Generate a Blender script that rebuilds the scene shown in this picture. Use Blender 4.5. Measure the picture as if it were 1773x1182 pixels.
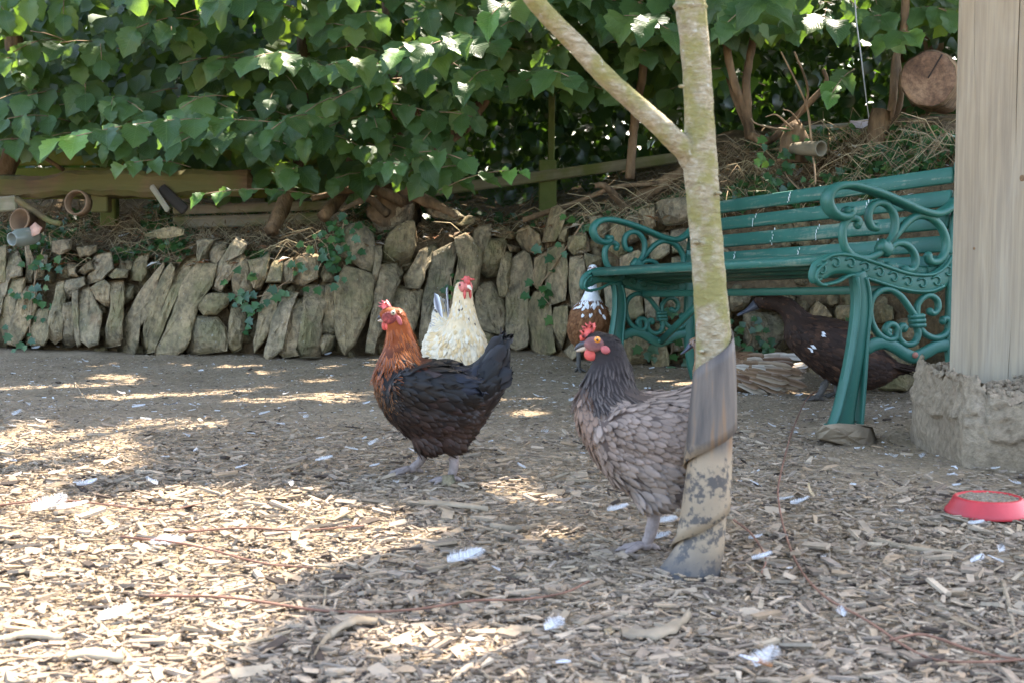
import bpy, bmesh, math, random
import numpy as np
from mathutils import Vector, Matrix, noise

for o in list(bpy.data.objects):
    bpy.data.objects.remove(o)
SC = bpy.context.scene
COL = SC.collection
R = random.Random(7)
NR = np.random.default_rng(7)

# ------------------------------------------------------------------ camera
CAMH = 0.53
FPX = 2462.0
HOR = 385.0
PITCH = math.atan((591.0 - HOR) / FPX)
cam_d = bpy.data.cameras.new('camera')
cam = bpy.data.objects.new('camera', cam_d)
COL.objects.link(cam)
cam.location = (0, 0, CAMH)
cam.rotation_euler = (math.pi / 2 - PITCH, 0, 0)
cam_d.sensor_width = 36.0
cam_d.lens = 50.0
cam_d.clip_start = 0.05
cam_d.clip_end = 500
cam_d.dof.use_dof = True
cam_d.dof.focus_distance = 4.3
cam_d.dof.aperture_fstop = 12.0
SC.camera = cam

# ------------------------------------------------------------------ light
SUN = Vector((0.30, 0.50, 0.80)).normalized()
world = bpy.data.worlds.new('World')
SC.world = world
world.use_nodes = True
nt = world.node_tree
nt.nodes.clear()
sky = nt.nodes.new('ShaderNodeTexSky')
sky.sky_type = 'NISHITA'
sky.sun_disc = False
sky.sun_elevation = math.asin(SUN.z)
sky.sun_rotation = math.atan2(SUN.x, SUN.y)
sky.air_density = 1.0
sky.dust_density = 4.0
sky.ozone_density = 0.6
bg = nt.nodes.new('ShaderNodeBackground')
bg.inputs['Strength'].default_value = 0.15
wo = nt.nodes.new('ShaderNodeOutputWorld')
nt.links.new(sky.outputs[0], bg.inputs['Color'])
nt.links.new(bg.outputs[0], wo.inputs['Surface'])
sun_d = bpy.data.lights.new('sun', 'SUN')
sun_d.energy = 3.1
sun_d.angle = math.radians(0.53)
sun_d.color = (1.0, 0.91, 0.78)
sun_o = bpy.data.objects.new('sun', sun_d)
COL.objects.link(sun_o)
sun_o.location = SUN * 20
sun_o.rotation_euler = SUN.to_track_quat('Z', 'Y').to_euler()
vs = SC.view_settings
vs.view_transform = 'Standard'
vs.look = 'None'
vs.gamma = 1
vs.use_curve_mapping = False
vs.exposure = 3.32
SC.render.engine = 'CYCLES'
cy = SC.cycles
cy.use_denoising = True
cy.max_bounces = 8
cy.diffuse_bounces = 4
cy.transmission_bounces = 6
cy.transparent_max_bounces = 8
cy.sample_clamp_indirect = 8.0

# ------------------------------------------------------------------ helpers
def sstep(a, b, x):
    t = np.clip((np.asarray(x, float) - a) / (b - a), 0, 1)
    return t * t * (3 - 2 * t)

def vn(x, y, seed=0):
    x = np.asarray(x, float); y = np.asarray(y, float)
    xi = np.floor(x).astype(np.int64); yi = np.floor(y).astype(np.int64)
    fx = x - xi; fy = y - yi
    fx = fx * fx * (3 - 2 * fx); fy = fy * fy * (3 - 2 * fy)
    def h(i, j):
        n = (i * 374761393 + j * 668265263 + seed * 982451653) & 0x7fffffff
        n = ((n ^ (n >> 13)) * 1274126177) & 0x7fffffff
        n = n ^ (n >> 16)
        return (n & 0xffff) / 32767.5 - 1.0
    a = h(xi, yi); b = h(xi + 1, yi); c = h(xi, yi + 1); d = h(xi + 1, yi + 1)
    return (a * (1 - fx) + b * fx) * (1 - fy) + (c * (1 - fx) + d * fx) * fy

def H(x, y):
    z = -0.07 * sstep(3.4, 5.4, y)
    z = z + 0.010 * vn(np.asarray(x) * 1.7 + 3, np.asarray(y) * 1.7, 1) + 0.005 * vn(np.asarray(x) * 6, np.asarray(y) * 6, 2)
    return z

_cp, _sp = math.cos(PITCH), math.sin(PITCH)
def P(px, py, Y):
    """world point at depth Y (metres along the yard) seen at photo pixel px, py"""
    x = (px - 886.5) / FPX; u = -(py - 591.0) / FPX
    d = Vector((x, _cp + u * _sp, -_sp + u * _cp))
    return Vector((0, 0, CAMH)) + d * (Y / d.y)

def G(px, py, dz=0.0):
    """ground point seen at the photo pixel"""
    z = 0.0
    for _ in range(12):
        x = (px - 886.5) / FPX; u = -(py - 591.0) / FPX
        d = Vector((x, _cp + u * _sp, -_sp + u * _cp))
        t = (z - CAMH) / d.z
        p = d * t
        z = float(H(p.x, p.y))
    return Vector((p.x, p.y, z + dz))

def tag(o, label=None, cat=None, group=None, kind=None):
    if label: o['label'] = label
    if cat: o['category'] = cat
    if group: o['group'] = group
    if kind: o['kind'] = kind
    return o

def empty(name, loc, rz=0.0):
    o = bpy.data.objects.new(name, None)
    o.empty_display_size = 0.1
    COL.objects.link(o)
    o.location = loc
    o.rotation_euler = (0, 0, rz)
    return o

class MB:
    """collects vertices, faces and vertex colours for ONE mesh"""
    def __init__(s):
        s.v = []; s.f = []; s.c = []; s.m = []; s.uv = []
    def add(s, vs, fs, col=None, mi=0, uv=None):
        b = len(s.v)
        s.v.extend([tuple(q) for q in vs])
        s.f.extend([tuple(i + b for i in f) for f in fs])
        s.m.extend([mi] * len(fs))
        if col is None: col = (1, 1, 1)
        if isinstance(col[0], (int, float)):
            s.c.extend([tuple(col)] * len(vs))
        else:
            s.c.extend([tuple(c) for c in col])
        s.uv.extend(uv if uv is not None else [(0, 0)] * len(vs))
    def mesh(s, name, mats, off=(0, 0, 0), smooth=True):
        me = bpy.data.meshes.new(name)
        v = np.array(s.v, float).reshape(-1, 3) - np.array(off, float)
        me.from_pydata(v.tolist(), [], s.f)
        finish(me, mats, s.c, s.uv, smooth)
        if len(set(s.m)) > 1:
            me.polygons.foreach_set('material_index', s.m)
        return me

def finish(me, mats, cols=None, uvs=None, smooth=True):
    for m in (mats if isinstance(mats, (list, tuple)) else [mats]):
        me.materials.append(m)
    if cols is not None and len(cols):
        a = me.attributes.new('Col', 'FLOAT_COLOR', 'POINT')
        c = np.ones((len(me.vertices), 4), np.float32)
        c[:, :3] = np.asarray(cols, np.float32)[:, :3]
        a.data.foreach_set('color', c.ravel())
    if uvs is not None and len(uvs):
        a = me.attributes.new('LUV', 'FLOAT2', 'POINT')
        a.data.foreach_set('vector', np.asarray(uvs, np.float32).ravel())
    me.polygons.foreach_set('use_smooth', [smooth] * len(me.polygons))
    me.update()

def mesh_np(name, verts, faces, mats, cols=None, uvs=None, smooth=False):
    """big meshes: verts (N,3), faces (M,k) arrays"""
    me = bpy.data.meshes.new(name)
    verts = np.asarray(verts, np.float32); faces = np.asarray(faces, np.int32)
    n, k = faces.shape
    me.vertices.add(len(verts)); me.vertices.foreach_set('co', verts.ravel())
    me.loops.add(n * k); me.loops.foreach_set('vertex_index', faces.ravel())
    me.polygons.add(n)
    me.polygons.foreach_set('loop_start', np.arange(0, n * k, k, dtype=np.int32))
    me.update(calc_edges=True)
    finish(me, mats, cols, uvs, smooth)
    me.validate()
    return me

def link(name, me, parent=None, loc=None):
    o = bpy.data.objects.new(name, me)
    COL.objects.link(o)
    if parent is not None: o.parent = parent
    if loc is not None: o.location = loc
    return o

def part(name, mb, mat, root, smooth=True, kind=None):
    """a mesh built in world space, hung under an unrotated root"""
    o = link(name, mb.mesh(name, mat, root.location if root else (0, 0, 0), smooth), root)
    if kind: o['kind'] = kind
    return o

def cr(pts, n=8):
    """Catmull-Rom through points of any dimension"""
    p = np.array(pts, float)
    if len(p) < 3:
        return np.array([p[0] + (p[-1] - p[0]) * i / n for i in range(n + 1)])
    p = np.vstack([2 * p[0] - p[1], p, 2 * p[-1] - p[-2]])
    out = []
    for i in range(1, len(p) - 2):
        for k in range(n):
            t = k / n
            a, b, c, d = p[i - 1], p[i], p[i + 1], p[i + 2]
            out.append(0.5 * ((2 * b) + (c - a) * t + (2 * a - 5 * b + 4 * c - d) * t * t + (3 * b - a - 3 * c + d) * t ** 3))
    out.append(p[-2])
    return np.array(out)

def tube(mb, pts, rad, n=8, col=None, caps=True, jit=0.0, mi=0):
    p = np.array(pts, float); m = len(p)
    if np.isscalar(rad): rad = [rad] * m
    tan = np.gradient(p, axis=0)
    tan /= np.linalg.norm(tan, axis=1)[:, None] + 1e-9
    ref = np.array([0, 0, 1.0]) if abs(tan[0][2]) < 0.9 else np.array([1.0, 0, 0])
    nn = np.cross(tan[0], ref); nn /= np.linalg.norm(nn)
    vs = []
    for i in range(m):
        nn = nn - tan[i] * np.dot(nn, tan[i]); nn /= np.linalg.norm(nn) + 1e-9
        bb = np.cross(tan[i], nn)
        for k in range(n):
            a = 2 * math.pi * k / n
            r = rad[i] * (1 + (R.uniform(-jit, jit) if jit else 0))
            vs.append(p[i] + (nn * math.cos(a) + bb * math.sin(a)) * r)
    fs = [(i * n + k, i * n + (k + 1) % n, (i + 1) * n + (k + 1) % n, (i + 1) * n + k) for i in range(m - 1) for k in range(n)]
    if caps:
        fs.append(tuple(range(n - 1, -1, -1))); fs.append(tuple((m - 1) * n + k for k in range(n)))
    uv = [(i / max(1, m - 1), k / n) for i in range(m) for k in range(n)]
    mb.add(vs, fs, col, mi, uv)

def box(mb, c, ax, h, col=None, bev=0.0, mi=0):
    """box, centre c, axes rows ax, half sizes h; bevelled ends as an 8-gon profile when bev"""
    c = np.array(c, float); ax = np.array(ax, float)
    if not bev:
        vs = [c + ax[0] * h[0] * i + ax[1] * h[1] * j + ax[2] * h[2] * k for i in (-1, 1) for j in (-1, 1) for k in (-1, 1)]
        mb.add(vs, [(0, 1, 3, 2), (4, 6, 7, 5), (0, 4, 5, 1), (2, 3, 7, 6), (0, 2, 6, 4), (1, 5, 7, 3)], col, mi)
        return
    prof = []
    for sy, sz in ((1, 1), (-1, 1), (-1, -1), (1, -1)):
        a = (sy * h[1], sz * (h[2] - bev)); b = (sy * (h[1] - bev), sz * h[2])
        prof += [a, b] if sy * sz > 0 else [b, a]
    vs = []; n = 8
    for t, sc in ((-1, 1 - bev / min(h[1], h[2]) * .8), (-1 + bev / h[0], 1), (1 - bev / h[0], 1), (1, 1 - bev / min(h[1], h[2]) * .8)):
        for y, z in prof:
            vs.append(c + ax[0] * h[0] * t + ax[1] * y * sc + ax[2] * z * sc)
    fs = [(i * n + k, i * n + (k + 1) % n, (i + 1) * n + (k + 1) % n, (i + 1) * n + k) for i in range(3) for k in range(n)]
    fs += [tuple(range(n - 1, -1, -1)), tuple(3 * n + k for k in range(n))]
    mb.add(vs, fs, col, mi)

def ellipsoid(mb, c, r, nu=12, nv=8, rot=None, col=None, mi=0):
    vs = []
    for j in range(nv + 1):
        th = math.pi * j / nv
        for i in range(nu):
            ph = 2 * math.pi * i / nu
            q = Vector((r[0] * math.sin(th) * math.cos(ph), r[1] * math.sin(th) * math.sin(ph), r[2] * math.cos(th)))
            if rot is not None: q = rot @ q
            vs.append(Vector(c) + q)
    fs = [(j * nu + i, (j + 1) * nu + i, (j + 1) * nu + (i + 1) % nu, j * nu + (i + 1) % nu) for j in range(nv) for i in range(nu)]
    mb.add(vs, fs, col, mi)

# ------------------------------------------------------------------ materials
def new_mat(name):
    m = bpy.data.materials.new(name); m.use_nodes = True
    t = m.node_tree; t.nodes.clear()
    out = t.nodes.new('ShaderNodeOutputMaterial')
    b = t.nodes.new('ShaderNodeBsdfPrincipled')
    t.links.new(b.outputs[0], out.inputs[0])
    return m, t, b

def N(t, typ, **kw):
    n = t.nodes.new(typ)
    for k, v in kw.items(): setattr(n, k, v)
    return n

def coords(t, scale=(1, 1, 1), obj=True):
    c = N(t, 'ShaderNodeTexCoord'); mp = N(t, 'ShaderNodeMapping')
    mp.inputs['Scale'].default_value = scale
    t.links.new(c.outputs['Object' if obj else 'Generated'], mp.inputs[0])
    return mp.outputs[0]

def tex(t, vec, scale, detail=4, rough=0.55, dist=0.0):
    n = N(t, 'ShaderNodeTexNoise')
    n.inputs['Scale'].default_value = scale; n.inputs['Detail'].default_value = detail
    n.inputs['Roughness'].default_value = rough; n.inputs['Distortion'].default_value = dist
    if vec is not None: t.links.new(vec, n.inputs['Vector'])
    return n.outputs['Fac']

def ramp(t, fac, stops, interp='LINEAR'):
    r = N(t, 'ShaderNodeValToRGB'); r.color_ramp.interpolation = interp
    e = r.color_ramp.elements
    while len(e) < len(stops): e.new(0.5)
    for k, (p, c) in enumerate(stops):
        e[k].position = p; e[k].color = (c[0], c[1], c[2], 1)
    t.links.new(fac, r.inputs[0])
    return r.outputs[0]

def mix(t, fac, a, b, mode='MIX'):
    m = N(t, 'ShaderNodeMix'); m.data_type = 'RGBA'; m.blend_type = mode
    for s, v in ((m.inputs[0], fac), (m.inputs[6], a), (m.inputs[7], b)):
        if hasattr(v, 'is_output'): t.links.new(v, s)
        elif isinstance(v, (int, float)): s.default_value = v
        else: s.default_value = (v[0], v[1], v[2], 1)
    return m.outputs[2]

def math_n(t, op, a, b=0.0, clamp=False):
    m = N(t, 'ShaderNodeMath', operation=op); m.use_clamp = clamp
    for s, v in ((m.inputs[0], a), (m.inputs[1], b)):
        if hasattr(v, 'is_output'): t.links.new(v, s)
        else: s.default_value = v
    return m.outputs[0]

def bump(t, b, h, strength=0.4, dist=0.01):
    n = N(t, 'ShaderNodeBump')
    n.inputs['Strength'].default_value = strength; n.inputs['Distance'].default_value = dist
    t.links.new(h, n.inputs['Height']); t.links.new(n.outputs[0], b.inputs['Normal'])

def simple(name, col, rough=0.6, spec=0.5, bscale=None, bstr=0.3, bdist=0.004, var=0.0, vscale=8, metal=0.0, stretch=(1, 1, 1)):
    m, t, b = new_mat(name)
    v = coords(t, stretch)
    b.inputs['Roughness'].default_value = rough
    b.inputs['Specular IOR Level'].default_value = spec
    b.inputs['Metallic'].default_value = metal
    if var:
        f = tex(t, v, vscale, 5)
        lo = tuple(c * (1 - var) for c in col); hi = tuple(min(1, c * (1 + var)) for c in col)
        t.links.new(ramp(t, f, [(0.3, lo), (0.7, hi)]), b.inputs['Base Color'])
    else:
        b.inputs['Base Color'].default_value = (*col, 1)
    if bscale: bump(t, b, tex(t, v, bscale, 6), bstr, bdist)
    return m

def attr_mat(name, rough=0.6, spec=0.4, mult=None, bscale=None, bstr=.3, sheen=0.0, var=0.0, trans=0.0):
    m, t, b = new_mat(name)
    a = N(t, 'ShaderNodeAttribute', attribute_name='Col')
    c = a.outputs['Color']
    v = coords(t)
    if var:
        f = tex(t, v, 60, 4)
        c = mix(t, 1.0, c, ramp(t, f, [(0.3, (1 - var,) * 3), (0.7, (1 + var,) * 3)]), 'MULTIPLY')
    t.links.new(c, b.inputs['Base Color'])
    b.inputs['Roughness'].default_value = rough
    b.inputs['Specular IOR Level'].default_value = spec
    if sheen: b.inputs['Sheen Weight'].default_value = sheen
    if bscale: bump(t, b, tex(t, v, bscale, 5), bstr, 0.003)
    if trans:
        out = [n for n in t.nodes if n.type == 'OUTPUT_MATERIAL'][0]
        tr = N(t, 'ShaderNodeBsdfTranslucent'); t.links.new(c, tr.inputs[0])
        ms = N(t, 'ShaderNodeMixShader'); ms.inputs[0].default_value = trans
        t.links.new(b.outputs[0], ms.inputs[1]); t.links.new(tr.outputs[0], ms.inputs[2]); t.links.new(ms.outputs[0], out.inputs[0])
    return m

def leaf_mat(name, lo, hi, tr_col, single=True, rough=0.5, trans=0.35, veins=True):
    m, t, b = new_mat(name)
    if single:
        rnd = N(t, 'ShaderNodeObjectInfo').outputs['Random']
    else:
        rnd = N(t, 'ShaderNodeAttribute', attribute_name='Col').outputs['Fac']
    uv = N(t, 'ShaderNodeAttribute', attribute_name='LUV').outputs['Vector']
    sp = N(t, 'ShaderNodeSeparateXYZ'); t.links.new(uv, sp.inputs[0])
    u, w = sp.outputs[0], sp.outputs[1]
    c = ramp(t, rnd, [(0.0, lo), (0.8, hi), (0.93, (hi[0] * 1.5, hi[1] * 1.2, hi[2])), (1.0, (hi[0] * 1.9, hi[1] * 1.3, hi[2]))])
    blotch = tex(t, coords(t), 25, 3)
    c = mix(t, 1.0, c, ramp(t, blotch, [(0.35, (.8, .85, .85)), (0.7, (1.15, 1.1, 1.05))]), 'MULTIPLY')
    if veins:
        aw = math_n(t, 'ABSOLUTE', w)
        ph = math_n(t, 'SUBTRACT', math_n(t, 'MULTIPLY', u, 70.0), math_n(t, 'MULTIPLY', aw, 26.0))
        s = math_n(t, 'SINE', ph)
        mid = math_n(t, 'LESS_THAN', aw, 0.035)
        vein = math_n(t, 'MAXIMUM', math_n(t, 'GREATER_THAN', s, 0.93), mid)
        c = mix(t, math_n(t, 'MULTIPLY', vein, 0.45), c, (hi[0] * 2.2, hi[1] * 1.7, hi[2] * 1.8))
        bump(t, b, math_n(t, 'ABSOLUTE', math_n(t, 'SINE', math_n(t, 'MULTIPLY', ph, 0.5))), 0.3, 0.003)
    t.links.new(c, b.inputs['Base Color'])
    b.inputs['Roughness'].default_value = rough
    b.inputs['Specular IOR Level'].default_value = 0.5
    out = [n for n in t.nodes if n.type == 'OUTPUT_MATERIAL'][0]
    tr = N(t, 'ShaderNodeBsdfTranslucent')
    tc = mix(t, 1.0, tr_col, ramp(t, rnd, [(0, (.7, .75, .7)), (1, (1.15, 1.1, 1))]), 'MULTIPLY')
    t.links.new(tc, tr.inputs[0])
    ms = N(t, 'ShaderNodeMixShader'); ms.inputs[0].default_value = trans
    t.links.new(b.outputs[0], ms.inputs[1]); t.links.new(tr.outputs[0], ms.inputs[2]); t.links.new(ms.outputs[0], out.inputs[0])
    return m

LEAF = leaf_mat('elm_leaf', (0.026, 0.066, 0.022), (0.060, 0.124, 0.036), (0.22, 0.38, 0.03))
LEAFM = leaf_mat('elm_leaf_mass', (0.026, 0.064, 0.022), (0.056, 0.116, 0.034), (0.22, 0.36, 0.03), single=False)
LEAFY = leaf_mat('young_leaf', (0.07, 0.16, 0.03), (0.10, 0.22, 0.045), (0.25, 0.45, 0.05))
LAUR = leaf_mat('laurel_leaf', (0.014, 0.034, 0.012), (0.030, 0.066, 0.020), (0.12, 0.26, 0.02), single=False, rough=.35, trans=.25, veins=False)
IVY = leaf_mat('ivy_leaf', (0.020, 0.065, 0.020), (0.045, 0.11, 0.03), (0.10, 0.20, 0.03), rough=.4, trans=.2, veins=False)
IVYM = leaf_mat('ivy_leaf_mass', (0.020, 0.065, 0.020), (0.045, 0.11, 0.03), (0.10, 0.20, 0.03), single=False, rough=.4, trans=.2, veins=False)
BARK = simple('shrub_bark', (0.15, 0.098, 0.055), .9, .15, 30, 1.0, .02, .6, 16, stretch=(1, 1, .4))
TWIG = simple('twig_bark', (0.25, 0.17, 0.10), .8, .2, None, var=.4, vscale=9)
REDTW = simple('red_runner', (0.17, 0.082, 0.052), .7, .3, None, var=.35, vscale=20)
STRAW = attr_mat('dry_stems', .85, .2)

def stone_mat():
    m, t, b = new_mat('slate_stone')
    oi = N(t, 'ShaderNodeObjectInfo').outputs['Random']
    c = N(t, 'ShaderNodeTexCoord'); mp = N(t, 'ShaderNodeMapping')
    t.links.new(c.outputs['Object'], mp.inputs[0])
    cx = N(t, 'ShaderNodeCombineXYZ'); t.links.new(math_n(t, 'MULTIPLY', oi, 37.0), cx.inputs[0]); t.links.new(math_n(t, 'MULTIPLY', oi, 11.0), cx.inputs[2])
    t.links.new(cx.outputs[0], mp.inputs['Location'])
    v = mp.outputs[0]
    base = ramp(t, oi, [(0, (.25, .195, .115)), (.3, (.325, .25, .155)), (.55, (.29, .235, .165)), (.8, (.345, .255, .155)), (1, (.235, .19, .13))])
    f1 = tex(t, v, 7, 6, .6); f2 = tex(t, v, 34, 6, .65)
    c1 = mix(t, 1.0, base, ramp(t, f1, [(.35, (.62, .66, .62)), (.65, (1.25, 1.2, 1.1))]), 'MULTIPLY')
    c1 = mix(t, 1.0, c1, ramp(t, f2, [(.35, (.55, .55, .57)), (.6, (1.14, 1.13, 1.1))]), 'MULTIPLY')
    moss = ramp(t, tex(t, v, 5, 5, .6), [(.5, (0, 0, 0)), (.68, (1, 1, 1))])
    c1 = mix(t, math_n(t, 'MULTIPLY', moss, .55), c1, (.15, .145, .055))
    rust = ramp(t, tex(t, v, 9, 4, .6), [(.6, (0, 0, 0)), (.75, (1, 1, 1))])
    c1 = mix(t, math_n(t, 'MULTIPLY', rust, .4), c1, (.29, .17, .09))
    lich = ramp(t, tex(t, v, 60, 2, .5), [(.70, (0, 0, 0)), (.75, (1, 1, 1))])
    c1 = mix(t, math_n(t, 'MULTIPLY', lich, .5), c1, (.42, .40, .34))
    t.links.new(c1, b.inputs['Base Color'])
    b.inputs['Roughness'].default_value = .88
    b.inputs['Specular IOR Level'].default_value = .25
    wv = N(t, 'ShaderNodeMapping'); wv.inputs['Scale'].default_value = (1, 1, .25); wv.inputs['Rotation'].default_value = (0, .35, 0)
    t.links.new(v, wv.inputs[0])
    lay = tex(t, wv.outputs[0], 55, 5, .6)
    hh = math_n(t, 'ADD', math_n(t, 'MULTIPLY', lay, 1.0), math_n(t, 'MULTIPLY', f2, .8))
    bump(t, b, hh, 1.0, .022)
    return m
STONE = stone_mat()

def ground_mat():
    m, t, b = new_mat('dry_earth')
    v = coords(t)
    f = tex(t, v, 3, 6, .6); g = tex(t, v, 70, 6, .7); k = tex(t, v, 160, 3, .6)
    c = ramp(t, f, [(.3, (.22, .165, .105)), (.5, (.285, .216, .142)), (.7, (.335, .26, .176))])
    c = mix(t, 1.0, c, ramp(t, g, [(.3, (.62, .62, .62)), (.65, (1.15, 1.13, 1.1))]), 'MULTIPLY')
    spk = ramp(t, k, [(.69, (0, 0, 0)), (.74, (1, 1, 1))])
    c = mix(t, math_n(t, 'MULTIPLY', spk, .5), c, (.38, .34, .30))
    t.links.new(c, b.inputs['Base Color'])
    b.inputs['Roughness'].default_value = .95
    b.inputs['Specular IOR Level'].default_value = .15
    bump(t, b, math_n(t, 'ADD', g, math_n(t, 'MULTIPLY', k, .5)), .9, .012)
    return m
EARTH = ground_mat()

def bank_mat():
    m, t, b = new_mat('bank_soil')
    v = coords(t)
    f = tex(t, v, 4, 6, .6); g = tex(t, v, 45, 6, .7)
    c = ramp(t, f, [(.3, (.10, .070, .04)), (.5, (.165, .117, .068)), (.7, (.235, .168, .10))])
    c = mix(t, 1.0, c, ramp(t, g, [(.3, (.5, .5, .5)), (.65, (1.25, 1.2, 1.1))]), 'MULTIPLY')
    t.links.new(c, b.inputs['Base Color'])
    b.inputs['Roughness'].default_value = .95
    b.inputs['Specular IOR Level'].default_value = .15
    bump(t, b, g, 1.0, .02)
    return m
SOIL = bank_mat()
# ------------------------------------------------------------------ ground
def axis(*segs):
    out = []
    for a, b, n in segs:
        out += list(np.linspace(a, b, n, endpoint=False))
    out.append(segs[-1][1])
    return np.array(out)
gx = axis((-60, -8, 12), (-8, -3.2, 20), (-3.2, 3.2, 170), (3.2, 8, 20), (8, 60, 12))
gy = axis((-30, 0.6, 12), (0.6, 6.9, 170), (6.9, 12, 14), (12, 90, 14))
XX, YY = np.meshgrid(gx, gy)
ZZ = H(XX, YY) + .004 * vn(XX * 17, YY * 17, 5)
nx, ny = len(gx), len(gy)
ii = np.arange(nx * ny).reshape(ny, nx)
fc = np.stack([ii[:-1, :-1], ii[:-1, 1:], ii[1:, 1:], ii[1:, :-1]], -1).reshape(-1, 4)
gr = link('ground', mesh_np('ground', np.stack([XX, YY, ZZ], -1).reshape(-1, 3), fc, EARTH, smooth=True))
tag(gr, 'dry bare earth of the poultry yard under wood chip mulch', kind='structure')

# wall base line in the world, from where it meets the ground
wpx = [(-420, 598), (0, 603), (200, 612), (330, 615), (530, 622), (720, 614), (900, 608), (1000, 625), (1100, 632), (1200, 635), (1300, 640), (1400, 645), (1500, 655), (1640, 675), (1773, 690), (2100, 715)]
wpt = [G(*q) for q in wpx]
WX = np.array([p.x for p in wpt]); WY = np.array([p.y for p in wpt])
o_ = np.argsort(WX); WX, WY = WX[o_], WY[o_]
def Yw(x): return np.interp(x, WX, WY)
BAT = .22
def wallP(px, py, dep=0.0):
    Y = 6.2
    for _ in range(12):
        p = P(px, py, Y)
        Y = float(Yw(p.x)) + BAT * max(p.z, -.05) + dep
    return P(px, py, Y)
tpx = [(-420, 455), (0, 455), (250, 450), (400, 445), (500, 440), (600, 420), (700, 410), (800, 402), (960, 385), (1100, 375), (1300, 345), (1500, 335), (1700, 330), (2100, 320)]
tp = [wallP(*q) for q in tpx]
TX = np.array([p.x for p in tp]); TZ = np.array([p.z for p in tp])
fpx = [(-420, 355), (0, 352), (300, 362), (480, 372), (620, 372), (720, 372), (900, 380), (1080, 372), (1180, 330), (1260, 268), (1400, 245), (1640, 236), (2100, 225)]
FD = 1.05
def fenceP(px, py, d=FD):
    Y = 7
    for _ in range(12):
        p = P(px, py, Y)
        Y = float(Yw(p.x)) + d
    return P(px, py, Y)
fp = [fenceP(*q) for q in fpx]
FX = np.array([p.x for p in fp]); FZ = np.array([p.z for p in fp])
def bankz(x, y):
    t = np.clip((y - Yw(x) - .16) / (FD - .16), 0, 3)
    a = np.interp(x, TX, TZ) - .03; b = np.interp(x, FX, FZ)
    tt = np.minimum(t, 1)
    z = a + (b - a) * (tt ** .8) + .10 * np.clip(t - 1, 0, 2)
    return z + .035 * vn(x * 4, y * 4, 11) * np.minimum(1, t * 4 + .2) + .015 * vn(x * 13, y * 13, 12)
bx = axis((-9, -3.4, 10), (-3.4, 2.6, 200), (2.6, 7, 10))
rows = []
for x in bx:
    yw = float(Yw(x)); zt = float(np.interp(x, TX, TZ))
    r = []
    for k in range(5):
        z = -.25 + (zt + .20) * k / 4
        r.append((x, yw + .10 + BAT * max(z, 0) + .02 * vn(x * 9, z * 9, 4), z))
    for d in list(np.linspace(.2, 1.3, 34)) + [1.6, 2, 2.6, 3.4, 4.6, 7, 12]:
        r.append((x, yw + d, float(bankz(x, yw + d))))
    rows.append(r)
rows = np.array(rows); nb, nr = rows.shape[:2]
ii = np.arange(nb * nr).reshape(nb, nr)
fc = np.stack([ii[:-1, :-1], ii[1:, :-1], ii[1:, 1:], ii[:-1, 1:]], -1).reshape(-1, 4)
bk = link('bank', mesh_np('bank', rows.reshape(-1, 3), fc, SOIL, smooth=True))
tag(bk, 'dark soil bank held up by the stone wall', kind='structure')

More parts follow.
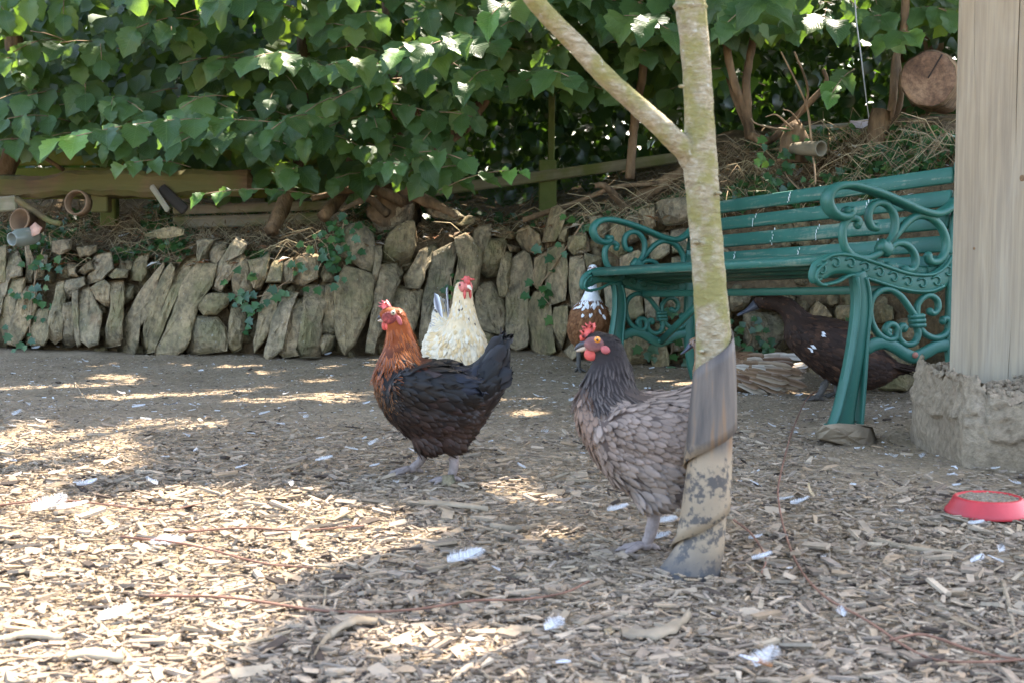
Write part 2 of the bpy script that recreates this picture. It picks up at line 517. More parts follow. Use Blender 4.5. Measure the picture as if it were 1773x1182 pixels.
# ------------------------------------------------------------------ dry stone wall
CR = {'A': (0, 360, 3.546), 'B': (450, 340, 3.1105), 'C': (980, 260, 2.6864), 'D': (1300, 260, 2.3636)}
STN = {
'A': [
 [(0,240),(35,235),(30,470),(0,500)], [(45,280),(115,275),(135,420),(60,440),(40,540),(5,560),(10,480)],
 [(65,435),(155,430),(145,520),(60,800),(45,855),(0,860),(-30,700),(0,640),(30,560)], [(160,225),(185,215),(205,330),(195,465),(165,465)],
 [(240,280),(290,285),(270,440),(205,450)], [(150,480),(215,470),(230,600),(150,780),(120,850),(45,835),(60,730),(110,600)],
 [(170,640),(300,620),(300,800),(270,840),(160,840)], [(350,440),(400,435),(395,560),(385,800),(345,830),(295,790),(310,640),(340,560)],
 [(405,440),(520,420),(520,480),(440,520),(430,590),(385,590)], [(390,590),(450,580),(455,700),(465,830),(430,855),(385,855)],
 [(445,520),(475,490),(490,830),(470,850),(455,700)], [(475,485),(545,480),(620,640),(605,830),(545,850),(500,810)],
 [(415,320),(500,325),(460,400),(490,430),(420,430)], [(460,400),(565,310),(570,380),(530,415)],
 [(570,295),(670,275),(690,370),(620,450),(525,480),(545,420)], [(560,490),(640,440),(680,470),(670,640),(640,600),(600,560)],
 [(670,455),(750,450),(760,560),(740,830),(640,855),(650,740),(690,600)], [(750,465),(830,480),(815,560),(770,610)],
 [(640,410),(720,370),(795,370),(780,440),(700,440)], [(830,280),(915,275),(890,400),(870,460),(805,440)],
 [(880,480),(990,340),(1000,370),(960,480),(930,590),(870,730),(840,890),(730,890),(735,780),(800,620)],
 [(990,400),(1050,330),(1070,380),(1040,480),(980,650),(920,850),(880,890),(890,740),(910,600)],
 [(1060,400),(1130,310),(1210,290),(1210,360),(1100,500),(1040,660),(960,870),(910,890),(940,760),(1000,640)],
 [(1190,345),(1330,350),(1290,480),(1210,600),(1180,740),(1150,860),(1090,900),(955,915),(1000,800),(1080,600),(1120,470)],
 [(1210,195),(1310,190),(1280,260),(1290,340),(1220,340)], [(1320,205),(1370,185),(1400,210),(1380,270),(1330,350),(1285,330),(1280,270)],
 [(1440,175),(1515,220),(1490,280),(1400,330),(1340,440),(1290,480),(1350,330)], [(1390,340),(1490,270),(1505,310),(1440,420),(1370,515),(1310,490)],
 [(1230,545),(1300,525),(1410,525),(1400,600),(1330,660),(1250,665),(1215,610)], [(1210,670),(1330,670),(1385,740),(1380,870),(1290,890),(1160,890),(1160,800)],
 [(1450,360),(1530,300),(1550,500),(1510,560),(1430,580),(1430,450)], [(1530,325),(1600,310),(1660,265),(1640,380),(1600,510),(1560,500)],
 [(1420,610),(1510,590),(1500,700),(1480,860),(1430,890),(1410,850),(1410,700)], [(320,200),(440,185),(430,260),(380,300),(325,280)], [(470,240),(600,220),(590,270),(500,310)]],
'B': [
 [(0,400),(40,300),(60,290),(30,440),(0,510)], [(30,470),(75,330),(130,290),(110,460)], [(85,400),(170,330),(180,460),(120,480)],
 [(0,600),(40,480),(120,480),(90,600),(30,780),(-20,840),(-25,780)], [(60,680),(130,510),(210,520),(160,620),(120,820),(50,880),(30,860)],
 [(150,560),(240,540),(215,700),(205,850),(140,860),(115,840),(140,690)], [(235,490),(350,485),(360,560),(330,680),(320,860),(220,865),(205,820),(230,640)],
 [(360,480),(410,460),(400,600),(415,740),(330,740),(350,640)], [(310,745),(410,750),(400,830),(340,850)],
 [(180,350),(260,300),(320,310),(310,440),(230,480),(180,470)], [(340,370),(410,370),(410,460),(350,470),(330,420)],
 [(450,170),(540,140),(610,210),(615,310),(600,410),(540,390),(480,340),(440,320)], [(460,380),(600,430),(605,560),(560,690),(510,790),(460,855),(420,760),(405,640),(410,500)],
 [(625,270),(660,260),(650,380),(620,500),(608,470)], [(700,200),(790,130),(830,140),(830,270),(800,370),(750,380),(665,350),(670,280)],
 [(650,380),(740,350),(760,420),(720,520),(690,640),(640,760),(620,840),(575,830),(590,700),(620,540)], [(720,480),(870,510),(850,640),(820,760),(720,760)],
 [(860,290),(940,250),(950,310),(890,400),(870,500),(790,495),(785,430),(840,350)], [(930,310),(1060,240),(1045,340),(1030,440),(980,620),(960,760),(930,820),(865,800),(870,680),(900,480)],
 [(1050,230),(1110,200),(1190,300),(1180,400),(1170,470),(1050,700),(1000,700),(1080,330)], [(1155,180),(1240,140),(1245,210),(1215,320),(1180,290),(1150,230)],
 [(1250,180),(1330,165),(1380,220),(1350,240),(1290,220),(1250,215)], [(1230,230),(1320,220),(1330,270),(1290,350),(1275,430),(1230,440),(1195,410),(1210,310)],
 [(1390,190),(1440,155),(1500,210),(1510,260),(1470,315),(1410,280),(1385,225)], [(1330,250),(1400,270),(1400,310),(1345,300)],
 [(1310,300),(1355,295),(1350,380),(1325,540),(1290,550),(1280,460)], [(1360,340),(1410,300),(1450,320),(1470,400),(1440,540),(1440,800),(1380,830),(1325,790),(1335,640),(1335,450)],
 [(1160,480),(1250,460),(1310,560),(1320,680),(1290,750),(1170,700)], [(1190,720),(1290,755),(1280,800),(1180,810)],
 [(1480,520),(1560,525),(1570,700),(1590,830),(1530,855),(1470,820),(1440,700),(1450,580)], [(1590,600),(1660,590),(1650,700),(1620,830),(1580,800),(1560,710)],
 [(1480,330),(1555,270),(1545,400),(1510,500),(1475,470)], [(1550,280),(1640,260),(1650,400),(1640,560),(1570,590),(1545,480)],
 [(1570,70),(1600,45),(1645,80),(1620,180),(1590,240),(1525,250),(1540,180)], [(1620,160),(1680,145),(1660,220),(1640,250),(1605,240)],
 [(1665,215),(1755,190),(1760,290),(1700,320),(1660,280)], [(1675,330),(1730,320),(1760,440),(1720,580),(1680,610),(1670,450)], [(1630,830),(1680,780),(1720,850),(1680,890)]],
'C': [
 [(110,310),(165,290),(200,330),(180,410),(130,410)], [(40,385),(95,375),(110,470),(40,490)], [(200,310),(275,340),(275,480),(240,500),(200,460)],
 [(282,310),(335,290),(340,420),(290,440)], [(342,280),(410,260),(415,350),(375,400),(335,330)], [(418,240),(560,220),(575,330),(480,350),(422,330)],
 [(90,475),(175,500),(170,560),(95,545)], [(40,520),(80,495),(90,600),(25,720)], [(250,500),(330,460),(380,520),(340,560),(260,590)],
 [(270,610),(340,600),(360,760),(290,800)], [(370,640),(430,640),(430,800),(372,800)], [(250,850),(330,830),(385,880),(370,990),(300,990)],
 [(395,880),(460,860),(480,1000),(400,1010)], [(486,840),(560,830),(560,930),(490,940)], [(442,660),(540,640),(560,760),(460,800)], [(100,570),(165,575),(160,680),(105,700)],
 [(180,640),(250,620),(250,760),(190,790)], [(390,400),(470,370),(480,480),(400,520)], [(490,370),(570,350),(580,470),(500,480)], [(490,500),(570,490),(575,620),(500,625)],
 [(830,760),(1000,745),(1030,860),(960,920),(840,930)], [(760,660),(860,680),(830,750),(770,760)], [(900,660),(1070,680),(1060,735),(920,735)],
 [(620,700),(740,690),(750,800),(640,820)], [(640,840),(750,820),(810,900),(790,1000),(660,1000)], [(820,950),(940,940),(960,1030),(830,1040)], [(180,820),(240,800),(240,960),(170,980)]],
'D': [
 [(130,610),(185,620),(180,660),(140,660)], [(240,650),(275,610),(330,680),(300,720),(250,720)], [(340,630),(420,640),(400,700),(350,700)],
 [(500,620),(580,640),(580,700),(500,710)], [(240,830),(330,800),(330,940),(240,950)], [(640,790),(750,760),(770,860),(660,870)], [(470,600),(495,600),(490,720),(470,720)],
 [(600,690),(700,690),(690,770),(610,780)], [(340,730),(430,720),(440,830),(345,840)], [(160,690),(235,700),(230,800),(165,800)], [(450,740),(590,730),(590,800),(460,815)],
 [(340,860),(430,850),(450,960),(345,960)], [(465,830),(560,830),(600,930),(470,950)]]}

wall = empty('dry_stone_wall', (0, 6.1, 0))
tag(wall, 'low dry stone retaining wall of upright slanting slate slabs below the hedge', 'stone wall')
def stone_shape(poly, fP, thick, bulge, seed, grow=1.0):
    """poly in photo pixels; fP(px, py, depth) gives the world point"""
    r = random.Random(seed)
    pts = []
    n = len(poly)
    for i in range(n):
        a, b = poly[i], poly[(i + 1) % n]
        L = math.hypot(b[0] - a[0], b[1] - a[1])
        k = max(1, int(L / 13))
        for j in range(k):
            t = j / k
            pts.append((a[0] + (b[0] - a[0]) * t, a[1] + (b[1] - a[1]) * t))
    m = len(pts)
    q = []
    for i in range(m):
        p0, p1, p2 = pts[i - 1], pts[i], pts[(i + 1) % m]
        q.append((p1[0] * .86 + .07 * (p0[0] + p2[0]) + r.uniform(-1.5, 1.5), p1[1] * .86 + .07 * (p0[1] + p2[1]) + r.uniform(-1.5, 1.5)))
    cx = sum(a for a, b in q) / m; cy = sum(b for a, b in q) / m
    q = [(cx + (a - cx) * grow + math.copysign(1.2, a - cx) * (grow > 1), cy + (b - cy) * (1 + (grow - 1) * .6)) for a, b in q]
    sz = max(max(a for a, b in q) - cx, max(b for a, b in q) - cy, 10)
    ta, tb = r.uniform(-.035, .035), r.uniform(-.03, .03)
    off = r.uniform(-.025, .02)
    vs, fs = [], []
    ox, oy = r.uniform(0, 99), r.uniform(0, 99)
    planes = [(math.cos(a), math.sin(a), r.uniform(.05, .75), r.uniform(.3, 1.3)) for a in [r.uniform(0, 6.28) for _ in range(5)]]
    for sc, dp, nz in ((.97, thick, 0), (1.0, thick * .35, .3), (1.0, .004, .4), (.972, -bulge * .7, .8), (.88, -bulge * .92, 1), (.66, -bulge * 1.0, 1), (.36, -bulge, 1)):
        for a, b in q:
            x = cx + (a - cx) * sc; y = cy + (b - cy) * sc
            d = off + dp + ta * (x - cx) / sz + tb * (y - cy) / sz
            if sc < .98:
                for pa, pb, pc, pk in planes: d += max(0, pa * (x - cx) / sz + pb * (y - cy) / sz - pc) * pk * bulge * 1.7
            if nz:
                d += nz * (.013 * noise.noise((x * .045 + y * .012 + ox, y * .02, oy)) + .010 * noise.noise((x * .14 + y * .04 + ox, y * .05 - x * .015, oy)) + .004 * noise.noise((x * .3, y * .3, oy)))
            vs.append(fP(x, y, d))
    rr = 7
    for k in range(rr - 1):
        for i in range(m):
            fs.append((k * m + i, k * m + (i + 1) % m, (k + 1) * m + (i + 1) % m, (k + 1) * m + i))
    vs.append(fP(cx, cy, off - bulge)); c = len(vs) - 1
    for i in range(m):
        fs.append(((rr - 1) * m + i, (rr - 1) * m + (i + 1) % m, c))
    return vs, fs
k_ = 0
for cn, polys in STN.items():
    ox, oy, s = CR[cn]
    for poly in polys:
        k_ += 1
        pp = [(ox + x / s, oy + y / s) for x, y in poly]
        vs, fs = stone_shape(pp, wallP, .13, .036, k_, 1.085)
        mb = MB(); mb.add(vs, fs)
        c = sum((Vector(v) for v in vs), Vector()) / len(vs)
        o = link('stone', mb.mesh('stone', STONE, c, False), wall, c - wall.location)
# the wall goes on past the picture on both sides
er = random.Random(77)
for xa, xb in ((-430, -15), (1668, 2050)):
    x = xa
    while x < xb:
        w = er.uniform(18, 34); yb = float(np.interp(x, [a for a, b in wpx], [b for a, b in wpx])); yt = float(np.interp(x, [a for a, b in tpx], [b for a, b in tpx]))
        ym = yt + (yb - yt) * er.uniform(.28, .5); k = er.uniform(4, 22)
        for y0, y1 in ((yt + er.uniform(0, 10), ym - 2), (ym, yb - 2)):
            pp = [(x + k * (yb - y0) / 80, y0), (x + w - 3 + k * (yb - y0) / 80, y0 + er.uniform(-5, 6)), (x + w - 2 + k * (yb - y1) / 80, y1 - er.uniform(0, 8)), (x + w * .4, y1 + 2), (x + er.uniform(0, 4), y1 - er.uniform(0, 6))]
            vs, fs = stone_shape(pp, wallP, .13, .036, int(x * 3 + y0), 1.05)
            mb = MB(); mb.add(vs, fs); c = sum((Vector(v) for v in vs), Vector()) / len(vs)
            link('stone', mb.mesh('stone', STONE, c, False), wall, c - wall.location)
        x += w
# small rubble deep in the joints
mb = MB()
for i in range(330):
    px = R.uniform(-30, 1660); py0 = np.interp(px, [a for a, b in wpx], [b for a, b in wpx]); py1 = np.interp(px, [a for a, b in tpx], [b for a, b in tpx])
    py = R.uniform(py1 + 12, py0 + 6)
    p = wallP(px, py, R.uniform(.075, .12))
    M = Matrix.Rotation(R.uniform(0, 6), 3, Vector((R.random(), R.random(), R.random())).normalized())
    ellipsoid(mb, p, (R.uniform(.02, .05), R.uniform(.02, .04), R.uniform(.025, .06)), 7, 5, M)
part('rubble', mb, STONE, wall, kind='stuff')

# loose stones under the bench and on top of the bank (each a thing)
def loose(poly, dep, label, fn=None, thick=.12, bulge=.05, name='loose_stone', mat=None, cat='stone', grp=None):
    fP = fn or (lambda x, y, d: P(x, y, dep + d))
    vs, fs = stone_shape(poly, fP, thick, bulge, int(poly[0][0] * 7 + poly[0][1]))
    mb = MB(); mb.add(vs, fs)
    c = sum((Vector(v) for v in vs), Vector()) / len(vs)
    return tag(link(name, mb.mesh(name, mat or STONE, c, False), None, c), label, cat, grp)
def cp(cn, pts):
    ox, oy, s = CR[cn]
    return [(ox + x / s, oy + y / s) for x, y in pts]
loose(cp('D', [(500,815),(560,812),(650,830),(725,880),(690,930),(640,985),(520,980)]), 4.86, 'big flat stone on the ground under the right end of the green bench', thick=.16)
loose(cp('B', [(590,130),(640,60),(760,30),(860,25),(880,140),(840,160),(740,190),(640,200),(600,180)]), 6.75, 'large mossy boulder at the foot of the hedge stems above the wall', thick=.3, bulge=.1)
loose(cp('B', [(1040,150),(1130,95),(1165,115),(1160,150),(1080,165)]), 6.75, 'small pointed slab lying on the bank top right of the boulder')
loose(cp('B', [(870,60),(960,50),(1060,75),(1105,110),(1060,135),(930,120)]), 6.8, 'long low rock in dappled shade behind the pointed slab')
loose([(243, 408), (262, 400), (300, 392), (322, 396), (318, 409), (285, 415)], 6.55, 'flat pale slab of wood-like stone lying on the ivy bank', thick=.05, bulge=.01)
# ------------------------------------------------------------------ leaves
def leaf_shape(rows=9, W=.72, serr=.10, droop=.25, fold=.10, seed=0, cols=4):
    """unit leaf along +X, normal +Z; returns verts, faces, uv"""
    r = random.Random(seed)
    vs, uv = [], []
    cs = np.linspace(-1, 1, cols + 1)
    for i in range(rows + 1):
        u = i / rows
        w = W / 2 * max(0.0, math.sin(math.pi * min(1, u ** .92))) ** .62
        if u > .86: w *= .55
        if i % 2 and 0 < i < rows: w *= 1 + serr
        elif 0 < i < rows: w *= 1 - serr
        w = max(w, .012)
        for c in cs:
            x = u * (1 - .06 * abs(c)) + (.05 * abs(c) if i % 2 else -.0) * (0 < i < rows)
            z = fold * abs(c) * w * 2 - droop * u * u + .035 * math.sin(u * 9 + seed) * c + .012 * math.sin(u * 40 - abs(c) * 12) * (abs(c) < .99)
            vs.append((x, c * w, z)); uv.append((u, c))
    k = cols + 1
    fs = [(i * k + j, (i + 1) * k + j, (i + 1) * k + j + 1, i * k + j + 1) for i in range(rows) for j in range(cols)]
    # stalk
    b = len(vs)
    vs += [(-.16, -.012, .02), (-.16, .012, .02), (0, .012, 0), (0, -.012, 0)]
    uv += [(0, 0)] * 4
    fs.append((b, b + 1, b + 2, b + 3))
    return np.array(vs), fs, uv

def leaf_mesh(name, mat, **kw):
    vs, fs, uv = leaf_shape(**kw)
    mb = MB(); mb.add(vs, fs, None, 0, uv)
    return mb.mesh(name, mat)
BIG = [leaf_mesh('elm_leaf', LEAF, rows=10, droop=.12 + .06 * i, fold=.05 + .05 * (i % 3), seed=i, W=.66 + .07 * (i % 3)) for i in range(6)]
BIGY = [leaf_mesh('young_leaf', LEAFY, rows=10, droop=.2 + .08 * i, fold=.2, seed=i + 10) for i in range(3)]
_lv, _lf, _lu = leaf_shape(rows=5, serr=.05, cols=2, droop=.2, fold=.12)
LOWV, LOWU = np.array(_lv)[:-4], np.array(_lu)[:-4]
LOWF = np.array([f for f in _lf[:-1]])

def mat_from(base, axis, nrm, L):
    a = Vector(axis).normalized(); n = Vector(nrm); n = (n - a * n.dot(a))
    if n.length < 1e-4: n = Vector((0, -1, .3))
    n.normalize(); b = n.cross(a)
    M = Matrix(((a.x, b.x, n.x, base[0]), (a.y, b.y, n.y, base[1]), (a.z, b.z, n.z, base[2]), (0, 0, 0, 1)))
    return M @ Matrix.Diagonal((L, L, L, 1))

def mass_leaves(name, mats, material, V=LOWV, F=LOWF, U=LOWU):
    """many leaves as one mesh; mats (n,4,4)"""
    A = np.array([np.array(m) for m in mats]) if not isinstance(mats, np.ndarray) else mats
    n = len(A); k = len(V)
    vv = np.einsum('nij,kj->nki', A[:, :3, :3], V) + A[:, None, :3, 3]
    ff = (np.arange(n)[:, None, None] * k + F[None]).reshape(-1, F.shape[1])
    rc = np.repeat(NR.random(n), k)
    return mesh_np(name, vv.reshape(-1, 3), ff, material, np.stack([rc] * 3, -1), np.tile(U, (n, 1)), True)

def frames(base, axis, nrm, L):
    """vectorised mat_from"""
    a = axis / np.linalg.norm(axis, axis=1)[:, None]
    n = nrm - a * np.sum(nrm * a, 1)[:, None]; n /= np.linalg.norm(n, axis=1)[:, None] + 1e-9
    b = np.cross(n, a)
    A = np.zeros((len(a), 4, 4)); A[:, 3, 3] = 1
    A[:, :3, 0] = a * L[:, None]; A[:, :3, 1] = b * L[:, None]; A[:, :3, 2] = n * L[:, None]; A[:, :3, 3] = base
    return A

def spray(p0, p1, n, L, sag=.06, down=.45, rnd=R, hero=False):
    p0, p1 = Vector(p0), Vector(p1)
    d = (p1 - p0)
    pts = []
    out = []
    for i in range(n + 1):
        t = i / n
        pts.append(p0 + d * t + Vector((0, 0, sag * math.sin(math.pi * t * .9))))
    side0 = d.cross(Vector((0, 0, 1))).normalized()
    for i in range(1, n + 1):
        s = 1 if i % 2 else -1
        dr = (pts[i] - pts[i - 1]).normalized()
        ax = dr * .55 + side0 * s * .75 + Vector((0, -.35, -down)) + Vector((rnd.uniform(-.25, .25), rnd.uniform(-.25, .25), rnd.uniform(-.3, .2)))
        if i == n: ax = dr + Vector((0, -.2, -down))
        nr = Vector((rnd.uniform(-.3, .3), -.75 + rnd.uniform(-.3, .3), .65 + rnd.uniform(-.3, .3)))
        if hero:
            ax.z *= .8; nr = Vector((rnd.uniform(-.25, .3), -.52 + rnd.uniform(-.15, .15), .85))
        l = L * (.72 + .28 * math.sin(math.pi * (i / (n + 1)) ** .8)) * rnd.uniform(.85, 1.15)
        out.append(mat_from(pts[i], ax, nr, l))
    return pts, out

# places the sun reaches through the crowns
TG = []   # (point, radius) that the sun reaches
def sunspot(px, py, r, Y=None):
    TG.append((G(px, py) if Y is None else P(px, py, Y), r if Y is None or py > 300 else r * .62, Y is not None))
sr = random.Random(5)
for _ in range(100):     # the bright foreground on the left
    t = sr.random()
    px = sr.uniform(-120, 560) if t < .8 else sr.uniform(300, 620)
    py = sr.uniform(865, 1010) if sr.random() < .6 else sr.uniform(1010, 1175)
    if px > 330 and 985 < py < 1050: continue
    if px > 620 - (py - 880) * .9 and py > 900: continue
    sunspot(px, py, sr.uniform(.065, .11))
for px, py, r in [(10, 760, .10), (60, 790, .09), (120, 770, .09), (170, 780, .10), (200, 745, .07), (290, 732, .10), (340, 735, .07), (60, 735, .06), (190, 810, .07), (20, 840, .1), (100, 830, .06),
 (590, 885, .07), (640, 905, .06), (560, 930, .09), (720, 935, .05), (880, 845, .06), (930, 870, .04), (950, 930, .04), (650, 955, .05),
 (400, 628, .05), (440, 632, .05), (150, 625, .04), (1140, 652, .07), (1160, 662, .06), (905, 690, .05), (915, 715, .06), (470, 668, .04), (800, 630, .05), (570, 635, .05)]:
    sunspot(px, py, r)
for px, py, Y, r in [(490, 425, 6.35, .11), (520, 420, 6.35, .10), (705, 385, 6.4, .09), (715, 420, 6.35, .07), (605, 420, 6.35, .07), (780, 380, 6.6, .10), (810, 372, 6.7, .10), (760, 405, 6.5, .07), (395, 470, 6.3, .05), (235, 520, 6.2, .04),
 (1380, 280, 5.9, .12), (1360, 305, 5.8, .12), (1370, 225, 5.95, .12), (1385, 180, 5.9, .1), (690, 250, 6.6, .08), (745, 245, 6.6, .07), (790, 240, 6.6, .08),
 (130, 250, 5.5, .13), (200, 250, 5.55, .13), (260, 240, 5.65, .12), (330, 225, 5.75, .12), (400, 220, 5.85, .10), (450, 225, 5.95, .09), (480, 105, 5.6, .11), (540, 105, 5.7, .09), (600, 122, 5.7, .10), (650, 118, 5.8, .09),
 (720, 85, 5.4, .13), (790, 75, 5.5, .14), (840, 80, 5.6, .12), (860, 40, 5.4, .10), (890, 165, 5.8, .07), (870, 300, 5.95, .10), (360, 340, 5.95, .08), (590, 325, 6.2, .07), (700, 300, 5.9, .08), (1130, 215, 2.2, .05), (1200, 15, 2.15, .05), (1040, 130, 2.25, .05), (1480, 165, 5.6, .08),
 (60, 40, 6.2, .2), (20, 100, 6.4, .15), (130, 60, 6.3, .15), (620, 350, 6.5, .05), (1080, 40, 5.5, .08), (1440, 20, 5.3, .1)]:
    sunspot(px, py, r, Y)
def in_sun(pts, rf=.75, only3=True):
    """True where a leaf would stand in one of the sunbeams"""
    pts = np.asarray(pts, float).reshape(-1, 3); s = np.array(SUN); bad = np.zeros(len(pts), bool)
    for p, r, t3 in TG:
        if only3 and not t3: continue
        d = pts - np.array(p); t = d @ s
        bad |= (np.linalg.norm(d - t[:, None] * s, axis=1) < r * rf) & (t > .13)
    return bad
# lower edge of the leafy mass across the picture
hx = [-200, 0, 70, 200, 330, 450, 560, 660, 740, 790, 860, 960, 1010, 1110, 1190, 1260, 1330, 1450, 1520, 1640, 1900]
hy = [290, 290, 262, 275, 315, 340, 345, 345, 325, 255, 190, 165, 175, 185, 200, 125, 75, 75, 80, 50, 50]
def hedge_low(px): return float(np.interp(px, hx, hy))

HERO = [  # px0,py0,Y0, px1,py1,Y1, n, L, sag, young tip
 (480, 212, 5.9, 105, 250, 5.35, 15, .150, .05, 3), (760, 105, 5.9, 690, 95, 5.35, 5, .15, .06, 1), (880, 90, 6.0, 745, 85, 5.4, 8, .17, .05, 0),
 (560, 115, 6.0, 440, 105, 5.5, 7, .135, .04, 0), (690, 125, 6.0, 565, 120, 5.5, 7, .135, .04, 0), (560, 205, 6.1, 470, 230, 5.7, 6, .13, .04, 0),
 (760, 330, 6.2, 900, 300, 5.9, 8, .085, .03, 3), (640, 300, 6.2, 690, 290, 5.8, 6, .09, .03, 0), (560, 340, 6.3, 355, 340, 5.9, 9, .085, .03, 2),
 (700, 270, 6.2, 800, 280, 5.9, 5, .10, .03, 0), (900, 150, 6.1, 985, 140, 5.6, 7, .14, .05, 0), (860, 130, 6.1, 810, 150, 5.6, 6, .14, .04, 0),
 (1040, 40, 6.0, 1160, 60, 5.4, 7, .15, .05, 0), (1330, 20, 5.8, 1260, 45, 5.2, 6, .15, .04, 0), (1350, 50, 5.8, 1440, 40, 5.2, 6, .15, .04, 0),
 (1500, 85, 5.9, 1575, 60, 5.4, 6, .13, .03, 0), (1480, 120, 5.9, 1440, 165, 5.6, 4, .10, .02, 2), (900, 10, 5.9, 850, 30, 5.3, 5, .14, .03, 1),
 (1290, 30, 5.6, 1345, -10, 5.1, 5, .15, .03, 0), (330, 290, 6.2, 215, 290, 5.9, 7, .09, .03, 0)]
RANGES = [(-160, 330), (330, 640), (640, 960), (960, 1240), (1240, 1680)]
SHRUB_LABEL = ['broad-leaved elm shrub filling the far left of the hedge above the sleeper', 'elm shrub left of the black hen with leaves hanging over the mossy boards',
 'elm shrub over the black hen with a thick forked brown trunk', 'elm shrub behind the leaning tree with leaves above the wire fence', 'elm shrub right of the leaning tree with several thin brown stems']
hr = random.Random(21)
shrubs = []
for si, (xa, xb) in enumerate(RANGES):
    cx = (xa + xb) / 2
    bpos = P(cx, 340, 7.1); bpos.z = float(bankz(bpos.x, bpos.y))
    root = tag(empty('elm_shrub', bpos), SHRUB_LABEL[si], 'shrub', 'elm shrubs of the hedge')
    shrubs.append(root)
    fg, back, tw = [], [], MB()
    for h in HERO:
        if not (xa <= (h[0] + h[3]) / 2 < xb): continue
        pts, ms = spray(P(*h[0:3]), P(*h[3:6]), h[6], h[7] * 1.08, h[8], .45, hr, True)
        tube(tw, cr([tuple(p) for p in pts], 2), .0022, 5)
        for i, m in enumerate(ms):
            fg.append((m, i >= len(ms) - h[9]))
    ns = int((xb - xa) * (.32 if si < 4 else .16))
    for k in range(ns):
        px = hr.uniform(xa, xb); low = hedge_low(px)
        layer = hr.random()
        py = hr.uniform(-110, low - 18)
        Y = 6.2 + .75 * layer + (.25 if px > 1240 else 0) - .35 * (py < 60) - .1
        p1 = P(px, py, Y)
        ang = hr.uniform(-1, 1)
        p0 = p1 + Vector((ang * .3, hr.uniform(.15, .4), hr.uniform(-.02, .14)))
        pts, ms = spray(p0, p1, hr.choice((4, 5, 6)), hr.uniform(.115, .155), .03, hr.uniform(.5, .95), hr)
        if layer < .55: tube(tw, [tuple(p) for p in pts], .002, 4)
        for m in ms:
            if in_sun(m.translation + (m.to_3x3() @ Vector((.5, 0, 0))))[0]: continue
            (fg if layer < .5 else back).append((m, False))
    # the 285 nearest / lowest stay single leaves, the rest becomes one mass
    fg.sort(key=lambda q: q[0].translation.y)
    single, rest = fg[:285], fg[285:] + back
    for m, yg in single:
        m = m @ Matrix.Diagonal((hr.uniform(.78, 1.12), hr.uniform(.78, 1.15), hr.uniform(.6, 1.7), 1))
        o = bpy.data.objects.new('leaf', hr.choice(BIGY if yg else BIG))
        COL.objects.link(o); o.parent = root
        mm = m.copy(); mm.translation -= root.location
        o.matrix_basis = mm
    # deep leaves behind
    nd = int((xb - xa) * 1.5)
    pxs = NR.uniform(xa, xb, nd)
    bs, axs, nrs, Ls = [], [], [], []
    for px in pxs:
        low = hedge_low(px) - (5 if px < 760 else 30)
        py = hr.uniform(-170, low); Y = hr.uniform(6.8, 7.9)
        bs.append(P(px, py, Y)); axs.append((hr.uniform(-.6, .6), hr.uniform(-.7, .2), -hr.uniform(.3, 1))); nrs.append((hr.uniform(-.4, .4), -.7, hr.uniform(.1, .8))); Ls.append(hr.uniform(.09, .14))
    kp = ~in_sun(bs)
    F2 = frames(np.array(bs)[kp], np.array(axs)[kp], np.array(nrs)[kp], np.array(Ls)[kp])
    A = np.concatenate([np.array([np.array(m) for m, _ in rest]), F2]) if rest else F2
    A[:, :3, 3] -= np.array(root.location)
    link('foliage', mass_leaves('foliage', A, LEAFM), root)['kind'] = 'stuff'
    part('twig_work', tw, TWIG, root, kind='stuff')

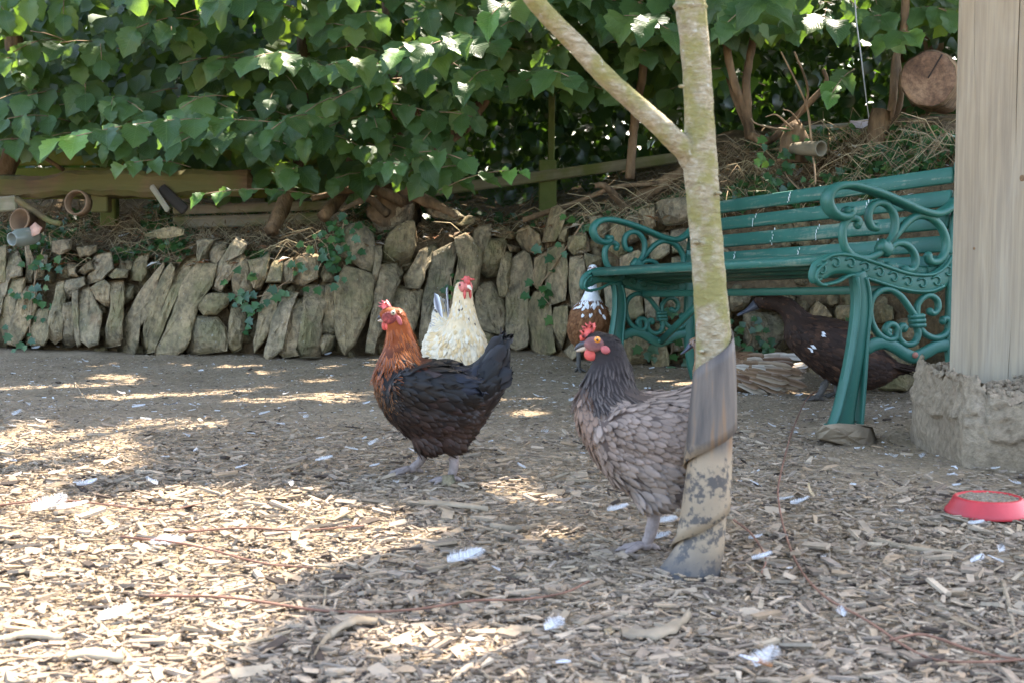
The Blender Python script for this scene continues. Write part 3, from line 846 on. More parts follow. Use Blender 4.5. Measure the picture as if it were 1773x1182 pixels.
# stems of the shrubs
def stem(root, pts, r0, r1, mat=BARK, name='stem', jit=.10):
    mb = MB()
    q = cr([tuple(P(*p)) for p in pts], 6)
    rr = [x * (1 + .22 * noise.noise((i * .55, r0 * 90, 3))) for i, x in enumerate(np.linspace(r0, r1, len(q)))]
    tube(mb, q, rr, 11, jit=jit)
    return part(name, mb, mat, root)
S = shrubs
for root, pts, a, b in [
 (S[2], [(660, 385, 6.75), (690, 335, 6.72), (718, 280, 6.7), (712, 220, 6.7), (690, 160, 6.7), (680, 60, 6.7), (690, -120, 6.8)], .085, .05),
 (S[2], [(705, 330, 6.7), (735, 270, 6.65), (790, 225, 6.6), (830, 180, 6.6), (850, 100, 6.6), (900, -80, 6.7)], .05, .035),
 (S[2], [(700, 350, 6.65), (650, 330, 6.6), (600, 330, 6.6), (540, 345, 6.55)], .03, .012), (S[2], [(720, 340, 6.6), (765, 360, 6.5), (790, 375, 6.45)], .03, .012),
 (S[2], [(670, 370, 6.6), (640, 345, 6.5), (620, 350, 6.45), (590, 365, 6.4)], .022, .008),
 (S[3], [(1090, 310, 6.6), (1095, 250, 6.6), (1100, 200, 6.6), (1115, 100, 6.6), (1120, -100, 6.6)], .022, .018),
 (S[3], [(1100, 350, 6.5), (1130, 330, 6.5), (1170, 305, 6.5), (1230, 290, 6.5)], .04, .02), (S[3], [(1085, 365, 6.4), (1050, 325, 6.3), (1030, 322, 6.3)], .02, .012),
 (S[4], [(1300, 240, 6.2), (1290, 190, 6.2), (1270, 140, 6.2), (1255, 60, 6.2), (1240, -80, 6.2)], .022, .014), (S[4], [(1298, 240, 6.2), (1292, 150, 6.2), (1300, 90, 6.2), (1330, -60, 6.2)], .022, .014),
 (S[4], [(1300, 235, 6.2), (1275, 180, 6.25), (1258, 130, 6.3)], .014, .008), (S[4], [(1300, 235, 6.15), (1330, 245, 6.1), (1365, 215, 6.1), (1400, 180, 6.0), (1430, 145, 6.0), (1425, 120, 6.0)], .02, .008),
 (S[4], [(1530, 230, 6.1), (1545, 180, 6.1), (1550, 110, 6.1), (1565, 40, 6.1), (1570, -80, 6.1)], .02, .015), (S[4], [(1535, 235, 6.2), (1560, 170, 6.2), (1555, 90, 6.2), (1570, 0, 6.2)], .013, .01),
 (S[4], [(1360, 230, 6.0), (1390, 190, 6.0), (1398, 150, 6.0), (1375, 90, 6.0)], .007, .004),
 (S[0], [(-20, 340, 6.9), (20, 270, 6.9), (30, 150, 6.9), (10, -100, 6.9)], .05, .04), (S[0], [(110, 295, 6.7), (60, 262, 6.6), (20, 240, 6.6)], .01, .007),
 (S[1], [(470, 400, 6.6), (500, 330, 6.8), (520, 220, 6.9), (530, -100, 7)], .04, .03), (S[1], [(560, 375, 6.6), (600, 320, 6.8), (610, 200, 6.9), (600, -100, 7)], .03, .02)]:
    stem(root, pts, a, b)
# sunlit bare stems and rootlets by the stump
for pts, a, b in [([(1405, 245, 5.85), (1398, 190, 5.85), (1382, 150, 5.8), (1352, 90, 5.75)], .005, .003), ([(1405, 245, 5.85), (1410, 290, 5.75), (1412, 320, 5.7)], .005, .003),
 ([(1372, 225, 5.9), (1345, 200, 5.85), (1325, 203, 5.85)], .005, .002), ([(1372, 225, 5.9), (1340, 222, 5.85), (1310, 215, 5.8), (1300, 205, 5.8)], .005, .002),
 ([(1385, 215, 5.9), (1370, 195, 5.85), (1355, 190, 5.85)], .004, .002)]:
    stem(S[4], pts, a, b, TWIG, 'twig', .05)

# ------------------------------------------------------------------ dark laurel hedge and conifers beyond
nb_ = 34000
bx_ = NR.uniform(-5.5, 5.5, nb_); by_ = NR.uniform(8.0, 10.5, nb_); bz_ = NR.uniform(.3, 3.6, nb_)
keep = (vn(bx_ * 1.3, bz_ * 1.6 + by_ * .3, 31) + .55 * vn(bx_ * 3.7, bz_ * 3.7, 32)) > -.95
B_ = np.stack([bx_, by_, bz_], -1)[keep]; n_ = len(B_)
A = frames(B_, np.stack([NR.uniform(-.8, .8, n_), NR.uniform(-.7, .5, n_), -NR.uniform(0, 1, n_)], -1), np.stack([NR.uniform(-.6, .6, n_), NR.uniform(-.9, -.1, n_), NR.uniform(.1, .9, n_)], -1), NR.uniform(.07, .125, n_))
lh = link('laurel_hedge', mass_leaves('laurel_hedge', A, LAUR))
tag(lh, 'tall dark evergreen hedge standing in shade behind the wire fence', 'hedge', kind='stuff')
# conifer-like wall of foliage further behind, closes the view
nb_ = 30000
bx_ = NR.uniform(-7, 7, nb_); by_ = NR.uniform(11.0, 13.0, nb_); bz_ = NR.uniform(0.2, 4.6, nb_)
keep = (vn(bx_ * .9, bz_ * 1.1, 41) + .5 * vn(bx_ * 3, bz_ * 3, 42)) > -1.02
B_ = np.stack([bx_, by_, bz_], -1)[keep]; n_ = len(B_)
A = frames(B_, np.stack([NR.uniform(-1, 1, n_), NR.uniform(-.7, .5, n_), NR.uniform(-1, .4, n_)], -1), np.stack([NR.uniform(-.6, .6, n_), NR.uniform(-.9, -.1, n_), NR.uniform(.1, .9, n_)], -1), NR.uniform(.12, .22, n_))
tag(link('far_hedge', mass_leaves('far_hedge', A, LAUR)), 'second tall hedge far behind, seen through gaps as bright specks', 'hedge', kind='stuff')

# ------------------------------------------------------------------ unseen tree crown added to shade the yard, with gaps cut where sun falls
def canopy(n, x0, x1, y0, y1, z0, z1, seed, Lm=(.12, .17), clump=.55):
    g = np.random.default_rng(seed)
    nc = max(30, n // 26)
    c = np.stack([g.uniform(x0, x1, nc), g.uniform(y0, y1, nc), g.uniform(z0, z1, nc)], -1)
    B = np.concatenate([c[g.integers(0, nc, int(n * clump))] + g.normal(0, .16, (int(n * clump), 3)), np.stack([g.uniform(x0, x1, n - int(n * clump)), g.uniform(y0, y1, n - int(n * clump)), g.uniform(z0, z1, n - int(n * clump))], -1)])
    # stay above the picture frame
    top = CAMH + (HOR + 120) / FPX * B[:, 1] + .1
    B = B[B[:, 2] > top]
    s = np.array(SUN); m = len(B)
    AX = np.stack([g.uniform(-1, 1, m), g.uniform(-1, 1, m), -g.uniform(0, 1, m)], -1); LL = g.uniform(Lm[0], Lm[1], m)
    MID = B + AX / np.linalg.norm(AX, axis=1)[:, None] * LL[:, None] * .5
    ok = np.ones(m, bool)
    for p, r, _3 in TG:
        d = MID - np.array(p)
        t = d @ s
        q = np.linalg.norm(d - t[:, None] * s, axis=1)
        ok &= ~((q < r + (.055 if _3 else .035)) & (t > .15))
    B = B[ok]; AX = AX[ok]; LL = LL[ok]; m = len(B)
    return frames(B, AX, np.stack([g.uniform(-.6, .6, m), g.uniform(-.8, .4, m), g.uniform(.3, 1, m)], -1), LL)
CV, CF, CU = None, None, None
_a, _b, _c = leaf_shape(rows=3, serr=0, cols=2, droop=.2, fold=.1)
CV, CF, CU = np.array(_a)[:-4], np.array(_b[:-1]), np.array(_c)[:-4]
A = np.concatenate([canopy(36000, -3.0, 5.6, 3.3, 10.8, 3.1, 5.0, 3, clump=.35), canopy(14000, .6, 4.3, 3.3, 7.0, 3.1, 4.6, 13, clump=.2), canopy(17000, -2.0, 3.0, 4.4, 9.2, 3.1, 4.6, 14, clump=.2), canopy(8000, .6, 3.4, 3.2, 5.0, 3.1, 4.4, 15, clump=.1), canopy(8000, -.9, 1.6, 5.8, 8.6, 3.1, 4.6, 16, clump=.1)])
otr = tag(empty('unseen_shade_tree', (2.6, 9.4, float(bankz(2.6, 9.4)))), 'large tree behind the hedge whose boughs shade the yard', 'tree')
A[:, :3, 3] -= np.array(otr.location)
link('crown', mass_leaves('crown', A, LEAFM, CV, CF, CU), otr)['kind'] = 'stuff'
mb = MB()
tube(mb, cr([(2.6, 9.4, .6), (2.65, 9.35, 2), (2.5, 9.2, 3.6), (2.3, 8.9, 5.2)], 5), np.linspace(.17, .09, 16), 12, jit=.05)
part('trunk', mb, BARK, otr)
for q in [[(2.5, 9.2, 3.4), (1.6, 8, 4.1), (.8, 6.6, 4.2), (.2, 5.2, 4.1)], [(2.5, 9.2, 3.2), (2.8, 7.6, 4.0), (2.8, 6, 4.1), (2.8, 4.8, 4.0)], [(2.4, 9, 3.8), (.8, 8.8, 4.4), (-1.0, 8.2, 4.4), (-2.2, 7.4, 4.2)]]:
    mb = MB(); c = cr(q, 6); tube(mb, c, np.linspace(.07, .015, len(c)), 8, jit=.06)
    part('limb', mb, BARK, otr)
# ------------------------------------------------------------------ sleeper, boards, wire fence, bank things
def wood_mat(name, a, b_, moss=0.0, mosscol=(.10, .12, .02), rough=.85, str_=.5, axis=0, cracks=False):
    m, t, b = new_mat(name)
    sc = [30, 30, 30]; sc[axis] = 1.6
    v = coords(t, tuple(sc))
    f = tex(t, v, 1.0, 6, .6, .6); g = tex(t, coords(t), 5, 4)
    c = ramp(t, f, [(.3, a), (.7, b_)])
    c = mix(t, 1.0, c, ramp(t, g, [(.3, (.82, .82, .84)), (.7, (1.12, 1.1, 1.06))]), 'MULTIPLY')
    if moss:
        k = ramp(t, tex(t, coords(t), 6, 5), [(.5 - moss * .3, (0, 0, 0)), (.72 - moss * .3, (1, 1, 1))])
        c = mix(t, math_n(t, 'MULTIPLY', k, .8), c, mosscol)
    t.links.new(c, b.inputs['Base Color'])
    b.inputs['Roughness'].default_value = rough
    b.inputs['Specular IOR Level'].default_value = .25
    bump(t, b, f, str_, .006)
    return m
SLEEP = wood_mat('sleeper_wood', (.085, .052, .028), (.19, .118, .06), .5, (.10, .095, .025), str_=1.0)
BOARD = wood_mat('mossy_board', (.17, .13, .06), (.28, .23, .11), .75, (.14, .17, .018))
GBOARD = wood_mat('grey_board', (.20, .17, .12), (.33, .29, .22), .15)
POSTG = wood_mat('green_post', (.12, .12, .05), (.20, .20, .09), .6, (.11, .14, .03), axis=2)
RAILW = wood_mat('rail_wood', (.13, .115, .065), (.24, .21, .13), .2)

def plank(root, name, mat, a, b, w, t, off=None, bev=.006, up=(0, 0, 1)):
    a, b = Vector(a), Vector(b)
    x = (b - a).normalized(); y = Vector(up).cross(x).normalized(); z = x.cross(y)
    mb = MB(); box(mb, ((a + b) / 2), (x, y, z), ((b - a).length / 2, t / 2, w / 2), None, bev)
    c = (a + b) / 2
    # each board in its own frame so the grain runs along it
    M = Matrix((x, y, z))
    me = bpy.data.meshes.new(name)
    me.from_pydata([tuple(M @ (Vector(v) - c)) for v in mb.v], [], mb.f); me.materials.append(mat)
    me.update()
    o = link(name, me, root)
    q = M.transposed().to_4x4(); q.translation = c - (root.location if root else Vector())
    o.matrix_basis = q
    return o

f1 = empty('mossy_board_fence', P(400, 340, 7.2)); tag(f1, 'low fence of mossy horizontal boards under the left part of the hedge', 'fence')
for (y0, y1, mat) in ((262, 288, BOARD), (292, 322, BOARD), (326, 346, BOARD), (350, 366, GBOARD), (370, 390, GBOARD)):
    k = R.uniform(-.02, .02); d0, d1 = 7.25, 7.15
    if y0 > 345: d0, d1 = 7.1, 7.0
    ym = (y0 + y1) / 2
    plank(f1, 'plank', mat, P(-180 if y0 < 345 else 300, ym + (6 if y0 > 345 else 0), d0 + k), P(600, ym - 3, d1 + k), (y1 - y0) / FPX * 7.2, .022)
for px in (-60, 190, 555): plank(f1, 'post', POSTG, P(px, 392, 7.3), P(px, 255, 7.3), .08, .08, up=(0, 1, 0))
sl = plank(None, 'timber_sleeper', SLEEP, P(-140, 318, 6.75), P(440, 325, 6.7), .115, .14, bev=.02)
tag(sl, 'long brown rotting timber sleeper lying on the bank below the left hedge', 'timber')
bm_ = bmesh.new(); bm_.from_mesh(sl.data)
bmesh.ops.subdivide_edges(bm_, edges=[e for e in bm_.edges if abs(e.verts[0].co.x - e.verts[1].co.x) > .5], cuts=60)
for v in bm_.verts:
    q = v.co.copy(); v.co += Vector((0, 1, 0)) * (.02 * noise.noise(q * 4)) + Vector((0, 0, 1)) * (.022 * noise.noise(q * 5 + Vector((9, 0, 0))) + .012 * noise.noise(q * 17) + .018 * math.sin(q.x * 1.9))
bm_.to_mesh(sl.data); bm_.free()
o = plank(None, 'wooden_stake', GBOARD, P(262, 322, 6.6), P(292, 366, 6.55), .03, .015); tag(o, 'short pale stake leaning against the sleeper on the left bank', 'stake')
o = plank(None, 'dark_offcut', wood_mat('dark_wood', (.02, .017, .014), (.05, .04, .03)), P(278, 325, 6.62), P(322, 366, 6.6), .05, .02); tag(o, 'blackened board end beside the pale stake on the left bank', 'board')
o = plank(None, 'timber_block', SLEEP, P(160, 352, 6.75), P(190, 352, 6.75), .09, .08); tag(o, 'short wooden block propping up the brown sleeper', 'timber')
o = plank(None, 'old_board', GBOARD, P(-60, 358, 6.6), P(30, 352, 6.6), .07, .03); tag(o, 'weathered board at the left edge of the bank under the sleeper', 'board')

fen = empty('wire_fence', P(945, 380, 7.3)); tag(fen, 'chicken wire fence with a sloping rail and green mossy post under the hedge', 'fence')
plank(fen, 'rail', RAILW, P(700, 338, 7.2), P(1170, 274, 7.25), .055, .04)
plank(fen, 'post', POSTG, P(948, 384, 7.3), P(948, 278, 7.3), .10, .09, up=(0, 1, 0))
plank(fen, 'post', POSTG, P(954, 290, 7.36), P(956, 120, 7.36), .034, .034, up=(0, 1, 0), bev=.004)
WIRE = simple('galvanised_wire', (.06, .06, .055), .6, .5)
mb = MB()
pa, pb = P(700, 342, 7.27), P(1180, 276, 7.32)
ex = (pb - pa); Lw = ex.length; ex.normalize()
hs = .026
nxh, nzh = int(Lw / hs), 22
def wpt_(u, w): return pa + ex * u - Vector((0, 0, w))
for j in range(nzh):
    for i in range(nxh):
        u = (i + .5 * (j % 2)) * hs; w = j * hs * .75
        a = wpt_(u, w); b = wpt_(u + hs / 2, w + hs * .25); c = wpt_(u - hs / 2, w + hs * .25); d = wpt_(u, w - hs * .5)
        for p, q in ((a, b), (a, c), (a, d)):
            s_ = (q - p).normalized().cross(Vector((0, 1, 0))) * .0007
            mb.add([p - s_, p + s_, q + s_, q - s_, p + Vector((0, .001, 0)), q + Vector((0, .001, 0))], [(0, 1, 2, 3), (0, 3, 5, 4), (1, 4, 5, 2)])
part('wire_mesh', mb, WIRE, fen, False)

# bare bean poles / sticks on the bank
def stick(pts, r0, r1, label, name='stick', mat=TWIG, cat='stick', grp=None, n=7, jit=.08):
    mb = MB(); q = cr([tuple(p) for p in pts], 5)
    tube(mb, q, np.linspace(r0, r1, len(q)), n, jit=jit)
    c = Vector(q[len(q) // 2])
    return tag(link(name, mb.mesh(name, mat, c), None, c), label, cat, grp)
stick([P(905, 382, 6.5), P(1000, 350, 6.5), P(1065, 325, 6.45), P(1140, 318, 6.45)], .014, .010, 'pale brown stick lying over the wall top left of the bench', mat=BARK)
stick([P(30, 345, 6.5), P(80, 380, 6.4), P(105, 388, 6.3)], .016, .012, 'fallen branch on the left bank under the sleeper', mat=SLEEP)
# dry rope end hanging in the hedge
mb = MB(); tube(mb, cr([tuple(P(*p)) for p in [(1478, -40, 6.0), (1482, 30, 6.0), (1490, 90, 6.0), (1497, 150, 6.0), (1505, 208, 6.0)]], 6), .0028, 6, jit=.3)
tag(link('cord', mb.mesh('cord', simple('white_cord', (.40, .40, .37), .8), (0, 0, 0))), 'frayed white cord hanging down in front of the dark hedge', 'cord')

# clay pots, jar, brick
def lathe(mb, prof, M, n=20, col=None, mi=0):
    vs = []
    for r, z in prof:
        for k in range(n):
            a = 2 * math.pi * k / n
            vs.append(M @ Vector((r * math.cos(a), r * math.sin(a), z)))
    m = len(prof)
    mb.add(vs, [(i * n + k, i * n + (k + 1) % n, (i + 1) * n + (k + 1) % n, (i + 1) * n + k) for i in range(m - 1) for k in range(n)], col, mi)
def lathe_obj(name, prof, loc, rot, mat, label, cat):
    mb = MB(); lathe(mb, prof, rot)
    return tag(link(name, mb.mesh(name, mat), None, loc), label, cat)
TERRA = simple('terracotta', (.17, .105, .06), .85, .2, 30, .4, .004, .4, 8)
rotv = Vector((-.35, -.85, .2)).to_track_quat('Z', 'Y').to_matrix()
pot = [(.0, -.13), (.045, -.13), (.062, 0), (.066, 0), (.066, .012), (.054, .012), (.045, -.09), (0, -.10)]
lathe_obj('plant_pot', [(.002, -.12), (.04, -.12), (.052, 0), (.055, 0), (.055, .01), (.048, .01), (.038, -.09), (.002, -.09)], P(36, 382, 6.4), rotv, TERRA, 'brown plant pot on its side at the left end of the bank', 'pot')
lathe_obj('jar', [(.002, -.13), (.034, -.13), (.040, -.11), (.040, -.02), (.030, -.004), (.030, .012), (.027, .012), (.026, -.004), (.003, -.03)], P(24, 414, 6.3), Vector((-.45, -.85, -.12)).to_track_quat('Z', 'Y').to_matrix(), simple('milky_glass', (.19, .20, .165), .25, .6), 'pale glass jar lying mouth forward on the far left of the bank', 'jar')
lathe_obj('pipe_ring', [(.05, -.03), (.058, -.03), (.058, .02), (.05, .02), (.05, -.03)], P(135, 352, 6.5), Vector((-.2, -.9, .15)).to_track_quat('Z', 'Y').to_matrix(), TERRA, 'old brown pipe ring standing on the ivy bank', 'pipe')
lathe_obj('clay_pipe', [(.002, -.14), (.022, -.14), (.030, -.06), (.030, .02), (.033, .026), (.026, .026), (.024, -.05), (.002, -.06)], P(1414, 258, 5.75), Vector((.5, -.85, -.05)).to_track_quat('Z', 'Y').to_matrix(), simple('old_pipe', (.17, .14, .09), .8, .2, 30, .4, .004, .4), 'open clay pipe end half buried on the bank above the bench', 'pipe')
BRICK = simple('broken_brick', (.42, .24, .17), .9, .15, 40, .5, .004, .3, 12)
loose([(42, 398), (60, 383), (75, 395), (70, 408), (52, 412)], 6.35, 'piece of pink brick beside the pots on the far left bank', name='brick_piece', mat=BRICK, cat='brick', thick=.05, bulge=.015)
loose([(1470, 209), (1512, 206), (1514, 230), (1475, 236)], 6.6, 'pale pinkish block standing on the bank behind the bench', name='stone_block', mat=simple('pink_block', (.45, .38, .36), .9, .15, 50, .3, .004, .2), cat='block', thick=.12, bulge=.004)
o = plank(None, 'bank_board', GBOARD, P(1375, 232, 6.75), P(1478, 226, 6.75), .07, .03); tag(o, 'grey board lying along the bank behind the bench', 'board')
# cut log, end grain facing the yard
def log_mat():
    m, t, b = new_mat('end_grain')
    c = N(t, 'ShaderNodeTexCoord')
    ln = N(t, 'ShaderNodeVectorMath', operation='LENGTH'); t.links.new(c.outputs['Object'], ln.inputs[0])
    nz = tex(t, coords(t), 9, 4)
    rr = math_n(t, 'SINE', math_n(t, 'ADD', math_n(t, 'MULTIPLY', ln.outputs['Value'], 700.0), math_n(t, 'MULTIPLY', nz, 40.0)))
    f = tex(t, coords(t), 7, 5)
    cc = ramp(t, f, [(.35, (.085, .045, .026)), (.5, (.17, .095, .055)), (.68, (.26, .16, .095))])
    cc = mix(t, 1.0, cc, ramp(t, tex(t, coords(t), 60, 5, .7), [(.35, (.6, .6, .6)), (.62, (1.15, 1.15, 1.12))]), 'MULTIPLY')
    cc = mix(t, 1.0, cc, ramp(t, rr, [(0, (.93, .93, .93)), (1, (1.04, 1.04, 1.03))]), 'MULTIPLY')
    t.links.new(cc, b.inputs['Base Color']); b.inputs['Roughness'].default_value = .85
    bump(t, b, f, .6, .02)
    return m
ENDG = log_mat()
lc = P(1607, 136, 5.55)
lax = Vector((-.36, -.93, -.03)).normalized()
lq = lax.to_track_quat('Z', 'Y').to_matrix()
root = empty('cut_log', lc); tag(root, 'thick sawn log with round cut end on the bank beside the timber post', 'log')
mb = MB(); n = 30
ro = [.104 * (1 + .07 * noise.noise((math.cos(a) * 1.3, math.sin(a) * 1.3, 3)) + .05 * noise.noise((math.cos(a) * 4, math.sin(a) * 4, 1))) for a in [2 * math.pi * k / n for k in range(n)]]
vs = []
for sc, z in ((0, .004), (.35, .002), (.7, .0), (.97, 0), (1.0, -.004)):
    for k in range(n):
        a = 2 * math.pi * k / n
        vs.append(lq @ Vector((math.cos(a) * ro[k] * sc, math.sin(a) * ro[k] * sc, z + .003 * noise.noise((math.cos(a) * sc * 3, math.sin(a) * sc * 3, 0)))))
mb.add(vs, [(i * n + k, (i + 1) * n + k, (i + 1) * n + (k + 1) % n, i * n + (k + 1) % n) for i in range(4) for k in range(n)])
link('cut_face', mb.mesh('cut_face', ENDG), root)
mb = MB(); vs = []
for i, z in enumerate((-.002, -.03, -.1, -.25, -.5)):
    for k in range(n):
        a = 2 * math.pi * k / n
        s_ = (1.0, 1.06, 1.08, 1.1, 1.1)[i] * (1 + .05 * noise.noise((math.cos(a) * 5, math.sin(a) * 5, z * 5)))
        vs.append(lq @ Vector((math.cos(a) * ro[k] * s_, math.sin(a) * ro[k] * s_, z)))
mb.add(vs, [(i * n + k, i * n + (k + 1) % n, (i + 1) * n + (k + 1) % n, (i + 1) * n + k) for i in range(4) for k in range(n)])
link('bark', mb.mesh('bark', BARK), root)
mb = MB()
tube(mb, cr([tuple(lc + lq @ Vector(p) - lc) for p in [(.0, .0, .004), (.025, .045, .003), (.05, .088, .002)]], 4), .0030, 4)
link('crack', mb.mesh('crack', simple('crack_dark', (.03, .02, .015), .9)), root)
# rotten stump by the thin stems
mb = MB(); b0 = P(1520, 235, 5.9)
tube(mb, [b0 + Vector((0, 0, -.08)), b0 + Vector((.0, 0, 0)), b0 + Vector((.004, 0, .06)), b0 + Vector((.012, .0, .105)), b0 + Vector((.013, 0, .11))], [.05, .042, .04, .036, .01], 12, jit=.18)
tag(link('stump', mb.mesh('stump', BARK, b0), None, b0), 'small rotten stump at the foot of two thin stems left of the sawn log', 'stump')
mb = MB(); b0 = P(1375, 240, 5.95)
tube(mb, [b0 + Vector((0, 0, -.1)), b0, b0 + Vector((.01, 0, .05)), b0 + Vector((.015, .0, .075))], [.06, .055, .04, .01], 12, jit=.25)
tag(link('stump', mb.mesh('stump', BARK, b0), None, b0), 'sunlit knobbly stump with bare twigs above the bench back', 'stump')

# ------------------------------------------------------------------ bank undergrowth: dry stems, ivy leaves, litter
def ivy_shape():
    vs = [(0, 0, 0), (.12, .42, .03), (.42, .30, .0), (.55, .50, .04), (.68, .20, 0), (1.0, 0, -.08), (.68, -.20, 0), (.55, -.50, .04), (.42, -.30, 0), (.12, -.42, .03), (.4, 0, -.03)]
    fs = [(10, i, i + 1) for i in range(0, 9)] + [(10, 9, 0)]
    return np.array(vs, float), np.array(fs), np.array([(v[0], v[1] * 2) for v in vs])
IV, IF, IU = ivy_shape()
mb = MB()
ur = random.Random(11)
def bank_pt(px, t):
    """point on the bank surface in the picture column px, t metres behind the wall face"""
    p = fenceP(px, 380, t)
    return Vector((p.x, p.y, float(bankz(p.x, p.y))))
cols = [(.30, .22, .12), (.22, .15, .08), (.38, .30, .17), (.16, .11, .06), (.26, .20, .12)]
mbs = MB()
for i in range(3800):
    u = ur.random()
    px = ur.uniform(-60, 620) if u < .42 else (ur.uniform(1040, 1680) if u < .9 else ur.uniform(600, 1060))
    t = ur.uniform(.12, 1.05)
    p = bank_pt(px, t); a = ur.uniform(0, 6.28); L = ur.uniform(.05, .20) if ur.random() < .8 else ur.uniform(.2, .38)
    d = Vector((math.cos(a), math.sin(a) * .7 - .2, ur.uniform(-.1, .55)))
    q = p + d * L * .5 + Vector((0, 0, ur.uniform(.0, .05))); e = p + d * L + Vector((0, 0, -ur.uniform(0, .1)))
    c = ur.choice(cols); w = ur.uniform(.0008, .0026)
    tube(mbs, [p + Vector((0, 0, -.01)), q, e], [w, w, w * .5], 3, c, False)
tag(link('dry_undergrowth', mbs.mesh('dry_undergrowth', STRAW)), 'tangle of dry stems and dead grass on the bank', 'undergrowth', kind='stuff')
bs, ax, nr, Ls = [], [], [], []
for i in range(8000):
    u = ur.random()
    px = ur.uniform(-80, 640) if u < .45 else (ur.uniform(1180, 1680) if u < .9 else ur.uniform(640, 1180))
    t = ur.uniform(.12, 1.1)
    p = bank_pt(px, t)
    if vn(p.x * 3, p.y * 3, 77) < (-.15 if px > 1100 else .05): continue
    bs.append(p + Vector((0, 0, ur.uniform(.0, .05)))); ax.append((ur.uniform(-1, 1), ur.uniform(-1, .3), ur.uniform(-.6, .3))); nr.append((ur.uniform(-.5, .5), ur.uniform(-1, 0), ur.uniform(.2, 1))); Ls.append(ur.uniform(.016, .055))
tag(link('ground_ivy', mass_leaves('ground_ivy', frames(np.array(bs), np.array(ax), np.array(nr), np.array(Ls)), IVYM, IV, IF, IU)), 'small dark ivy leaves creeping over the bank', 'ivy', kind='stuff')
# dead leaf litter and droppings on the bank
mbs = MB()
lit = [(.30, .13, .06), (.22, .12, .06), (.30, .20, .11), (.14, .09, .05), (.5, .47, .42)]
for i in range(1500):
    px = ur.uniform(-60, 1680); p = bank_pt(px, ur.uniform(.02, 1.0)); L = ur.uniform(.01, .035); a = ur.uniform(0, 6.28)
    x = Vector((math.cos(a), math.sin(a), ur.uniform(-.3, .5))) * L; y = Vector((-math.sin(a), math.cos(a), ur.uniform(-.4, .4))) * L * .5
    p = p + Vector((0, 0, .008))
    mbs.add([p - x, p - y + Vector((0, 0, L * .2)), p + x, p + y + Vector((0, 0, L * .25)), p + Vector((0, 0, L * .05))], [(0, 1, 4), (1, 2, 4), (2, 3, 4), (3, 0, 4)], ur.choice(lit))
tag(link('leaf_litter', mbs.mesh('leaf_litter', STRAW, smooth=False)), 'dead leaves and bits scattered over the bank soil', 'leaf litter', kind='stuff')

# ivy plants creeping over the wall
IVM = [None]
_m = MB(); _m.add(IV, [tuple(f) for f in IF], None, 0, [tuple(u) for u in IU]); IVYLEAF = _m.mesh('ivy_leaf', IVY)
def ivy(label, pts, n, spread, L=(.025, .055), off=-.05):
    root = tag(empty('ivy', wallP(*pts[0], off)), label, 'ivy', 'ivy plants on the wall')
    mb = MB(); q = [wallP(x, y, off + ur.uniform(-.01, .015)) for x, y in pts]
    c = cr([tuple(p) for p in q], 6); tube(mb, c, np.linspace(.004, .002, len(c)), 5, jit=.1)
    part('stem', mb, TWIG, root)
    for i in range(n):
        p = Vector(c[ur.randrange(len(c))]) + Vector((ur.gauss(0, spread), ur.uniform(-.05, 0), ur.gauss(0, spread)))
        m = mat_from(p, (ur.uniform(-1, 1), -.35, -ur.uniform(.1, 1)), (ur.uniform(-.4, .4), -1, ur.uniform(.1, .7)), ur.uniform(*L))
        m.translation -= root.location
        o = link('leaf', IVYLEAF, root); o.matrix_basis = m
ivy('ivy trailing down the wall at its left end', [(75, 430), (62, 480), (55, 530), (50, 590)], 44, .06)
ivy('ivy round a bare stem on the wall where slabs lean most, left of centre', [(440, 545), (425, 520), (460, 510), (510, 480)], 26, .05)
ivy('thick ivy hanging over the wall top left of the black hen', [(600, 370), (585, 420), (560, 450), (545, 480)], 60, .06)
ivy('ivy sprig in the joint beside the cream hen', [(780, 480), (782, 510), (778, 540)], 12, .025, (.02, .04))
ivy('ivy spray with a long loop of bare stem left of the bench', [(1010, 385), (960, 460), (935, 500), (952, 528)], 18, .04, (.03, .06))
ivy('ivy on the mossy stone behind the dark brown duck', [(1290, 560), (1300, 590), (1275, 610), (1325, 600)], 40, .06, (.025, .05))
ivy('ivy behind the left legs of the bench', [(1150, 560), (1165, 600), (1150, 630)], 24, .06)
ivy('ivy tuft at the wall foot by the right bench leg', [(1500, 600), (1530, 625), (1590, 640)], 22, .05)
ivy('sunlit ivy climbing the bank above the bench back', [(1390, 335), (1360, 300), (1370, 270), (1330, 285)], 40, .06, (.025, .05), -.02)
# ------------------------------------------------------------------ green cast iron bench
def bench_paint(name, slat=False):
    m, t, b = new_mat(name)
    v = coords(t)
    f = tex(t, v, 9, 5); g = tex(t, v, 45, 6, .7)
    c = ramp(t, f, [(.3, (.012, .088, .062)), (.7, (.020, .116, .082))])
    if slat:
        st = N(t, 'ShaderNodeMapping'); st.inputs['Scale'].default_value = (2.2, 40, 40); t.links.new(v, st.inputs[0])
        w = tex(t, st.outputs[0], 1.5, 6, .65, .5)
        wear = ramp(t, math_n(t, 'ADD', math_n(t, 'MULTIPLY', w, .75), math_n(t, 'MULTIPLY', g, .3)), [(.555, (0, 0, 0)), (.64, (1, 1, 1))])
        c = mix(t, math_n(t, 'MULTIPLY', wear, .55), c, (.23, .24, .17))
        bump(t, b, w, .25, .003)
    else:
        wear = ramp(t, g, [(.66, (0, 0, 0)), (.72, (1, 1, 1))])
        c = mix(t, math_n(t, 'MULTIPLY', wear, .35), c, (.10, .20, .16))
        bump(t, b, g, .15, .002)
    t.links.new(c, b.inputs['Base Color'])
    b.inputs['Roughness'].default_value = .5 if not slat else .6
    return m
IRON = bench_paint('green_iron_paint'); SLATM = bench_paint('green_slat_paint', True)
PALE = simple('bolt_rust', (.30, .12, .08), .7)

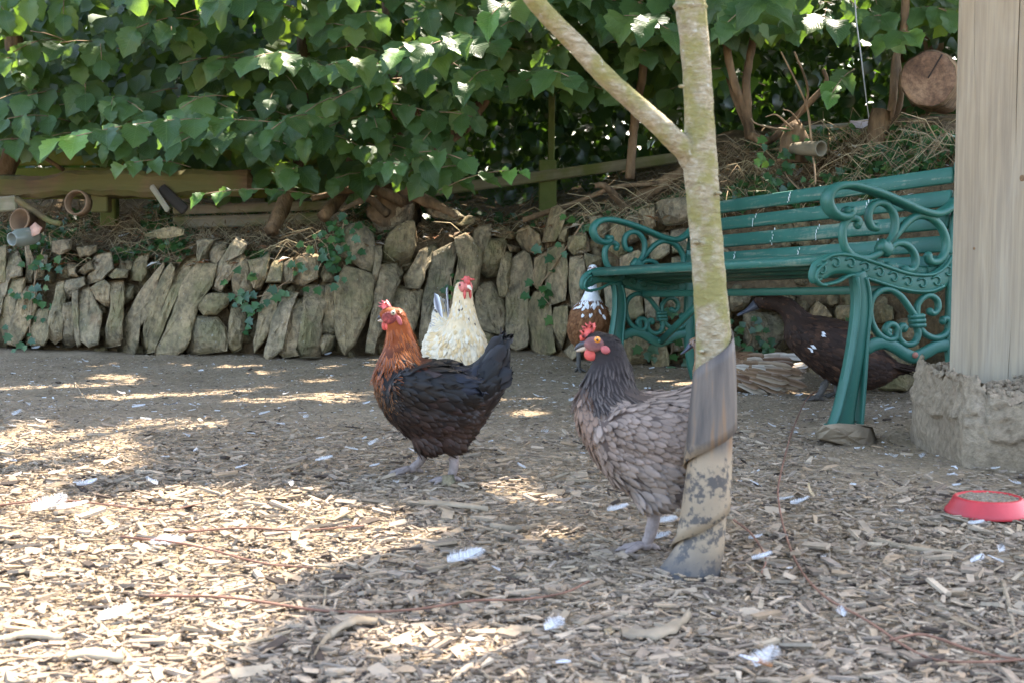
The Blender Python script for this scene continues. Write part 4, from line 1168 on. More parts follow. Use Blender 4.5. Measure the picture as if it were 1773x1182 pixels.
RF = Vector((.840, 3.80, 0.0)); LF = Vector((.300, 5.35, 0.0))
RF.z = float(H(RF.x, RF.y)); LF.z = RF.z - .090
e1 = (RF - LF); BL = e1.length; e1.normalize()
e2 = Vector((.94, .341, 0)); e2 = (e2 - e1 * e2.dot(e1)).normalized()
e3 = e1.cross(e2).normalized()
if e3.z < 0: e3 = -e3
bench = empty('garden_bench', LF)
tag(bench, 'green garden bench with scrolled cast iron ends and worn wooden slats', 'bench')
BM = Matrix((( e1.x, e2.x, e3.x), (e1.y, e2.y, e3.y), (e1.z, e2.z, e3.z)))
bench.rotation_euler = BM.to_euler()
# side plane: photo crop D pixels -> (s back, z up)
def dz(x, y):
    s = (x - 290) / 1235.0
    y = 295 + (y - 295) * (1 + .085 * s / .45)
    return s, (1112 - y) / 1531.0
def sweep(mb, pts, thick, wide, u0, taper=None, n=5, close=False, mi=0):
    """a cast bar following 2D points in the end plane; rounded rectangular section"""
    q = cr(pts, n); m = len(q)
    t2 = np.gradient(q, axis=0); t2 /= np.linalg.norm(t2, axis=1)[:, None] + 1e-9
    prof = [(-1, -.55), (-.6, -1), (.6, -1), (1, -.55), (1, .55), (.6, 1), (-.6, 1), (-1, .55)]
    vs = []
    for i in range(m):
        nx_, nz_ = -t2[i][1], t2[i][0]
        h = thick / 2 * (taper(i / (m - 1)) if taper else 1)
        for a, b in prof:
            vs.append((u0 + b * wide / 2, q[i][0] + nx_ * a * h, q[i][1] + nz_ * a * h))
    k = 8
    fs = [(i * k + j, (i + 1) * k + j, (i + 1) * k + (j + 1) % k, i * k + (j + 1) % k) for i in range(m - 1) for j in range(k)]
    fs += [tuple(range(k)), tuple((m - 1) * k + j for j in range(k - 1, -1, -1))]
    mb.add(vs, fs, None, mi)
def D2(pts): return [dz(*p) for p in pts]
def knob(mb, p, r, u0, w):
    ellipsoid(mb, (u0, p[0], p[1]), (w / 2, r, r), 10, 8)
def bench_end(u0):
    tg_ = lambda a, b: (lambda t: a + (b - a) * t)
    def add(name, items, wide):
        mb = MB()
        for it in items:
            if it[0] == 's': sweep(mb, D2(it[1]), it[2], it[4] if len(it) > 4 else wide, u0, it[3] if len(it) > 3 else None)
            elif it[0] == 'k': knob(mb, dz(*it[1]), it[2], u0, it[3])
        return link(name, mb.mesh(name, IRON), bench)
    add('armrest', [('s', [(392, 222), (398, 240), (380, 255), (350, 250), (325, 228), (312, 190), (322, 155), (350, 132), (395, 126), (440, 135), (500, 155), (560, 180), (620, 208), (680, 235), (740, 245), (790, 222), (822, 190)], .021, None, .052), ('k', (388, 232), .014, .05)], .05)
    add('arm_scroll', [
      ('s', [(426, 292), (432, 272), (412, 258), (388, 268), (372, 300), (370, 340), (382, 385), (412, 415), (460, 422), (505, 405), (533, 380)], .019),
      ('s', [(533, 380), (562, 340), (575, 290), (568, 240), (540, 205), (505, 200), (478, 222), (470, 262), (482, 295), (506, 300)], .018),
      ('s', [(540, 372), (580, 325), (625, 275), (670, 252), (720, 262), (758, 298), (778, 350), (772, 400), (745, 432), (712, 432), (702, 405)], .019),
      ('s', [(540, 388), (580, 362), (620, 368), (648, 400), (655, 440), (640, 468), (612, 468)], .017),
      ('k', (429, 288), .012, .026), ('k', (500, 298), .012, .026), ('k', (706, 412), .013, .026), ('k', (614, 466), .012, .026)], .026)
    add('collar', [('s', [(512, 366), (552, 396)], .036, None, .036), ('s', [(518, 392), (548, 365)], .030, None, .034)], .034)
    bp = [(272, 520), (268, 500), (285, 470), (320, 448), (370, 442), (430, 455), (520, 485), (600, 512), (660, 522), (720, 518), (765, 490), (795, 445), (810, 380), (822, 300), (835, 200), (846, 110), (852, 60)]
    tp_ = lambda t: .55 + .45 * min(1, t * 9) if t < .12 else (1 if t < .6 else 1 - .45 * (t - .6) / .4)
    add('seat_rail', [('s', bp, .058, tp_, .016), ('s', [(x, y - 34) for x, y in bp[2:12]], .010, None, .030), ('s', [(300, 532), (345, 520), (400, 492), (470, 508), (600, 546), (700, 552), (760, 530)], .009, None, .028),
       ('s', [(300, 535), (278, 530), (262, 508), (272, 470), (300, 442)], .010, None, .030)], .02)
    # embossed curls along the rail
    mb = MB()
    q = cr(D2(bp), 8); seg = np.cumsum(np.r_[0, np.linalg.norm(np.diff(q, axis=0), axis=1)])
    for k in range(11):
        d = .035 + k * .047
        c = [np.interp(d, seg, q[:, i]) for i in (0, 1)]
        for sd in (-1, 1):
            tube(mb, [(u0 + sd * .010, c[0] + math.cos(a) * r, c[1] + math.sin(a) * r) for a, r in [(2.6 - j * .62, .017 - .0012 * j) for j in range(10)]], .0032, 5)
    link('ornament', mb.mesh('ornament', IRON), bench)
    lw = lambda t: 1 + .1 * t + (.45 * max(0, t - .86) / .14)
    add('front_leg', [('s', [(425, 480), (438, 540), (440, 620), (430, 720), (412, 830), (392, 940), (374, 1050), (358, 1122)], .046, lw, .030),
                      ('s', [(412, 500), (418, 560), (416, 640), (404, 740), (386, 850), (362, 960), (338, 1060), (316, 1118)], .010, None, .044),
                      ('s', [(448, 500), (460, 560), (462, 640), (452, 740), (444, 850), (436, 960), (428, 1060), (424, 1118)], .009, None, .042),
                      ('s', [(300, 1112), (365, 1112), (436, 1114)], .012, None, .052)], .03)
    add('back_leg', [('s', [(806, 440), (806, 560), (802, 680), (800, 780), (815, 920), (850, 1060), (868, 1150)], .042, None, .028)], .03)
    add('stretcher_arch', [('s', [(452, 790), (490, 768), (530, 762), (572, 778), (610, 802), (645, 815), (690, 795), (735, 770), (800, 758)], .034, None, .020)], .02)
    add('leg_scroll', [
      ('s', [(548, 735), (532, 712), (545, 688), (568, 690), (578, 715), (568, 742), (540, 748), (505, 728), (480, 685), (472, 630), (485, 580), (520, 550), (558, 550), (595, 575), (625, 615), (652, 655)], .016),
      ('s', [(655, 690), (662, 725), (645, 758), (612, 765), (586, 742), (585, 706), (602, 690), (612, 704)], .016),
      ('s', [(658, 650), (660, 610), (682, 578), (712, 568), (740, 588), (742, 622), (722, 640), (706, 628)], .015),
      ('s', [(662, 690), (690, 722), (730, 736), (768, 722), (788, 690), (780, 660), (758, 662)], .016),
      ('k', (543, 715), .012, .024), ('k', (606, 702), .012, .024), ('k', (710, 632), .011, .024), ('k', (762, 668), .011, .024)], .022)
    add('collar', [('s', [(636, 655), (678, 650)], .014, None, .034), ('s', [(637, 672), (680, 668)], .014, None, .036), ('s', [(639, 690), (682, 686)], .014, None, .034)], .034)
    mb = MB()
    for sd in (-1, 1): ellipsoid(mb, (u0 + sd * .012, *dz(640, 806)), (.006, .009, .009), 10, 6)
    link('bolt', mb.mesh('bolt', PALE if u0 > 1 else IRON), bench)
    add('back_finial', [('k', (850, 62), .030, .022), ('s', [(838, 90), (842, 60), (862, 50), (874, 66), (862, 80)], .014, None, .026)], .026)
bench_end(0.0); bench_end(BL)
def slat_obj(s, z, ang, w, t, u0=.012, u1=None, bow=0.0):
    mb = MB()
    ca, sa = math.cos(ang), math.sin(ang)
    box(mb, ((u0 + (u1 or BL - .012)) / 2, s, z), ((1, 0, 0), (0, ca, sa), (0, -sa, ca)), (((u1 or BL - .012) - u0) / 2, w / 2, t / 2), None, .003)
    return link('slat', mb.mesh('slat', SLATM), bench)
# seat: front slat rounded over, then dipping to the back
for s, y, ang in [(.035, 452, .25), (.105, 452, -.05), (.175, 466, -.13), (.245, 482, -.14), (.315, 494, -.10), (.375, 490, .12)]:
    slat_obj(s, dz(290 + s * 1235, y)[1] + .018, ang, .060, .022)
for y, x in [(92, 842), (182, 833), (272, 824), (362, 812), (440, 795)]:
    s, z = dz(x, y)
    slat_obj(s - .018, z, math.radians(80), .046, .014)
# bird droppings dried on the back and the seat
DROP = simple('dried_droppings', (.62, .64, .60), .9, .2)
for u, row, hgt in [(.52, 1, .040), (.66, 2, .05), (.95, 2, .045), (.40, 3, .035), (1.22, 1, .035), (1.30, 3, .05), (.75, 0, .03), (.84, 3, .03), (1.1, 2, .02)]:
    y, x = [(92, 842), (182, 833), (272, 824), (362, 812)][row]
    s, z = dz(x, y); mb = MB(); rr_ = random.Random(row * 31 + int(u * 100))
    for k in range(6):
        ellipsoid(mb, (u + rr_.uniform(-.006, .012) + .003 * k, s - .0295 + .004 * (k - 3) * hgt * 4, z + hgt * (k / 5 - .5)), (rr_.uniform(.001, .003), .0012, rr_.uniform(.003, .007)), 6, 4)
    link('dropping', mb.mesh('dropping', DROP), bench)
# steel strap bracing the far end to the seat, and the underseat rail
mb = MB()
a = Vector((.012, *dz(645, 808))); b = Vector((.52, .26, dz(600, 520)[1]))
x = (b - a).normalized(); y = Vector((0, 0, 1)).cross(x).normalized()
box(mb, (a + b) / 2, (x, y, x.cross(y)), ((b - a).length / 2, .004, .014))
link('brace', mb.mesh('brace', IRON), bench)
mb = MB(); box(mb, (BL / 2, .22, dz(560, 548)[1]), ((1, 0, 0), (0, 1, 0), (0, 0, 1)), (BL / 2 - .02, .012, .012), None, .003)
link('rail', mb.mesh('rail', IRON), bench)

# ------------------------------------------------------------------ foreground tree with a spiral guard
def trunk_bark():
    m, t, b = new_mat('pale_lichen_bark')
    v = coords(t); st = N(t, 'ShaderNodeMapping'); st.inputs['Scale'].default_value = (38, 38, 95); t.links.new(v, st.inputs[0])
    f = tex(t, st.outputs[0], 1.6, 6, .7, .6); g = tex(t, v, 20, 5, .6); k = tex(t, v, 45, 4, .6)
    c = ramp(t, f, [(.3, (.19, .145, .085)), (.5, (.30, .25, .155)), (.72, (.46, .415, .32))])
    c = mix(t, ramp(t, g, [(.44, (0, 0, 0)), (.58, (.85, .85, .85))]), c, (.21, .19, .06))
    c = mix(t, ramp(t, tex(t, v, 9, 3), [(.6, (0, 0, 0)), (.75, (.6, .6, .6))]), c, (.36, .20, .13))
    c = mix(t, ramp(t, k, [(.66, (0, 0, 0)), (.72, (.7, .7, .7))]), c, (.50, .50, .46))
    t.links.new(c, b.inputs['Base Color']); b.inputs['Roughness'].default_value = .85; b.inputs['Specular IOR Level'].default_value = .2
    bump(t, b, math_n(t, 'ADD', f, math_n(t, 'MULTIPLY', k, .8)), 1.0, .007)
    return m
TBARK = trunk_bark()
TD = 2.12
tb = G(1207, 1000)
tree = empty('young_tree', tb); tag(tree, 'young leaning tree with pale lichen bark forking above the grey hen', 'tree')
tw_ = [(1206, 1010, 36), (1207, 985, 34), (1214, 940, 33), (1222, 860, 32), (1230, 760, 32), (1234, 680, 32), (1236, 600, 31), (1229, 500, 29), (1222, 400, 28), (1215, 320, 29), (1212, 270, 29), (1211, 220, 26), (1208, 150, 25), (1203, 80, 25), (1197, 20, 26), (1192, -60, 25), (1180, -300, 24), (1165, -700, 20), (1140, -1300, 14)]
mb = MB(); c = cr([(*P(x, y, TD), r / FPX * TD) for x, y, r in tw_], 5)
tube(mb, c[:, :3], c[:, 3], 18, jit=.03)
ellipsoid(mb, P(1195, 12, TD) , (.026, .025, .011), 12, 6)
for px, py in [(1237, 580), (1215, 608), (1244, 335), (1205, 420), (1236, 905), (1180, 150)]:
    ellipsoid(mb, P(px, py, TD - .022), (.005, .008, .003), 8, 5)
part('trunk', mb, TBARK, tree)
mb = MB(); c = cr([(*P(x, y, d), r / FPX * d) for x, y, r, d in [(1216, 320, 18, TD), (1194, 272, 20, TD), (1160, 235, 19, TD - .02), (1100, 180, 17, TD - .03), (1045, 130, 16.5, TD - .05), (1000, 80, 16.5, TD - .06), (955, 35, 16, TD - .08), (912, -15, 15, TD - .1), (850, -100, 14, TD - .12), (740, -300, 13, TD - .1), (640, -600, 9, TD)]], 5)
tube(mb, c[:, :3], c[:, 3], 14, jit=.05)
part('branch', mb, TBARK, tree)
for q in [[(1180, -300, 2.12), (1300, -500, 2.2), (1450, -900, 2.3)], [(1165, -700, 2.12), (1000, -1000, 2.3), (860, -1500, 2.5)], [(740, -300, 2.05), (820, -600, 2.3), (900, -900, 2.6)]]:
    mb = MB(); c = cr([tuple(P(*p)) for p in q], 5); tube(mb, c, np.linspace(.014, .005, len(c)), 8, jit=.05); part('branch', mb, TBARK, tree)
A = canopy(2200, -.9, 1.5, 1.5, 3.2, 1.45, 2.8, 9, (.08, .12), .7)
A[:, :3, 3] -= np.array(tree.location)
link('crown', mass_leaves('crown', A, LEAFM, CV, CF, CU), tree)['kind'] = 'stuff'

def guard_mat():
    m, t, b = new_mat('mud_splashed_guard')
    a = N(t, 'ShaderNodeAttribute', attribute_name='LUV'); sp = N(t, 'ShaderNodeSeparateXYZ'); t.links.new(a.outputs['Vector'], sp.inputs[0])
    v = coords(t); f = tex(t, v, 14, 5, .6); g = tex(t, v, 110, 4, .6); k = tex(t, v, 38, 5, .65)
    st = N(t, 'ShaderNodeMapping'); st.inputs['Scale'].default_value = (40, 40, 3); t.links.new(v, st.inputs[0]); s = tex(t, st.outputs[0], 1.2, 4)
    plastic = ramp(t, s, [(.38, (.052, .041, .034)), (.52, (.098, .076, .058)), (.64, (.17, .095, .045))])
    mud = ramp(t, f, [(.3, (.21, .150, .09)), (.7, (.29, .215, .135))])
    dark = (.026, .025, .027)
    mud = mix(t, ramp(t, math_n(t, 'ADD', math_n(t, 'MULTIPLY', k, .7), math_n(t, 'MULTIPLY', g, .3)), [(.50, (0, 0, 0)), (.56, (.85, .85, .85))]), mud, dark)
    hgt = sp.outputs[0]
    w = math_n(t, 'ADD', hgt, math_n(t, 'MULTIPLY', math_n(t, 'SUBTRACT', f, .5), .12))
    c = mix(t, ramp(t, w, [(.60, (0, 0, 0)), (.68, (1, 1, 1))]), mud, plastic)
    c = mix(t, ramp(t, w, [(.08, (.9, .9, .9)), (.22, (0, 0, 0))]), c, dark)
    t.links.new(c, b.inputs['Base Color']); b.inputs['Roughness'].default_value = .6
    bump(t, b, g, .2, .002)
    return m
mb = MB()
gp = cr([(*P(x, y, TD), r / FPX * TD) for x, y, r in tw_], 12)
zs = gp[:, 2]; order = np.argsort(zs); 
def axis_at(z): return np.array([np.interp(z, zs[order], gp[order, i]) for i in (0, 1, 3)])
zb, ztp = tb.z - .02, P(1236, 640, TD).z
pitch_ = .122
turns = (ztp - zb) / pitch_ + .3
nseg = int(turns * 40); nv = 8
vs, uv = [], []
for i in range(nseg + 1):
    ph = i / 40
    for j in range(nv + 1):
        v_ = j / nv
        z = zb - pitch_ * .6 + pitch_ * ph + pitch_ * 1.12 * v_
        # the top edge climbs to the right of the trunk in the picture
        ax_ = axis_at(z)
        r = ax_[2] + .0035 + .0075 * (1 - v_) + (.012 * max(0, 1 - (z - zb) / .10) ** 2)
        a = 2 * math.pi * ph + 2.2
        # lower end kicks out to the left over the root
        kick = max(0, 1 - (z - zb) / .085) ** 1.5
        vs.append((ax_[0] + math.cos(a) * r - .018 * kick + (.0 if math.cos(a) > 0 else math.cos(a) * .012 * kick), ax_[1] + math.sin(a) * r, max(z, zb - .03)))
        uv.append(((z - zb) / (ztp - zb), v_))
k = nv + 1
mb.add(vs, [(i * k + j, (i + 1) * k + j, (i + 1) * k + j + 1, i * k + j + 1) for i in range(nseg) for j in range(nv)], None, 0, uv)
g_ = empty('tree_guard', tb); tag(g_, 'muddy grey spiral plastic guard wrapped round the base of the young tree', 'tree guard')
go = part('spiral_wrap', mb, guard_mat(), g_)
sm = go.modifiers.new('thick', 'SOLIDIFY'); sm.thickness = .0022; sm.offset = -1

# ------------------------------------------------------------------ timber post in a concrete footing
def post_mat():
    m, t, b = new_mat('weathered_timber')
    v = coords(t); st = N(t, 'ShaderNodeMapping'); st.inputs['Scale'].default_value = (9, 9, 1.6); t.links.new(v, st.inputs[0])
    f = tex(t, st.outputs[0], 1.2, 6, .55, 1.6)
    st2 = N(t, 'ShaderNodeMapping'); st2.inputs['Scale'].default_value = (170, 170, 5); t.links.new(v, st2.inputs[0]); f2 = tex(t, st2.outputs[0], 1.0, 4)
    g = tex(t, v, 5, 4)
    c = ramp(t, f, [(.25, (.235, .185, .125)), (.5, (.275, .222, .155)), (.75, (.31, .26, .19))])
    c = mix(t, 1.0, c, ramp(t, f2, [(.35, (.84, .84, .86)), (.65, (1.08, 1.08, 1.06))]), 'MULTIPLY')
    c = mix(t, ramp(t, g, [(.55, (0, 0, 0)), (.75, (.3, .3, .3))]), c, (.33, .29, .225))
    t.links.new(c, b.inputs['Base Color']); b.inputs['Roughness'].default_value = .85; b.inputs['Specular IOR Level'].default_value = .2
    bump(t, b, math_n(t, 'ADD', math_n(t, 'MULTIPLY', f, .4), math_n(t, 'MULTIPLY', f2, .6)), .3, .002)
    return m
PM = post_mat()
pw = .205
pl = P(1643, 668, 3.30)
pa_ = -math.atan2(pl.x, pl.y) - .02
post = empty('timber_post', Vector((pl.x + math.cos(pa_) * pw / 2 - math.sin(pa_) * pw / 2, pl.y + math.sin(pa_) * pw / 2 + math.cos(pa_) * pw / 2, pl.z - .04)), pa_)
tag(post, 'thick weathered square timber post standing in rough concrete at the right edge', 'post')
# built as a cross section with drying cracks cut into the front face
cracks = [(.21, .0008, .005), (.64, .0020, .016)]
mb = MB(); hz = np.linspace(0, 2.6, 60); prof0 = []
def post_profile(z):
    pr = []
    h = pw / 2
    pr.append((-h + .006, -h)); 
    for i, (cx_, cw, cdp) in enumerate(cracks):
        x = -h + pw * cx_ + .012 * noise.noise((z * 1.6, i * 5.0, 0)) + .012 * (z - .6) * (.5 if i % 2 else -.3)
        d = cdp * max(.0, min(1, .35 + 1.5 * noise.noise((z * 1.1, i * 3.0, 7)))); wv_ = cw * max(.12, min(1.2, .6 + 1.2 * noise.noise((z * 1.3, i * 9.0, 2))))
        pr += [(x - wv_, -h), (x - wv_ * .3, -h + d), (x + wv_ * .3, -h + d), (x + wv_, -h)]
    pr += [(h - .006, -h), (h, -h + .006), (h, h - .006), (h - .006, h), (-h + .006, h), (-h, h - .006), (-h, -h + .006)]
    return pr
vs = []
for z in hz:
    pr = post_profile(z)
    for x, y in pr:
        e = .0005 * noise.noise((x * 12, y * 12, z * 1.5))
        vs.append((x + e, y + e, z))
k = len(pr)
mb.add(vs, [(i * k + j, i * k + (j + 1) % k, (i + 1) * k + (j + 1) % k, (i + 1) * k + j) for i in range(len(hz) - 1) for j in range(k)] + [tuple((len(hz) - 1) * k + j for j in range(k))])
link('shaft', mb.mesh('shaft', PM, smooth=False), post)
KN = simple('knot_wood', (.16, .10, .055), .85, .2, 60, .5, .003, .4, 40)
for z, x, r in [(.52, .045, .008), (.36, -.055, .0035), (.97, -.05, .003)]:
    mb = MB(); ellipsoid(mb, (x, -pw / 2 + .0005, z), (r * .8, .0022, r), 12, 6); link('knot', mb.mesh('knot', KN), post)

def concrete_mat():
    m, t, b = new_mat('rough_concrete')
    v = coords(t); f = tex(t, v, 6, 6, .6); g = tex(t, v, 60, 6, .7)
    st = N(t, 'ShaderNodeMapping'); st.inputs['Scale'].default_value = (12, 12, 30); t.links.new(v, st.inputs[0]); s = tex(t, st.outputs[0], 1.2, 5)
    c = ramp(t, f, [(.3, (.225, .170, .115)), (.55, (.29, .225, .155)), (.75, (.34, .275, .20))])
    c = mix(t, ramp(t, tex(t, v, 11, 4), [(.6, (0, 0, 0)), (.75, (.5, .5, .5))]), c, (.33, .215, .14))
    c = mix(t, 1.0, c, ramp(t, g, [(.3, (.6, .6, .6)), (.62, (1.12, 1.12, 1.1))]), 'MULTIPLY')
    t.links.new(c, b.inputs['Base Color']); b.inputs['Roughness'].default_value = .95; b.inputs['Specular IOR Level'].default_value = .15
    bump(t, b, math_n(t, 'ADD', g, math_n(t, 'MULTIPLY', s, .6)), .9, .012)
    return m
CONC = concrete_mat()
fr = empty('concrete_footing', Vector((1.17, 3.26, 0))); tag(fr, 'rough lump of poured concrete round the foot of the timber post', 'concrete footing')
bm = bmesh.new()
bmesh.ops.create_grid(bm, x_segments=2, y_segments=2, size=1); bm.clear()
mb = MB()
# outline in plan (front left corner at photo 1590,770), five rings up and a crumbled crown
def fpt(px, py): return G(px, py)
c0 = fpt(1597, 778); c1 = fpt(1668, 806); c2 = fpt(1900, 838)
plan = [c0, c1, c2, c2 + Vector((.05, .5, 0)), Vector((1.45, 3.75, 0)), Vector((c0.x + .14, 3.72, 0)), Vector((c0.x + .02, 3.5, 0))]
pl_ = []
for i in range(len(plan)):
    a, b = plan[i], plan[(i + 1) % len(plan)]
    k = max(2, int((b - a).length / .008))
    for j in range(k): pl_.append(a.lerp(b, j / k))
m = len(pl_); cen = sum(pl_, Vector()) / m
vs = []
nrg = 32
for r_ in range(nrg + 1):
    t = r_ / nrg
    for i, p in enumerate(pl_):
        lo = .16 + .10 * sstep(1.12, 1.30, p.x) + .03 * noise.noise((p.x * 14, p.y * 14, 3)) + (.03 if p.x < 1.0 else 0)
        z = -.05 + (lo + .05) * t
        d = (p - cen); d.z = 0; d.normalize()
        q = p + d * (.018 * math.sin(t * math.pi) + .012 * noise.noise((p.x * 9, p.y * 9, z * 12)) + .004 * noise.noise((p.x * 30, p.y * 30, z * 40)) - .02 * t + (.022 * abs(noise.noise((p.x * 28, p.y * 28, z * 28))) + .012 * abs(noise.noise((p.x * 60, p.y * 60, z * 60))) if t > .62 else 0))
        vs.append((q.x, q.y, z))
ntop = 26
for r_ in range(1, ntop + 1):
    s_ = 1 - r_ / ntop * .98
    for i, p in enumerate(pl_):
        q = cen + (p - cen) * s_
        lo = .155 + .10 * sstep(1.12, 1.30, q.x) + (.03 if q.x < 1.0 else 0)
        z = lo + .030 * noise.noise((q.x * 14, q.y * 14, 3)) + .020 * abs(noise.noise((q.x * 30, q.y * 30, 1))) + .016 * abs(noise.noise((q.x * 70, q.y * 70, 1))) - .012 * sstep(0, .3, 1 - s_)
        vs.append((q.x, q.y, z))
mb.add(vs, [(i * m + j, i * m + (j + 1) % m, (i + 1) * m + (j + 1) % m, (i + 1) * m + j) for i in range(nrg + ntop) for j in range(m)])
part('block', mb, CONC, fr)
mb = MB()
pin = [cen + (p - cen) * .97 for p in plan]
def in_plan(x, y):
    c = False
    for i in range(len(pin)):
        a, b = pin[i], pin[i - 1]
        if (a.y > y) != (b.y > y) and x < (b.x - a.x) * (y - a.y) / (b.y - a.y) + a.x: c = not c
    return c
for i in range(2200):
    x = R.uniform(.90, 1.5); y = R.uniform(3.0, 3.6)
    inside = True
    z = .155 + .10 * float(sstep(1.12, 1.30, x)) + (.03 if x < 1.0 else 0)
    if not in_plan(x, y): continue
    r = R.uniform(.003, .015) * (1 if R.random() < .5 else .6)
    M = Matrix.Rotation(R.uniform(0, 6), 3, Vector((R.random(), R.random(), .3)).normalized())
    ellipsoid(mb, (x, y, z + R.uniform(-.010, .008) + .03 * noise.noise((x * 14, y * 14, 3))), (r, r * R.uniform(.6, 1), r * R.uniform(.5, .9)), 6, 4, M)
part('aggregate', mb, CONC, fr, False, kind='stuff')
# ------------------------------------------------------------------ birds
PLUME = attr_mat('plumage', .7, .18, var=.12)
GLOSS = attr_mat('glossy_plumage', .5, .22, var=.12)
SKIN = attr_mat('bird_skin', .6, .35, var=.2, bscale=350, bstr=.3)
COMB = simple('red_comb', (.50, .075, .06), .5, .4, 220, .35, .002, .25, 60)
COMBP = simple('pink_comb', (.60, .12, .12), .55, .4, 220, .35, .002, .25, 60)
FACE = simple('red_face', (.22, .048, .042), .75, .2, 300, 1.0, .004, .55, 110)
LOBE = simple('ear_lobe', (.36, .09, .09), .6, .3, 220, .3, .002, .2)
BEAKD = simple('dark_beak', (.035, .033, .036), .4, .5, None, var=.4, vscale=40)
BEAKL = simple('horn_beak', (.45, .36, .27), .4, .5, None, var=.3, vscale=30)
BILL = simple('slate_bill', (.05, .052, .066), .35, .5, None, var=.3, vscale=30)
SHANK = simple('scaly_shank', (.21, .165, .145), .65, .3, 260, .7, .003, .25, 90)
SHANKD = simple('dark_shank', (.07, .06, .05), .6, .3, 260, .7, .003, .25, 90)
IRISO = simple('orange_iris', (.62, .22, .02), .2, .6); IRISG = simple('grey_iris', (.42, .36, .24), .2, .6); IRISB = simple('brown_iris', (.05, .03, .015), .15, .6)
PUP = simple('pupil', (.004, .004, .004), .05, .8)

def fuse(mb, voxel, it=6):
    me = mb.mesh('tmp', [])
    o = bpy.data.objects.new('tmp', me); COL.objects.link(o)
    r = o.modifiers.new('r', 'REMESH'); r.mode = 'VOXEL'; r.voxel_size = voxel
    s = o.modifiers.new('s', 'SMOOTH'); s.factor = .5; s.iterations = it
    dg = bpy.context.evaluated_depsgraph_get()
    out = bpy.data.meshes.new_from_object(o.evaluated_get(dg))
    bpy.data.objects.remove(o); bpy.data.meshes.remove(me)
    return out
def loft_x(mb, secs, n=20):
    """upright sections along x: (x, ztop, zbot, half width)"""
    vs = []
    for x, a, b, w in secs:
        for k in range(n):
            t = 2 * math.pi * k / n
            c, s = math.cos(t), math.sin(t)
            vs.append((x, c * w, (a + b) / 2 + s * (a - b) / 2))
    m = len(secs)
    fs = [(i * n + k, i * n + (k + 1) % n, (i + 1) * n + (k + 1) % n, (i + 1) * n + k) for i in range(m - 1) for k in range(n)]
    fs += [tuple(range(n - 1, -1, -1)), tuple((m - 1) * n + k for k in range(n))]
    mb.add(vs, fs)
def loft_p(mb, pts, n=16):
    """path in the xz plane: (x, z, r in plane, r sideways[, y])"""
    q = cr(pts, 4); m = len(q)
    t2 = np.gradient(q[:, :2], axis=0); t2 /= np.linalg.norm(t2, axis=1)[:, None] + 1e-9
    vs = []
    for i in range(m):
        nx_, nz_ = -t2[i][1], t2[i][0]
        yo = q[i][4] if q.shape[1] > 4 else 0
        for k in range(n):
            t = 2 * math.pi * k / n
            a = math.cos(t) * q[i][2]
            vs.append((q[i][0] + nx_ * a, yo + math.sin(t) * q[i][3], q[i][1] + nz_ * a))
    fs = [(i * n + k, i * n + (k + 1) % n, (i + 1) * n + (k + 1) % n, (i + 1) * n + k) for i in range(m - 1) for k in range(n)]
    fs += [tuple(range(n - 1, -1, -1)), tuple((m - 1) * n + k for k in range(n))]
    mb.add(vs, fs)

ROWS = [(0, .35), (.3, .85), (.62, 1.0), (.85, .78), (1.0, .18)]
COLS_ = (-1, -.58, 0, .58, 1)
def plumage(body, sizef, dirf, colf, n, seed, mat, skip=None, lift=.10, name='plumage'):
    """lays feathers like shingles over the body; sizef(p)->(len, width), dirf(p)->vector, colf(p, rnd)->fn(u, v)->rgb"""
    r = random.Random(seed)
    me = body
    tris = []
    me.calc_loop_triangles()
    co = np.array([v.co[:] for v in me.vertices]); no = np.array([v.normal[:] for v in me.vertices])
    tv = np.array([t.vertices[:] for t in me.loop_triangles])
    ar = np.linalg.norm(np.cross(co[tv[:, 1]] - co[tv[:, 0]], co[tv[:, 2]] - co[tv[:, 0]]), axis=1)
    g = np.random.default_rng(seed)
    pick = g.choice(len(tv), n * 3, p=ar / ar.sum())
    w = g.dirichlet((1, 1, 1), n * 3)
    pts = np.einsum('nk,nki->ni', w, co[tv[pick]]); nrm = np.einsum('nk,nki->ni', w, no[tv[pick]])
    grid = {}
    mb = MB(); cnt = 0
    for p, nn in zip(pts, nrm):
        pv = Vector(p); nv = Vector(nn).normalized()
        if skip and skip(pv): continue
        L, W = sizef(pv)
        d = W * .52
        key = (int(p[0] / .012), int(p[1] / .012), int(p[2] / .012))
        bad = False
        for i in (-1, 0, 1):
            for j in (-1, 0, 1):
                for k in (-1, 0, 1):
                    for q in grid.get((key[0] + i, key[1] + j, key[2] + k), ()):
                        if (q - pv).length_squared < d * d: bad = True; break
        if bad: continue
        grid.setdefault(key, []).append(pv)
        cnt += 1
        if cnt > n: break
        dv = Vector(dirf(pv)); dv = dv - nv * dv.dot(nv)
        if dv.length < 1e-4: continue
        dv.normalize()
        dv = (dv + Vector((r.uniform(-.12, .12), r.uniform(-.12, .12), r.uniform(-.12, .12)))).normalized()
        lf = lift * r.uniform(.6, 1.4)
        t = (dv + nv * lf).normalized(); s = nv.cross(t).normalized(); up = t.cross(s)
        L *= r.uniform(.85, 1.2); W *= r.uniform(.85, 1.15)
        cf = colf(pv, r)
        vs, cs = [], []
        for u, hw in ROWS:
            for v in COLS_:
                uu = u - .10 * v * v * u
                vs.append(pv - nv * .0008 + t * (L * uu) + s * (W * .5 * hw * v) + up * (.07 * W * (1 - v * v) - .35 * L * lf * u * u))
                cs.append(cf(u, v))
        k = 5
        fs = [(i * k + j, i * k + j + 1, (i + 1) * k + j + 1, (i + 1) * k + j) for i in range(4) for j in range(4)]
        mb.add(vs, fs, cs)
    return mb.mesh(name, mat)
def vmul(c, f): return (c[0] * f, c[1] * f, c[2] * f)
